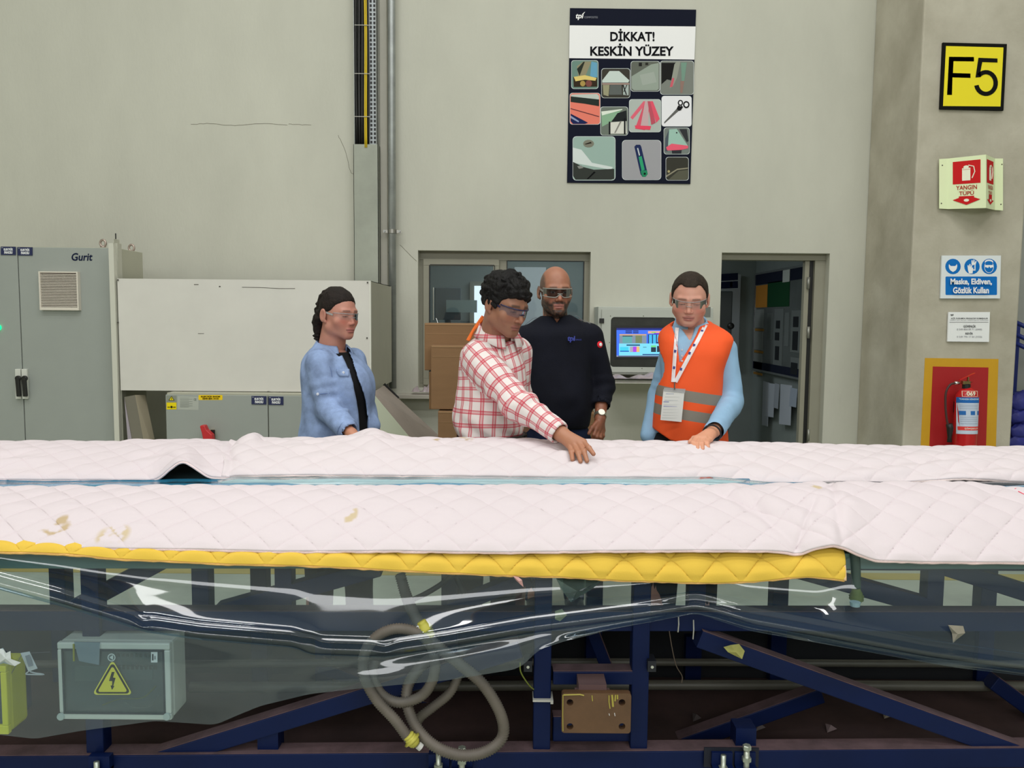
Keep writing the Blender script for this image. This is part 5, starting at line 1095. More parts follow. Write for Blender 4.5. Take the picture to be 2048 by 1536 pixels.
def torsow(P):
    d = smin(TRw(P), ell(P, (bust[0]-.03, YW-.05, W(718,768,YW)[2]), (.070, .080, .080)), .07)
    return smin(d, ell(P, (bust[0]-.025, YW+.06, W(718,768,YW)[2]), (.070, .075, .08)), .07)
def topw(P): d = torsow(P)+.012; return smax(smax(d, P[:, 2]-(W(700,704,YW)[2]), .006), -cone(P, nk3[0], nk3[1]+[0, 0, .03], .058, .062), .006)
nk3 = nk
sdf_obj('top', topw, (X_-.2, YW-.17, W(700,900,YW)[2]-.02), (X_+.24, YW+.2, zt3), .009, cloth('black_jersey', (16,16,18)), pw, label='black undershirt')
def shirt_w(P):
    a1 = smin(cone(P, aRw[0], aRw[1], .061, .053), cone(P, aRw[1], aRw[1]*.18+aRw[2]*.82, .053, .047), .015)+folds(P, aRw[0], aRw[1], 0, 0, .95, .5, 5, .005, .5)+folds(P, aRw[1], aRw[2], 0, 0, .3, .4, 4, .005, .6)
    a2 = smin(cone(P, aLw[0], aLw[1], .058, .050), cone(P, aLw[1], aLw[2], .050, .042), .015)
    t = torsow(P); x, y, z = P.T; v = np.abs(x-np.interp(z, zc_, xc_))-np.interp(z, zc_[[0, -1]], [.016, .013]); 
    t = smax(t, -smax(v, y-(YW+.03), .003), .004)
    d = smin(smin(t, a1, .022), a2, .03)+wrinkle(P, .007, (11, 11, 7), 12)
    d = smax(d, -cone(P, aRw[1]*.14+aRw[2]*.86, aRw[2], .034, .034), .003)
    nv = np.abs(x-(nk3[1][0]+.055))-np.clip((z-W(690,712,YW)[2])*1.1, -.05, .09); d = smax(d, -np.maximum(nv, y-(YW+.06)), .003)
    return smax(d, -cone(P, nk3[0], nk3[1]+[0, 0, .01], .062, .066), .005)
aRw, aLw = aR, aL
sdf_obj('shirt', shirt_w, (X_-.25, YW-.36, W(672,895,YW)[2]-.03), (X_+.30, YW+.26, zt3+.03), .0055, denim, pw, label='light blue denim shirt with rolled sleeve')
c1 = aR[1]*.52+aR[2]*.48; c2 = aR[1]*.16+aR[2]*.84
sdf_obj('sleeve_cuff', lambda P: smax(smax(cone(P, c1, c2, .050, .0475), -((P-c1)@dv), .003), np.maximum(((P-c2)@dv), -cone(P, c2-dv*.05, c2+dv*.1, .040, .040)), .003), *bb(c1, c2, pad=.07), .004, denim, pw)
collar(pw, nk[1]+[.006, .0, .016], .064, .100, .026, .020, .050, .42, denim, tilt=.012, yaw=.95)
MB().grid(np.array([[srf(shirt_w, x, y, YW, .004) for x in np.linspace(673+dx, 699-dx*.2, 8)] for dx, y in ((0,738),(0,743),(2,748),(6,753))])).build('pocket_flap', denim, pw, smooth=True, thick=.004)
mb = MB()
for x, y in ((687,745),(635.5,788)): mb.lathe(srf(shirt_w, x, y, YW, .006), [(.006, 0), (.006, .002), (0, .003)], None, 12, (-.2, -1, 0))
mb.build('shirt_button', mat('pearl_button', (214,220,232), .25), pw, kind='stuff')
mb = MB(); st = mat('seam_thread', (92,116,166), .8)
for pts in ([(624,718),(636,713),(650,720),(660,735),(664,755),(663,775)], [(606,786),(620,788),(640,788),(660,786)], [(628,700),(645,700),(662,710)]): mb.tube(spline([srf(shirt_w, x, y, YW, -.0005) for x, y in pts], 6), .0013, st, 5)
mb.build('seam', None, pw, kind='stuff')
hdw = hd
def hair_w(P):
    q = hdw.loc(P); x, y, z = q.T; ax_ = np.abs(x); m = np.stack([ax_, y, z], 1)
    d = ell(m, (0, .018, .034), (.0835, .106, .102))
    line = np.interp(y, [-.11, -.075, -.045, -.02, .0, .02, .05, .1], [.082, .070, .048, .016, .012, -.004, -.05, -.06])
    d = smax(d, line-z, .008)
    t = smin(cone(q, (0, .10, .03), (0, .122, -.05), .042, .036), cone(q, (0, .122, -.05), (0, .105, -.165), .036, .016), .02)
    d = smin(d, t, .02); d = smin(d, cone(q, (-.05, .085, -.02), (-.035, .105, -.12), .028, .020), .02)
    s = .004*np.sin(q[:, 2]*150+x*120+14*vnoise(q, (20, 20, 20)))*np.clip((y-.03)/.05, 0, 1)
    return (d+s+.008*vnoise(q, (45, 45, 45))*np.clip(.35+(y)/.08, .2, 1)+.004*vnoise(q, (110, 110, 60)))*hdw.s
sdf_obj('hair', hair_w, hd.c-[.17, .17, .20], hd.c+[.15, .17, .15], .0036, hair_mat('dark_brown_hair', (34,26,22)), pw, label='dark brown hair gathered into a curly ponytail')
glasses(pw, hd, clear_frame, clear_lens, arm_m=clear_frame, label='clear safety glasses', thick=.0016, z1=.012, z0=-.020)
trousers(pw, None, cloth('trousers_dark', (24,24,28)), W(604,850,YW)[0], W(746,850,YW)[0], YW, zw=.985)
# ------------------------------------------------ the man in the checked shirt
YC = 3.28
pc = person((W(985, 700, YC)[0], YC, 0), 'curly-haired man in red and white checked shirt leaning over, reaching towards the quilt')
hd = Head(W(1012, 611, YC-.10), 43, 19, 3, .93, jaw=1.1, nose=1.05, fat=.006)
nk = (hd.wpt((0, .022, -.05)), W(988, 690, YC), .060, .068)
TR = torso_f([(958,1026,668,YC+.02,.075),(940,1038,682,YC+.02,.11),(925,1044,700,YC+.02,.135),(917,1048,730,YC,.15),(914,1050,775,YC,.16),(914,1050,808,YC,.165),(909,1048,838,YC,.165),(910,1043,862,YC,.155),(914,1040,880,YC,.15)])
aR = [W(957,716,YC-.11), W(1033,803,YC-.27), W(1119,866,YC-.41)]; aL = [W(1034,705,YC+.12), W(1038,790,YC+.16), W(1028,850,YC+.10)]
X_ = pc.location[0]
cf = skin_color(hd, SK['check'], stubble=.3, brow=(.03,.02,.015), browt=1.25, down=True, lips=(.30,.11,.09))
f1, lo, hi = head_part(hd, nk)
wr = W(1124, 869, YC-.415)
kn = [W(1167,884,2.80), W(1158,887,2.80), W(1148,890,2.805), W(1139,892,2.815)]
tp = [[W(1178,896,2.755), W(1187,908,2.73)], [W(1168,904,2.745), W(1174,922,2.72)], [W(1156,906,2.75), W(1161,923,2.72)], [W(1143,905,2.77), W(1145,919,2.74)]]
pa, fi, th = mkhand(wr, kn, tp, [W(1140,876,2.86), W(1158,886,2.88), W(1168,897,2.86)], .0092)
pa = [(wr, k, .024, .0125) for k in kn]+[(aR[1]*.12+aR[2]*.88, wr, .031, .025)]
h1 = hand(None, pa, fi, th, .0092)
wl = aL[2]; kn2 = [wl+[.02-.012*i, -.03+.01*i, -.06] for i in range(4)]; tp2 = [[k+[.0, -.01, -.03], k+[.0, -.015, -.05]] for k in kn2]
pa2, fi2, th2 = mkhand(wl, kn2, tp2, [wl+[0, -.02, -.02], wl+[.02, -.03, -.05], wl+[.02, -.03, -.07]], .009); pa2.append((aL[1]*.2+aL[2]*.8, wl, .03, .023)); h2 = hand(None, pa2, fi2, th2, .009)
lowf4 = body_low(pc, TR, [(aR[0], aR[1], .045, .038), (aR[1], aR[2], .038, .026), (aL[0], aL[1], .045, .038), (aL[1], aL[2], .038, .026)], (nk[0]*.4+nk[1]*.6, nk[1]+[0, 0, -.03], .05, .055), legs(X_, YC))
zt4 = TR.z1
body(pc, [(f1, lo, hi, .0032, cf), (h1, *bb(aR[1]*.12+aR[2]*.88, *[t[1] for t in tp], pad=.035), .0028, low_c((160,110,84))), (h2, wl-[.06, .08, .15], wl+[.06, .06, .04], .005, low_c((150,98,70))),
          (lambda P: smax(lowf4(P), P[:, 2]-(zt4-.01), .01), (X_-.3, YC-.45, .04), (X_+.32, YC+.3, zt4), .02, low_c(SK['check']))])
mb = MB()
for (a, b) in tp: 
    d_ = (b-a)/np.linalg.norm(b-a); c_ = b+d_*.001+np.array([0, -.0055, .0035]); mb.add([c_+[x*.0042, 0, 0]+d_*y for x, y in ((-1,-.005),(1,-.005),(1.05,.003),(0,.0055),(-1.05,.003))], [(0,1,2,3,4)])
TRc = TR
def chk():
    m = mat('checked_cotton', (226,214,210), .8, bump=.2, bscale=400, spec=.2); nt = m.node_tree; N = nt.nodes; L = nt.links; b = N['Principled BSDF']
    uv = N.new('ShaderNodeUVMap'); uv.uv_map = 'cloth'; sp = N.new('ShaderNodeSeparateXYZ'); L.new(uv.outputs[0], sp.inputs[0])
    def M(op, a, v=None, w=None):
        n = N.new('ShaderNodeMath'); n.operation = op
        for i, x in enumerate((a, v, w)):
            if x is None: continue
            if isinstance(x, (int, float)): n.inputs[i].default_value = x
            else: L.new(x.outputs[0] if hasattr(x, 'outputs') else x, n.inputs[i])
        return n
    res = []
    for o in (sp.outputs[0], sp.outputs[1]):
        fr = M('FRACT', M('DIVIDE', o, .050)); a = M('ABSOLUTE', M('SUBTRACT', fr, .5))
        w1 = M('MULTIPLY', M('LESS_THAN', a, .155), .42); l1 = M('MULTIPLY', M('LESS_THAN', M('ABSOLUTE', M('SUBTRACT', a, .115)), .04), .38)
        res.append(M('SUBTRACT', 1.0, M('ADD', w1, l1)))
    t = M('SUBTRACT', 1.0, M('MULTIPLY', res[0], res[1])); mx = N.new('ShaderNodeMix'); mx.data_type = 'RGBA'; L.new(t.outputs[0], mx.inputs[0])
    mx.inputs[6].default_value = [.80, .74, .72, 1]; mx.inputs[7].default_value = [.58, .02, .06, 1]; L.new(mx.outputs[2], b.inputs['Base Color']); return m
def limb(P, a, b): a = np.asarray(a); ab = b-a; L = np.linalg.norm(ab); d = ab/L; t = (P-a)@d; q = P-a-t[:, None]*d; u = np.cross(d, [0, 1, 0]); u /= np.linalg.norm(u); v = np.cross(d, u); return t, np.arctan2(q@u, q@v)
def uvc(V, Q):
    C_ = V[Q].mean(1); dt = TRc(C_); d1 = cone(C_, aRc[0], aRc[1], .072, .060); d2 = cone(C_, aRc[1], aRc[2], .060, .043); d3 = np.minimum(cone(C_, aLc[0], aLc[1], .07, .058), cone(C_, aLc[1], aLc[2], .058, .043))
    part = np.argmin(np.stack([dt+.004, d1, d2, d3]), 0); P = V[Q.ravel()]; pr = np.repeat(part, 4)
    th = np.arctan2(P[:, 0]-X_, -(P[:, 1]-YC)); u = th*.17; v = P[:, 2]-.35*(P[:, 0]-X_)*np.clip((P[:, 2]-1.15)/.2, 0, 1)
    t1, g1 = limb(P, aRc[0], aRc[1]); t2, g2 = limb(P, aRc[1], aRc[2]); L1 = np.linalg.norm(aRc[1]-aRc[0]); t3, g3 = limb(P, aLc[0], aLc[1])
    ang = np.select([pr == 0, pr == 1, pr == 2], [th, g1, g2], g3); per = np.select([pr == 0, pr == 1, pr == 2], [.17, .068, .060], .06)
    A = ang.reshape(-1, 4); A = A-2*math.pi*np.round((A-A[:, :1])/(2*math.pi)); ang = A.ravel()
    vv = np.select([pr == 0, pr == 1, pr == 2], [v, t1, t2+L1], t3)
    return np.stack([ang*per+.012+.02*vnoise(P, (5, 5, 5)), vv+.02*vnoise(P+9, (5, 5, 5))], 1)
aRc, aLc, nkc = aR, aL, nk
cuffend = aR[2]; dvc = (aR[2]-aR[1])/np.linalg.norm(aR[2]-aR[1])
def shirt_c(P):
    a1 = smin(cone(P, aRc[0], aRc[1], .072, .060), cone(P, aRc[1], aRc[2], .060, .045), .02)+folds(P, aRc[0], aRc[1], 0, 0, .75, .5, 4, .006, .7)+folds(P, aRc[1], aRc[2], 0, 0, .3, .35, 4, .005, .8)
    a1 = smax(a1, (P-cuffend)@dvc-.004, .004)
    a2 = smin(cone(P, aLc[0], aLc[1], .066, .055), cone(P, aLc[1], aLc[2], .055, .043), .015)
    z = P[:, 2]; lo_ = np.clip((1.16-z)/.12, 0, 1)
    d = TRc(P)+lo_*.005*np.sin(P[:, 0]*55+z*40+5*vnoise(P, (8, 8, 8)))
    d = smin(smin(d, a1, .035), a2, .03)+wrinkle(P, .009, (9, 9, 8), 21)*np.clip(nrm(P-cuffend)/.12, .1, 1)
    d = smax(d, -cone(P, cuffend-dvc*.04, cuffend+dvc*.05, .0345, .0345), .003)
    return smax(d, -cone(P, nkc[0], nkc[1]+[0, 0, .01], .068, .072), .006)
ck = chk()
sdf_obj('shirt', shirt_c, (X_-.28, YC-.50, W(985,876,YC)[2]-.0), (X_+.36, YC+.28, zt4+.03), .006, ck, pc, uv=uvc, label='red and white checked shirt')
def coluv(o):
    l = o.data.uv_layers.new(name='cloth'); co = np.array([v.co[:] for v in o.data.vertices]); th = np.arctan2(co[:, 0], -co[:, 1])
    for lp in o.data.loops: l.data[lp.index].uv = (th[lp.vertex_index]*.10, co[lp.vertex_index][2])
    return o
coluv(collar(pc, nk[1]+[.018, -.015, .028], .074, .100, .040, .014, .030, .25, ck, tilt=.03, yaw=.55, thick=.003))
# orange strap hanging from the back of the neck
mb = MB(); om = mat('orange_strap', (250,110,34), .6, k=1.2)
for dx in (0, 1): mb.tube(spline([srf(shirt_c, x, y, YC, .010) for x, y in ((966+2*dx,632+3*dx),(955+dx,648+2*dx),(947,660),(940+dx,672+dx),(935+2*dx,681))], 6), [.006]*25, om, 8)
mb.build('vest_strap', None, pc, smooth=True, label='orange strap hanging behind the neck')
hdc = hd
def hair_c(P):
    q = hdc.loc(P); x, y, z = q.T; ax_ = np.abs(x); m = np.stack([ax_, y, z], 1)
    d = ell(m, (0, .022, .046), (.096, .120, .104))
    line = np.interp(y, [-.12, -.07, -.045, -.02, -.006, .02, .06, .11], [.062, .052, .036, -.018, .0, .0, -.062, -.065])
    d = smax(d, line-z+.010*vnoise(q, (40, 40, 40)), .010)
    b = np.abs(np.sin(q[:, 0]*95+3*vnoise(q, (30, 30, 30))))*np.abs(np.sin(q[:, 1]*95+3*vnoise(q+2, (30, 30, 30))))*np.abs(np.sin(q[:, 2]*95+3*vnoise(q+5, (30, 30, 30))))
    return (d-.012*b+.004+.014*vnoise(q, (26, 26, 26))+.006*vnoise(q, (70, 70, 70)))*hdc.s
sdf_obj('hair', hair_c, hd.c-.17, hd.c+.18, .0034, hair_mat('curly_black_hair', (17,15,15), bump=1, sc2=160), pc, label='thick curly black hair')
glasses(pc, hd, mat('dark_blue_frame', (32,30,66), .3), film_mat('blueish_lens', [.78,.8,.86], .10, [.3,.3,.42], .1, .5, 1.4), label='safety glasses with dark blue brow bar', thick=.003, z1=.014, z0=-.020)
tm = cloth('trousers_greybrown', (66,60,54), k=1.2); trousers(pc, None, tm, W(908,850,YC)[0], W(1042,850,YC)[0], YC, zw=1.02)
hx = W(975,868,YC)[0]
sdf_obj('belt', lambda P: smax(np.abs(smax(ell(P, (X_, YC, 1.0), (.142, .150, .6)), np.abs(P[:, 2]-W(960,874,YC)[2])-.018, .004)), np.abs(P[:, 2]-W(960,874,YC)[2])-.017, .003)-.003, (X_-.2, YC-.2, .94), (X_+.2, YC+.2, 1.06), .007, mat('belt_black', (20,18,18), .4), pc)
# ================================================================ the mould under its quilts
def YT(px): return .04*(px-300)/1024            # the mould runs slightly away to the right
def cur(pts): 
    a = np.array(pts, float)
    from_x, from_y = a[:, 0], a[:, 1]
    def f(x):
        x = np.asarray(x, float); v = 0
        for o in (-12, -6, 0, 6, 12): v = v+np.interp(x+o, from_x, from_y)
        return v/5
    return f
def quilt_mat(name, rgb, k=1.0):
    return mat(name, rgb, .9, attr='Col', bump=.12, bscale=260, spec=.15)
pinkc = np.array([.70, .625, .65]); yelc = np.array([.76, .51, .075])
def make_quilt(name, label, m, base, pxs, prof, nt, amp, period, stains=(), extra=None, seed=0, lift=None, binding=True, cat='quilt', bcol=None, du=0, grp=None):
    """prof(px, t) -> point; puffs are real relief along the surface normal"""
    n = len(pxs); T = np.linspace(0, 1, nt); G = np.zeros((n, nt, 3))
    for i, x in enumerate(pxs): G[i] = prof(x, T)
    gx = np.gradient(G, axis=0); gt = np.gradient(G, axis=1); N_ = np.cross(gx, gt); N_ /= np.linalg.norm(N_, axis=2)[..., None]
    N_ *= np.where(N_[..., 2:3] < 0, -1, 1)
    w_ = np.cumsum(np.linalg.norm(np.diff(G, axis=1, prepend=G[:, :1]), axis=2), axis=1); w_ = w_[:, -1:]-w_; u_ = G[..., 0]+du
    Pn = G.reshape(-1, 3)+seed; wob = .012*vnoise(Pn, (5, 5, 5)).reshape(n, nt)
    a = (u_+w_+wob)/period; b = (u_-w_-wob+.02*vnoise(Pn+7, (4, 4, 4)).reshape(n, nt))/period
    puff = (np.abs(np.sin(math.pi*a))*np.abs(np.sin(math.pi*b)))**.33; stitch = np.clip(1-np.minimum(np.abs(a-np.round(a)), np.abs(b-np.round(b)))*period/.0035, 0, 1)
    D = amp*puff+.0045*vnoise(Pn, (7, 16, 16)).reshape(n, nt)+.0022*vnoise(Pn, (22, 50, 50)).reshape(n, nt)
    edge = np.minimum(1, w_/.02); D = D*(.25+.75*edge)
    if extra is not None: D = D+extra(pxs[:, None]*np.ones((1, nt)), T[None]*np.ones((n, 1)), G)
    G2 = G+N_*D[..., None]
    me = bpy.data.meshes.new(name); org = np.array([G2[..., 0].mean(), G2[..., 1].mean(), G2[..., 2].min()])
    fs = [(i*nt+j, (i+1)*nt+j, (i+1)*nt+j+1, i*nt+j+1) for i in range(n-1) for j in range(nt-1)]
    me.from_pydata((G2.reshape(-1, 3)-org).tolist(), [], fs); me.polygons.foreach_set('use_smooth', [True]*len(fs)); me.materials.append(m)
    c = np.tile(base, (n*nt, 1)); V = G2.reshape(-1, 3)
    c = c*(1+.03*vnoise(V, (3, 3, 3))[:, None])*(1-.10*stitch.reshape(-1, 1)*np.array([.6, 1, .9]))
    for (x, y, Y, rx, ry, dens, col) in stains:
        p = W(x, y, Y); q = (V-p); sy = rx*1.0; r = np.sqrt((q[:, 0]/rx)**2+(q[:, 1]/(ry*3))**2+((q[:, 2])/(ry*1.6))**2)
        nz = vnoise(V*1.0+3, (38, 38, 38))+.5*vnoise(V, (90, 90, 90)); s = np.clip((nz-(dens-.3)+.25*(1-r))*6, 0, 1)*np.clip((1-r)*4, 0, 1)
        c = c*(1-s[:, None])+np.array(col)*s[:, None]
    at = me.color_attributes.new('Col', 'FLOAT_COLOR', 'POINT'); at.data.foreach_set('color', np.hstack([np.clip(c, 0, 1), np.ones((len(c), 1))]).ravel().astype(np.float32))
    o = bpy.data.objects.new(name, me); COL.objects.link(o); o.location = org; tag(o, label, cat, grp)
    if binding:
        E_ = G2[::2, -1]+np.array([0, -.001, -.001]); E_ = E_+np.stack([0*E_[:, 0], .0015*vnoise(E_, (40, 40, 40)), .003*vnoise(E_, (55, 55, 55))], 1)
        MB().tube(E_, .0042, mat('binding_'+name+str(bcol), bcol, .95, k=1.1, bump=.6, bscale=400), 7).build('edge_binding', None, o, smooth=True)
    o.modifiers.new('t', 'SOLIDIFY').thickness = .006; o.modifiers['t'].offset = -1
    return o
qm = quilt_mat('pink_quilt', (236,226,228)); ym_ = quilt_mat('yellow_quilt', (226,196,72))
STN = (.52, .40, .25); STN2 = (.60, .49, .33)
# near pink quilt
ed = cur([(-200,1096),(0,1097),(200,1098),(400,1100),(560,1104),(800,1103),(1000,1106),(1200,1103),(1400,1102),(1540,1103),(1590,1106),(1640,1097),(1683,1094),(1708,1107),(1748,1122),(1850,1125),(2048,1126),(2250,1127)])
cr = cur([(-200,976),(0,975),(400,974),(800,973),(1200,972),(1520,973),(1600,968),(1700,966),(1900,965),(1945,964),(1965,972),(2048,978),(2250,982)])
def scal(x, per=.13): return 0
def prof_near(x, T):
    Yc = 2.45+YT(x); Ye = 2.13+YT(x); A = W(x, float(cr(x))+5, Yc); B = W(x, float(ed(x)), Ye); out = []
    back = np.array([A[0], Yc+.055, A[2]-.055]); L = []
    for t in T:
        if t < .16: s = t/.16; a = s*math.pi/2; L.append(np.array([A[0], Yc+.05*math.cos(a), A[2]-.05+.05*math.sin(a)]))
        else:
            s = (t-.16)/.84; p = A+(B-A)*s; h = .028*math.sin(math.pi*min(1, s))**.8*(1-.2*s); L.append(p+np.array([0, -.35*h, .94*h])*1.0)
    return np.array(L)
def ex_near(X, T, G):
    d = 0
    def ridge(x0, t0, x1, t1, w_, a):
        dx, dt = x1-x0, (t1-t0)*150; L = math.hypot(dx, dt); px, pt = X-x0, (T-t0)*150; s = (px*dx+pt*dt)/L; n_ = (-px*dt+pt*dx)/L
        return a*np.exp(-(n_/w_)**2)*np.exp(-(np.maximum(0, np.maximum(-s, s-L))/25)**2)
    d = ridge(1440, .35, 1600, 1.0, 9, -.010)+ridge(1470, .25, 1660, .95, 16, .012)+ridge(1660, .2, 1675, .85, 10, -.008)+ridge(1480, .3, 1520, .6, 8, -.006)+ridge(1600, .85, 1620, .6, 7, -.007)+ridge(1560, .3, 1690, .55, 14, .008)
    return d
pxs = np.arange(-170, 2230, 2.4)
make_quilt('quilt', 'long pink quilted blanket along the near edge of the mould, stained at its left end', qm, pinkc, pxs, prof_near, 118, .0092, .13,
           [(112,1050,2.17,.055,.022,.42,STN), (225,1071,2.15,.05,.020,.28,STN2), (704,1038,2.26,.020,.02,.32,STN2), (1638,974,2.44,.03,.01,.4,STN2)], ex_near, 0, bcol=(232,206,204), grp=None)
# yellow quilt under it
ye = cur([(-200,1104),(0,1105),(60,1106),(140,1109),(230,1118),(330,1122),(450,1128),(600,1131),(700,1135),(830,1142),(1000,1150),(1120,1153),(1240,1160),(1400,1165),(1500,1163),(1560,1157),(1620,1152),(1690,1160)])
def prof_yel(x, T):
    B = W(x, float(ye(x)), 2.115+YT(x)); A = W(x, float(ed(x))-16, 2.205+YT(x)); 
    if x > 1668: A = A+(W(1668, float(ed(1668))-16, 2.2+YT(x))-A)*min(1, (x-1668)/20)*.0
    L = []
    for t in T: p = A+(B-A)*t; h = .014*math.sin(math.pi*t); L.append(p+np.array([0, -h, .6*h]))
    return np.array(L)
px2 = np.arange(-170, 1690, 2.4)
def slant(f): # the right end is cut on a slant
    def g(x, T):
        P = f(x, T); k = np.clip((x-1600)/90, 0, 1); P[:, 0] -= k*(1-T)*.022; return P
    return g
yq = make_quilt('quilt', 'yellow quilted blanket peeking out beneath the near pink quilt', ym_, yelc, px2, slant(prof_yel), 46, .0125, .13, (), None, 3, bcol=(238,186,110), du=.012)
E1 = slant(prof_yel)(px2[-1], np.linspace(0, 1, 12)); MB().tube(E1+[0, -.008, 0], .0042, mat('binding_end', (236,196,150), .95, k=1.1), 7).build('edge_binding', None, yq, smooth=True)
# far quilts
ct = cur([(-200,883),(0,884),(120,883),(250,884),(268,879),(300,881),(350,880),(400,878),(436,884),(470,883),(485,880),(500,872),(515,878),(530,881),(600,880),(660,880),(700,874),(748,866),(790,877),(860,880),(1000,882),(1200,885),(1400,887),(1600,891),(1800,896),(2048,898),(2250,901)])
ft = cur([(-200,962),(0,962),(200,961),(310,962),(322,956),(345,936),(364,920),(385,932),(412,953),(430,957),(470,956),(600,954),(900,956),(1100,958),(1300,961),(1480,966),(1560,970),(1700,969),(1850,966),(1930,963),(2048,966),(2250,968)])
def prof_far(x, T):
    Yb = 3.0+YT(x); Yf = 2.64+YT(x); A = W(x, float(ct(x))+4, Yb); B = W(x, float(ft(x)), Yf)
    tent = np.clip(1-abs(x-366)/50, 0, 1)
    L = []
    for t in T:
        if t < .14: a = t/.14*math.pi/2; L.append(np.array([A[0], Yb+.05*math.cos(a), A[2]-.06+.06*math.sin(a)]))
        else:
            s = (t-.14)/.86; p = A+(B-A)*s; h = .026*math.sin(math.pi*s)**.7*(1-.6*tent); L.append(p+np.array([0, -.25*h, .97*h]))
    return np.array(L)
def ex_far(X, T, G):
    def bump(x0, t0, wx, wt, a): return a*np.exp(-((X-x0)/wx)**2-((T-t0)/wt)**2)
    c = .006*np.sin(T*26+X*.02)*np.clip(vnoise(G.reshape(-1, 3)+4, (4, 4, 4)).reshape(X.shape)*4, 0, 1)*(T > .35)
    return c+bump(748, .25, 26, .3, .012)+bump(470, .5, 9, .5, -.016)+bump(1000, .5, 60, .3, .008)+bump(505, .2, 14, .3, .012)+bump(430, .4, 14, .3, .008)
fa = np.arange(-170, 466, 2.4)
make_quilt('quilt', 'far left pink quilted blanket whose front edge is lifted into a dark peak', qm, pinkc*[1.0, 1.0, 1.0], fa, prof_far, 96, .0065, .12, (), ex_far, 6, bcol=(236,216,214))
fb = np.arange(458, 2230, 2.4)
def prof_far2(x, T):
    P = prof_far(x, T); k_ = max(0, (520-x)/60); P[:, 2] += .004; P[:, 0] -= k_*.03*T-k_*.012*np.sin(T*9); return P
make_quilt('quilt', 'long pink quilted blanket along the far edge of the mould, in front of the people', qm, pinkc*[1.02, 1.03, 1.02], fb, prof_far2, 96, .0095, .122, [(872,894,2.95,.03,.02,.12,STN), (925,890,2.96,.06,.02,.25,STN)], ex_far, 2, bcol=(238,220,216))
mb = MB(); pen = flat((56,60,140)); pr_ = flat((200,70,90))
def onq(prof, x, y, o=.004):
    T = np.linspace(.17, 1, 160); P = prof(x, T); d = _f; 
    proj = [768-F*((p-CAM)@_u)/((p-CAM)@_f) for p in P]; i = int(np.argmin(np.abs(np.array(proj)-y))); return P[i]+np.array([0, -.35, .94])*(o+.0095)
for pts in ([(1024,975),(1027,972),(1028,976)], [(1029,974),(1034,976),(1037,974)]): mb.tube([onq(prof_near, x, y) for x, y in pts], .0012, pen, 4)
for pts in ([(2026,985),(2038,979),(2047,988)], [(2032,990),(2044,996)]): mb.tube([onq(prof_near, x, y) for x, y in pts], .0014, pr_, 4)
mb.build('pen_mark', None, label='small blue and red pen marks on the near pink quilt', cat='mark', kind='stuff')
# mould shell under the quilts
shell = mat('mould_laminate', (52,70,72), .35, k=1.2, var=.25, vscale=6)
sec = [(2.215,.800),(2.215,.862),(2.30,.895),(2.44,.925),(2.50,.885),(2.60,.880),(2.70,.935),(2.97,.985),(3.03,.96),(3.03,.79)]
mo = thing('mould', (0, 2.6, .79), 'long dark composite mould carrying the pink and yellow quilts', 'mould')
xa_, xb_ = -1.95, 1.95; sh = lambda x: .04*((x/2.3*1600+1024-300)/1024)
n = len(sec); V_ = [(x, y+sh(x), z) for x in (xa_, xb_) for y, z in sec]
fixn(MB().add(V_, [tuple(range(n)), tuple(range(2*n-1, n-1, -1))]+[(i, (i+1) % n, n+(i+1) % n, n+i) for i in range(n)]).build('shell', shell, mo))
MB().beam((xa_, 2.205+sh(xa_), .812), (xb_, 2.205+sh(xb_), .812), .02, .045).build('flange_edge', mat('flange_green', (96,126,120), .3, k=1.2, var=.25, vscale=4, stretch=(1, 8, 8)), mo)
# blue vacuum film in the gap between the quilts
bf = film_mat('blue_film', [.10, .42, .66], .75, [.04, .31, .52], .12, .9, 1.6, .5)
G = []
for x in np.arange(-170, 2230, 6.0):
    u = x/90.0; y1 = 960+1.5*math.sin(u)+(7 if x > 1500 else 0)
    G.append([W(x, 981, 2.50+YT(x)), W(x, 975+1.2*math.sin(u*2.1), 2.53+YT(x)), W(x, 969+1.6*math.sin(u*1.7+1), 2.58+YT(x)), W(x, y1-1, 2.64+YT(x))])
G = np.array(G); G[:, :, 2] += .004*vnoise(G.reshape(-1, 3), (9, 30, 30)).reshape(G.shape[:2])
MB().grid(G).build('vacuum_film', bf, smooth=True, label='strip of blue vacuum film in the gap between near and far quilts', cat='film', thick=.001)
pfm = film_mat('pale_film', [.62, .82, .86], .45, [.55, .74, .78], .12, 1, 1.5, .4)
G = []
for x in np.arange(412, 1560, 6.0):
    e = min(1, (x-412)/60, (1560-x)/140); top = 966-12*max(0, e)+.8*math.sin(x/40)
    G.append([W(x, 971.5+.8*math.sin(x/33), 2.575+YT(x)), W(x, (971+top)/2, 2.60+YT(x)), W(x, top, 2.625+YT(x))])
MB().grid(np.array(G)).build('film_flap', pfm, smooth=True, label='pale turned-up flap of film lying against the far pink quilt', cat='film', thick=.001)
G = []
for x in np.arange(1620, 2230, 8.0):
    G.append([W(x, 972+.8*math.sin(x/19), 2.56+YT(x)), W(x, 966+1.2*math.sin(x/27), 2.60+YT(x)), W(x, 962+1.5*math.sin(x/35), 2.655+YT(x))])
MB().grid(np.array(G)).build('dark_film', film_mat('grey_film', [.3, .33, .36], .6, [.10, .11, .13], .2, 1, 1.5, .4), smooth=True, label='grey-violet film strip between the quilts at the right end', cat='film', thick=.001)
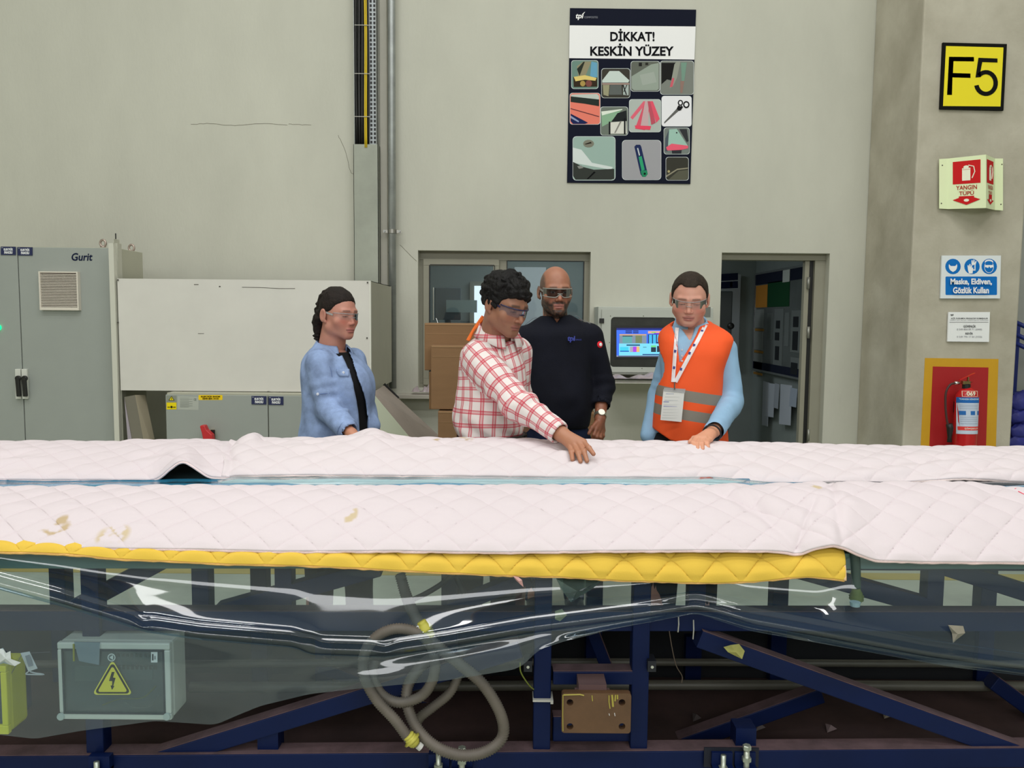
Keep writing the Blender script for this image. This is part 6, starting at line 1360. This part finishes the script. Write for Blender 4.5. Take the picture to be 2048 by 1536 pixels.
# ================================================================ blue steel frame
steel = mat('blue_painted_steel', (6,27,76), .5, spec=.22, k=.82, var=.18, vscale=5)
dust = mat('pink_dust', (96,74,78), .95, k=1.0, var=.35, vscale=14, bump=.4, bscale=60)
fr_ = thing('steel_stand', (0, 2.55, 0), 'blue painted steel frame carrying the long mould, dusty on its ledges', 'frame')
def Yf(px): return 2.2+YT(px)
def bar(name, a, b, Ya, w_, h_, dusty=True, m=None, up=(0, 0, 1), par=None):
    A = W(a[0], a[1], Ya+YT(a[0])); B = W(b[0], b[1], Ya+YT(b[0])); o = MB().beam(A, B, w_, h_, up=up).build(name, m or steel, par or fr_, bevel=.003)
    if dusty:
        d = (B-A)/np.linalg.norm(B-A); s_ = np.cross(d, (0, 0, 1)); s_ /= np.linalg.norm(s_); u = np.cross(s_, d); u = u if u[2] > 0 else -u
        MB().beam(A+u*(h_/2+.0012), B+u*(h_/2+.0012), w_*.94, .0024).build('dust_layer', dust, o)
    return o
U = 1600
bar('long_beam', (-160, 1522.5), (2220, 1504), 2.23, .06, .060)
bar('long_beam', (-160, 1236), (2220, 1238), 2.25, .05, .058)
bar('long_beam', (-160, 1112), (2220, 1122), 2.30, .05, .05, False)
def post(px, y0, y1, Y, w_=.05, name='post', d=.05, dusty=False):
    A = W(px, y0, Y+YT(px)); B = W(px, y1, Y+YT(px)); B[0] = A[0]; B[1] = A[1]; return MB().box((A[0]-w_/2, A[1]-d/2, min(A[2], B[2])), (A[0]+w_/2, A[1]+d/2, max(A[2], B[2]))).build(name, steel, fr_, bevel=.003)
for px in (186, 1087, 1283): post(px, 1130, 1500, 2.235)
for px in (405, 1393, 1866, 1040-470): post(px, 1120, 1222, 2.30, .05)
bar('crosspiece', (1105, 1349), (1264, 1349), 2.235, .05, .040)
bar('crosspiece', (1105, 1452), (1264, 1452), 2.25, .04, .075)
bar('diagonal_brace', (1395, 1272), (2060, 1512), 2.235, .05, .052)
bar('diagonal_brace', (1040, 1292), (300, 1520), 2.235, .05, .052)
bar('diagonal_brace', (760, 1132), (440, 1222), 2.30, .05, .05, False); bar('diagonal_brace', (330, 1118), (150, 1215), 2.30, .05, .05, False)
bar('diagonal_brace', (1560, 1128), (1860, 1212), 2.30, .05, .05, False); bar('diagonal_brace', (1880, 1130), (2150, 1216), 2.30, .05, .05, False)
bar('diagonal_brace', (900, 1215), (1060, 1150), 2.30, .05, .04, False)
# rear row
for px in (120, 520, 900, 1190, 1560, 1975): post(px, 1090, 1440, 2.92, .06, 'rear_post', .06)
bar('rear_beam', (-160, 1236), (2220, 1240), 2.93, .05, .05); bar('rear_beam', (-160, 1432), (2220, 1430), 2.93, .05, .05)
bar('rear_brace', (1345, 1490), (1640, 1385), 2.5, .05, .05); bar('rear_brace', (1980, 1360), (2130, 1470), 2.6, .05, .05)
bar('rear_brace', (640, 1330), (960, 1450), 2.75, .05, .04); bar('rear_brace', (1180, 1250), (1215, 1340), 2.6, .04, .04)
MB().box((-2.2, 2.98, 0), (2.2, 3.0, .38)).build('skirt_panel', mat('dark_panel', (16,18,24), .8), fr_)
MB().box((-2.2, 2.24, .10), (2.2, 2.97, .13)).build('dusty_tray', mat('dusty_tray', (74,52,50), .95, var=.35, vscale=5, k=.9), fr_)
for x in (-2.05, -.7, .7, 2.05):
    for y in (2.25+sh(x), 2.93+sh(x)): MB().box((x-.03, y-.03, 0), (x+.03, y+.03, .3)).build('foot', steel, fr_)
pg_ = mat('grey_conduit', (86,84,76), .45, k=1.1, var=.2)
for k, (y, Y, r) in enumerate(((1372, 2.62, .017), (1326, 2.70, .013), (1462, 2.6, .012))):
    P = [W(x, y+2*math.sin(x/300+k), Y+YT(x)) for x in np.arange(-160 if k else 380, 2220, 60)]; MB().tube(P, r, n=10).build('conduit', pg_, fr_, smooth=True)
# mounting plate and its stub
mp_ = mat('plate_brown', (92,66,44), .5, k=1.15, var=.25, vscale=12, bump=.2, bscale=30)
c0, c1 = W(1124, 1386, 2.12+YT(1190)), W(1261, 1467, 2.12+YT(1190)); zc, zd = c0[2], c1[2]
mb = MB(); hs = [(1140,1405),(1244,1405),(1140,1453),(1244,1453)]; import bmesh
bm = bmesh.new(); Yp = 2.12+YT(1190)
outer = [bm.verts.new((x, Yp, z)) for x, z in rrect(c0[0], zd, c1[0], zc, .008)]
eds = [bm.edges.new((outer[i], outer[(i+1) % len(outer)])) for i in range(len(outer))]
for hx_, hy_ in hs:
    c = W(hx_, hy_, Yp); ring = [bm.verts.new((c[0]+.0095*math.cos(a), Yp, c[2]+.0095*math.sin(a))) for a in np.linspace(0, 2*math.pi, 16, endpoint=False)]
    eds += [bm.edges.new((ring[i], ring[(i+1) % 16])) for i in range(16)]
r_ = bmesh.ops.triangle_fill(bm, use_beauty=True, use_dissolve=False, edges=eds); fc = [f for f in bm.faces]
ex_ = bmesh.ops.extrude_face_region(bm, geom=fc); bmesh.ops.translate(bm, vec=(0, .022, 0), verts=[v for v in ex_['geom'] if isinstance(v, bmesh.types.BMVert)]); bmesh.ops.recalc_face_normals(bm, faces=bm.faces)
me = bpy.data.meshes.new('plate'); bm.to_mesh(me); bm.free(); me.materials.append(mp_); org = np.array(fr_.location)
for v in me.vertices: v.co -= Vector(org)
plo = bpy.data.objects.new('mounting_plate', me); COL.objects.link(plo); plo.parent = fr_; plo['label'] = 'brown steel mounting plate with four bolt holes'
A = W(1157, 1366, 2.15+YT(1190)); B = W(1212, 1387, 2.15+YT(1190)); MB().box((A[0], Yp+.02, zd+.01), (B[0], Yp+.1, A[2])).box((A[0]-.01, Yp+.02, zd+.005), (B[0]+.01, Yp+.04, zc-.003)).build('plate_stub', mat('stub_dust', (96,72,72), .9, k=1.0), plo)
mb = MB(); yp = mat('paint_drip', (168,156,70), .5, k=1.1)
q = on_plane(Yp)
for pts, r in (([(1218,1391),(1218,1404),(1220,1417)], .0016), ([(1224,1390),(1225,1400),(1226,1413)], .003), ([(1231,1390),(1230,1402)], .0022), ([(1235,1390),(1235,1398)], .0022), ([(1184,1391),(1185,1402)], .0014), ([(1126,1390),(1125.5,1430),(1126,1462)], .0012), ([(1127,1390),(1160,1389),(1168,1391)], .0018)):
    mb.tube([q(x, y, .001) for x, y in pts], r, yp, 6)
mb.build('paint_drips', None, plo, kind='stuff')
mb = MB().tube([q(1218,1427,.001), q(1219,1431,.001)], .0008, flat((220,220,220)), 4).tube([q(1229,1426,.001), q(1230,1432,.001)], .0008, flat((220,220,220)), 4); mb.build('chalk_mark', None, plo, kind='stuff')
for px in (1056, 1304):
    c = W(px, 1333, 2.19+YT(px)); d = -1 if px < 1100 else 1
    MB().box(c+[-.012, 0, -.016], c+[.012, .05, .016]).build('bracket', mat('dark_bracket', (20,22,34), .5), fr_); MB().lathe(c+[0, -.001, 0], [(.0045, 0), (.0045, .004)], None, 8, (0, -1, 0)).build('bolt', mat('zinc', (205,205,200), .25, .8), fr_)
for a, b in ((1408, 1515),):
    A = W(a, 1494, 2.192+YT(a)); B = W(b, 1532, 2.192+YT(b)); MB().box((A[0], A[1]-.004, B[2]), (B[0], A[1], A[2])).build('recess_shade_sheet', mat('recess_shade', (12,16,34), .6), fr_)  # flat dark sheet on the beam; shade of a recess put into its colour
# levelling bolts on small brackets in front of the lower beam
zn = mat('zinc_bolt', (178,184,172), .35, .75, k=1.1); ztop_ = mat('dusty_bolt', (170,146,146), .8)
def stud(px, py, head, label, r=.0075):
    Y = 2.165+YT(px); c = W(px, py, Y); t = thing('levelling_bolt', (c[0], Y, .20), label, 'bolt', 'levelling bolts along the lower beam')
    z = c[2]
    if head: MB().lathe((c[0], Y, z-.013), [(0, 0), (.0125, 0), (.0125, .011), (.0105, .013), (0, .013)], None, 6).build('bolt_head', zn, t)
    k = [(r, 0)]
    for i in range(40): k += [(r, i*.0026), (r*.9, i*.0026+.0013)]
    MB().lathe((c[0], Y, z-.115), [(r, 0), (r, .10 if head else .113)]).build('shank', zn, t, smooth=True)
    MB().lathe((c[0], Y, z-.048), [(0, 0), (.0135, 0), (.0135, .012), (0, .012)], None, 6).build('nut', zn, t)
    MB().box((c[0]-.03, Y-.02, .205), (c[0]+.03, Yf(px)+.0, .213)).box((c[0]-.03, Y+.012, .205), (c[0]+.03, Yf(px), .25)).build('bracket', steel, t)
stud(877, 1504, False, 'headless levelling bolt under the hose loop, left one of that pair'); stud(924, 1494, True, 'levelling bolt with hexagonal head under the hose loop', .009)
stud(1447, 1509, False, 'headless levelling bolt in front of the lower beam, right of the brown plate'); stud(1494, 1490, True, 'levelling bolt with hexagonal head at the right, beside the headless one', .0085)
stud(193, 1522, False, 'short pale levelling bolt at the lower left, under the electrical box')
# ================================================================ electrical box, yellow box
EYb = 2.165+YT(230)-.0
eb = thing('junction_box', W(230, 1440, EYb), 'grey junction box with clear door and yellow high voltage triangle behind the film', 'electrical box')
A, B = W(113, 1285, EYb), W(343, 1441, EYb); gy = mat('box_grey', (194,200,190), .45, k=1.2)
MB().box((A[0], EYb+.018, B[2]), (B[0], EYb+.11, A[2])).build('enclosure', gy, eb, bevel=.008)
C_, D_ = W(124, 1299, EYb), W(330, 1428, EYb)
MB().box((A[0], EYb, C_[2]), (B[0], EYb+.018, A[2])).box((A[0], EYb, B[2]), (B[0], EYb+.018, D_[2])).box((A[0], EYb, D_[2]), (C_[0], EYb+.018, C_[2])).box((D_[0], EYb, D_[2]), (B[0], EYb+.018, C_[2])).build('door_frame', gy, eb, bevel=.004)
MB().box((C_[0]-.002, EYb-.001, C_[2]-.004), (D_[0]+.002, EYb+.001, C_[2]+.002)).box((C_[0]-.002, EYb-.001, D_[2]-.002), (D_[0]+.002, EYb+.001, D_[2]+.003)).box((C_[0]-.002, EYb-.001, D_[2]), (C_[0]+.003, EYb+.001, C_[2])).box((D_[0]-.003, EYb-.001, D_[2]), (D_[0]+.002, EYb+.001, C_[2])).build('door_seal', mat('seal_dark', (22,40,52), .4), eb)
MB().box((C_[0], EYb+.012, D_[2]), (D_[0], EYb+.016, C_[2])).build('inner_plate', mat('inner_plate', (104,122,124), .5, var=.3, vscale=16), eb)
q = on_plane(EYb+.008)
mb = MB()
for i in range(9): a = q(238+9*i, 1335); mb.box(a-[.004, 0, .006], a+[.004, .004, .006])
for i in range(8): a = q(236+9*i, 1311); mb.box(a-[.003, 0, .004], a+[.003, .004, .004])
mb.build('breaker_row', mat('breaker_dark', (44,54,56), .5), eb, kind='stuff')
MB().prism([q(150,1332), q(305,1334), q(305,1360), q(150,1362)], (0, .003, 0)).build('breaker_strip', mat('breaker_pale', (128,146,142), .5), eb)
mb = MB(); mb.tube(spline([q(x, y, .002) for x, y in ((205,1410),(240,1398),(285,1395),(312,1372))], 6), .0018, mat('wire_yellow', (150,150,60), .5), 5); mb.tube(spline([q(x, y, .002) for x, y in ((250,1405),(270,1415),(300,1412),(318,1390))], 6), .0015, mat('wire_grey', (130,140,136), .5), 5); mb.build('wires', None, eb, kind='stuff')
MB().box((C_[0], EYb+.002, D_[2]), (D_[0], EYb+.005, C_[2])).build('clear_door', film_mat('door_pane', [.72, .8, .8], .10, [.3, .36, .36], .1, 1, 1.45), eb)
q = on_plane(EYb+.001)
def tri(cx, cy, s, r): 
    P = []
    for k in range(3):
        a = math.radians(-90+120*k); vx, vy = cx+(s-r)*math.cos(a), cy+(s-r)*math.sin(a)
        for j in np.linspace(-60, 60, 5): P.append((vx+r*math.cos(a+math.radians(j)), vy+r*math.sin(a+math.radians(j))))
    return P
prints('warning_triangle', eb, q, [(tri(225, 1366, 42, 5), (206,200,76)), (tri(225, 1366, 37.5, 5), (28,30,24)), (tri(225, 1366.5, 32, 3), (204,196,58)), ([(223.5,1344),(229,1344),(226,1355),(231,1356),(226.5,1372),(229,1372),(224,1380),(221,1371),(224,1371),(224.5,1362),(218,1362)], (28,30,24))], label='yellow high voltage triangle')
prints('maker_disc', eb, q, [(circ(223,1315,8), (176,188,184)), (circ(223,1315,6), (84,96,96)), ([(219,1315),(226,1310),(226,1320)], (176,188,184))]); prints('sticker', eb, q, [([(302,1304),(315,1304),(315,1325),(302,1325)], (200,206,204)), ([(304,1308),(307,1308),(307,1321),(304,1321)], (60,64,66)), ([(309,1312),(311,1312),(311,1319),(309,1319)], (90,94,96))])
for px, py in ((122,1433),(334,1433)): MB().lathe(W(px, py, EYb), [(.011, 0), (.010, .004)], None, 12, (0, -1, 0)).build('corner_cap', mat('cap_pale', (186,200,194), .4), eb)
c = W(172, 1284, EYb-.0); MB().prism([W(148,1284,EYb-.004), W(200,1285,EYb-.004), W(198,1330,EYb-.004), W(158,1322,EYb-.004)], (0, .002, 0)).build('plastic_pouch', film_mat('pouch', [.5, .66, .72], .45, [.3, .42, .5], .1, 1, 1.5), eb); MB().beam(W(147.5, 1288, EYb-.004), W(148, 1322, EYb-.004), .004, .004).build('yellow_strap', mat('yellow_strap', (150,150,40), .5), eb)
yb = thing('yellow_box', W(-10, 1468, 2.13), 'bright yellow plastic box with dark window at the lower left edge', 'box'); yl = mat('yellow_plastic', (190,186,30), .4, k=1.2)
Yy = 2.10; A, B = W(-70, 1330, Yy), W(19, 1468, Yy)
MB().box((A[0], Yy+.01, B[2]), (B[0], Yy+.09, A[2])).build('housing', yl, yb, bevel=.01)
C_, D_ = W(-55, 1343, Yy), W(6, 1450, Yy)
MB().box((A[0]+.01, Yy-.004, C_[2]), (B[0]-.0, Yy+.012, A[2])).box((A[0]+.01, Yy-.004, B[2]), (B[0], Yy+.012, D_[2])).box((A[0]+.01, Yy-.004, D_[2]), (C_[0], Yy+.012, C_[2])).box((D_[0], Yy-.004, D_[2]), (B[0], Yy+.012, C_[2])).build('lid_frame', mat('yellow_lid', (210,206,44), .35, k=1.2), yb, bevel=.003)
MB().box((C_[0], Yy+.006, D_[2]), (D_[0], Yy+.0095, C_[2])).build('lid_window', mat('dark_window', (58,70,78), .2), yb)
MB().box((A[0]+.02, Yy+.09, B[2]+.02), (B[0]-.01, Yy+.12, A[2]-.02)).build('back_bracket', steel, yb)
def scrap(name, pts, Y, c, label, cat, fold_=.006, m=None):
    P = [W(x, y, Y+(fold_ if i % 2 else 0)) for i, (x, y) in enumerate(pts)]; n = len(P); cc = sum(P)/n+np.array([0, -fold_, 0])
    return MB().add(P+[cc], [(i, (i+1) % n, n) for i in range(n)]).build(name, m or mat('scrap_%d_%d_%d' % c, c, .6, k=1.1, var=.15, vscale=30), label=label, cat=cat, thick=.0015)
tg = thing('paper_tag', W(58, 1388, 2.12), 'small white printed paper tag hanging by a tie between the two boxes', 'tag')
MB().add([W(41,1306,2.12), W(59,1303,2.12), W(75,1337,2.115), W(57,1343,2.12)], [(0,1,2,3)]).build('tag', mat('tag_white', (196,200,202), .6, k=1.2), tg, thick=.001)
prints('print', tg, on_plane(2.113), [([(50,1312),(59,1309),(66,1331),(57,1334)], (120,124,130))]); MB().tube(spline([W(x, y, 2.12) for x, y in ((57,1343),(52,1348),(66,1349),(88,1349),(70,1346),(60,1343))], 5), .0018, mat('tie_clear', (200,204,206), .3), 5).build('tie', None, tg); MB().tube([W(20, 1352, 2.12), W(45, 1307, 2.12), W(100, 1304, 2.15)], .0008, n=4).build('thread', mat('thread', (90,90,96), .7), tg)
scrap('film_scrap', [(-5,1300),(6,1296),(12,1306),(21,1302),(22,1318),(42,1325),(30,1332),(8,1326),(-8,1330)], 2.09, (188,196,196), 'crumpled clear plastic lying on the yellow box', 'plastic')
# ================================================================ hoses, ties, tape
hm = mat('ribbed_hose', (112,104,95), .55, k=.9, var=.25, vscale=10)
def hose(name, pts, r, label, n=10, ribs=.10, m=None, cat='hose'):
    P = spline(pts, 20); L = np.concatenate([[0], np.cumsum(np.linalg.norm(np.diff(P, axis=0), axis=1))]); k = int(L[-1]/.0034); s = np.linspace(0, L[-1], k)
    Q = np.stack([np.interp(s, L, P[:, i]) for i in range(3)], 1); rr = r*(1+ribs*np.where(np.arange(k) % 2, 1, -1)) if ribs else r
    return MB().tube(Q, rr, n=n).build(name, m or hm, smooth=True, label=label, cat=cat)
hw_ = lambda L, Y: [W(x, y, Y+dy+YT(x)) for x, y, dy in L]
hose('hose', hw_([(800,1148,.10),(812,1190,.07),(830,1232,.02),(862,1280,-.01),(915,1325,-.02),(965,1368,-.02),(1000,1425,-.02),(1006,1470,-.02),(978,1500,-.03),(930,1511,-.035),(878,1497,-.035),(838,1462,-.02),(816,1415,.0),(816,1372,.02),(840,1335,.035),(870,1310,.05)], 2.155), .0155, 'long ribbed dusty hose hanging in a big loop down to the lower beam')
hcoil = hose('hose', hw_([(818,1478,-.02),(790,1440,-.015),(752,1398,-.01),(728,1350,-.005),(730,1305,0),(755,1272,.0),(795,1257,.0),(840,1268,.005),(866,1300,.01),(868,1350,.015),(845,1390,.02),(800,1405,.02),(762,1388,.02),(744,1350,.02),(750,1320,.03)], 2.13), .0145, 'coiled ribbed hose with a yellow taped end left of the big loop')
hose('hose', hw_([(925,1300,.04),(918,1345,.04),(900,1385,.03),(865,1415,.03),(838,1438,.03),(826,1470,.05)], 2.19), .0135, 'short ribbed hose running behind the big loop')
yt = mat('yellow_tape', (176,170,70), .55, k=1.2, var=.2, vscale=20)
def blob(name, pts, Y, r, label, m=yt, cat='tape'):
    P = spline([W(x, y, Y+YT(x)) for x, y in pts], 6); rr = np.interp(np.linspace(0, 1, len(P)), np.linspace(0, 1, len(r)), r)*(1+.16*rng.normal(size=len(P))); return MB().tube(P, np.abs(rr), n=9).build(name, m, smooth=True, label=label, cat=cat)
blob('yellow_tape', [(816,1470),(824,1480),(832,1489)], 2.105, [.016,.020,.013], 'yellow tape wrapped round the end of the coiled hose'); MB().lathe(W(836, 1490, 2.10+YT(836)), [(.0, 0), (.0105, 0), (.0105, .012), (0, .012)], None, 14, (1, 0, -.9)).build('hose_cap', mat('cap_white', (200,200,196), .4), hcoil, label='white cap')
blob('yellow_tape', [(842,1242),(850,1256),(862,1274)], 2.145, [.012,.021,.014], 'yellow tape wrapped round the big hose behind the film')
hgr = hose('hose', hw_([(1708,1095,.0),(1711,1130,.0),(1712,1175,.0)], 2.19), .0135, 'short grey-green hose hanging under the quilt at the right', ribs=0, m=mat('green_hose', (66,84,80), .4, k=1.1)); blob('yellow_tape', [(1712,1176),(1713,1192),(1712,1206)], 2.19, [.013,.021,.014], 'green-yellow tape blob on the hanging hose at the right', mat('greenish_tape', (112,122,50), .6, k=1.2)); MB().lathe(W(1710, 1212, 2.19), [(0, 0), (.013, 0), (.015, .012), (0, .012)], None, 14).build('hose_cap', mat('cap_blueish', (130,160,170), .4), hgr, label='pale cap')
hose('cable', hw_([(905,1150,.1),(880,1170,.1),(846,1190,.1),(812,1205,.12)], 2.2), .008, 'dark cable sagging behind the film under the yellow quilt', ribs=0, m=blk, cat='cable'); hose('cable', hw_([(912,1150,.1),(925,1180,.1),(940,1215,.1)], 2.2), .009, 'dark cable dropping behind the film right of the sagging one', ribs=0, m=blk, cat='cable')
scrap('tape_scrap', [(1447,1294),(1462,1290),(1478,1288),(1489,1302),(1484,1318),(1470,1311),(1456,1304)], 2.17+.045, (172,168,96), 'yellowish scrap of tape stuck on the right diagonal brace', 'tape', .01)
scrap('tape_scrap', [(1896,1250),(1926,1252),(1930,1266),(1914,1278),(1906,1286),(1904,1266)], 2.13+.06, (140,134,120), 'beige scrap of tape behind the film near the right edge', 'tape', .006)
scrap('tape_scrap', [(1110,1222),(1124,1218),(1134,1230),(1120,1242),(1110,1238)], 2.20, (140,146,110), 'pale greenish scrap behind the film above the left post', 'tape', .006)
scrap('cloth_scrap', [(1026,1152),(1036,1154),(1044,1160),(1047,1174),(1040,1168),(1032,1160)], 2.13, (196,150,146), 'little pink rag of fabric hanging from the yellow quilt edge', 'rag', .004)
scrap('film_scrap', [(1112,1157),(1150,1156),(1210,1158),(1180,1180),(1150,1200),(1142,1204),(1128,1186)], 2.2, (110,140,138), 'crumpled greenish plastic hanging below the yellow quilt', 'plastic', .02, film_mat('greenish_scrap', [.5, .62, .6], .4, [.2, .28, .27], .1, 1, 1.5))
for k, (a, b, lab) in enumerate((((1357,1234),(1356,1264),'left one of two white cable ties hanging over the upper beam'), ((1387,1240),(1386,1278),'right one of two white cable ties hanging over the upper beam'))):
    MB().tube([W(a[0], a[1], 2.215+.04), W((a[0]+b[0])/2+1, (a[1]+b[1])/2, 2.20+.04), W(b[0], b[1], 2.21+.04)], .0018, n=5).build('cable_tie', mat('tie', (190,188,180), .5), label=lab, cat='cable tie')
mb = MB(); A = W(1067, 1402, 2.2+YT(1067)); B = W(1105, 1403, 2.2+YT(1105)); mb.box((A[0]-.002, A[1]-.0, A[2]-.003), (B[0]+.002, A[1]+.055, A[2]+.003)).box(B+[-.006, -.006, -.005], B+[.002, 0, .006]); mb.build('cable_tie', mat('tie', (190,188,180), .5), label='white cable tie round the left post beside the brown plate', cat='cable tie')
hose('wire', hw_([(1040,1325,0),(1042,1345,0),(1058,1370,.02),(1072,1382,.04)], 2.18), .0022, 'thin yellow-green wire behind the left post', n=6, ribs=0, m=mat('wire_green', (116,124,50), .5), cat='wire')
hose('wire', hw_([(1336,1245,.03),(1343,1290,.03),(1352,1330,.03),(1364,1352,.04),(1363,1366,.04)], 2.2), .0016, 'thin brown wire dangling right of the right post', n=6, ribs=0, m=mat('wire_brown', (86,72,62), .6), cat='wire')
for i, (x, y, s, c, lab) in enumerate(((1780,1430,9,(120,110,98),'pale paper scrap on the tray below the diagonal brace'), (1792,1410,7,(100,98,84),'small square scrap standing on the tray at the right'), (1522,1455,8,(84,76,74),'small grey scrap on the tray right of the bolts'), (1665,1458,8,(96,80,80),'crumpled pinkish scrap on the tray under the brace'), (1395,1436,7,(60,52,52),'dark little scrap on the tray right of the plate'))):
    p = WZ(x, y+8, .131); MB().add([p+[-.02*s/9, 0, .001], p+[.018*s/9, .004, .012], p+[.02*s/9, .03, .002], p+[-.012*s/9, .035, .014], p+[0, .015, .02]], [(0,1,4),(1,2,4),(2,3,4),(3,0,4)]).build('paper_scrap', mat('scrap_%d_%d_%d' % c, c, .8, k=1.5), label=lab, cat='scrap', thick=.001)
# ================================================================ clear sheet of vacuum film draped over the front
clr = film_mat('clear_film', [.76, .85, .90], .13, [.15, .225, .30], .055, 1.0, 1.42, const=.085)
yfold = cur([(-200,1100),(-60,1150),(0,1168),(120,1200),(240,1236),(290,1252),(400,1268),(590,1284),(620,1298),(770,1303),(900,1284),(1060,1256),(1200,1238),(1330,1222),(1390,1212),(1430,1220),(1500,1240),(1700,1276),(1850,1304),(2048,1332),(2250,1362)])
ylow = cur([(-200,1450),(0,1470),(70,1478),(160,1462),(310,1442),(430,1450),(520,1412),(620,1388),(730,1376),(900,1360),(1035,1338),(1058,1320),(1075,1300),(1130,1282),(1230,1258),(1300,1245),(1390,1226),(1500,1262),(1700,1298),(1900,1334),(2048,1352),(2250,1380)])
ytop = cur([(-200,1098),(0,1102),(300,1112),(700,1126),(1200,1148),(1640,1150),(1700,1112),(1760,1116),(2250,1122)])
G = []
xs = np.arange(-170, 2230, 6.0)
for x in xs:
    t_, f_, l_ = float(ytop(x)), float(yfold(x)), float(ylow(x)); y0 = YT(x); amp_ = np.clip((l_-f_)/60, .2, 1); pk = np.exp(-((x-1390)/60)**2)
    kink = 5*math.exp(-((x-285)/14)**2)-6*math.exp(-((x-622)/16)**2)+4*math.exp(-((x-770)/18)**2)
    C = [W(x, t_, 2.19+y0), W(x, t_+(f_-t_)*.30, 2.182+y0+.002*math.sin(x/130)), W(x, t_+(f_-t_)*.55, 2.160+y0+.003*math.sin(x/170+2)), W(x, f_-30+kink*.6, 2.128+y0+.02*pk), W(x, f_-25+kink*.6, 2.118+y0+.02*pk), W(x, f_-12+kink, 2.104+y0+.03*pk), W(x, f_-2+kink, 2.073+y0+.03*pk), W(x, f_+6, 2.078+y0+.03*pk), W(x, f_+9+3*amp_, 2.092+y0+.03*pk), W(x, f_+8+4*amp_, 2.108+y0+.02*pk), W(x, f_+8+(l_-f_)*.35, 2.10+y0+.008*math.sin(x/90+1)), W(x, f_+5+(l_-f_)*.7, 2.095+y0+.008*math.sin(x/75)), W(x, l_, 2.098+y0+.003*math.sin(x/50))]
    G.append(spline(C, 7))
G = np.array(G); sh_ = G.shape; G = G.reshape(-1, 3); G[:, 1] += .003*vnoise(G, (1.6, 3, 10))+.0016*vnoise(G+5, (3, 5, 34)); G = G.reshape(sh_)
MB().grid(G).build('film_sheet', clr, smooth=True, label='large clear plastic film sheet sagging in folds across the front of the frame', cat='film')
# yellow floor line and the floor tape seen beyond the mould
MB().box((-3.2, 4.55, .0005), (4, 4.67, .002)).build('floor_line', mat('line_yellow', (170,154,84), .6, k=1.0), label='yellow safety line painted on the floor behind the mould', cat='floor line')
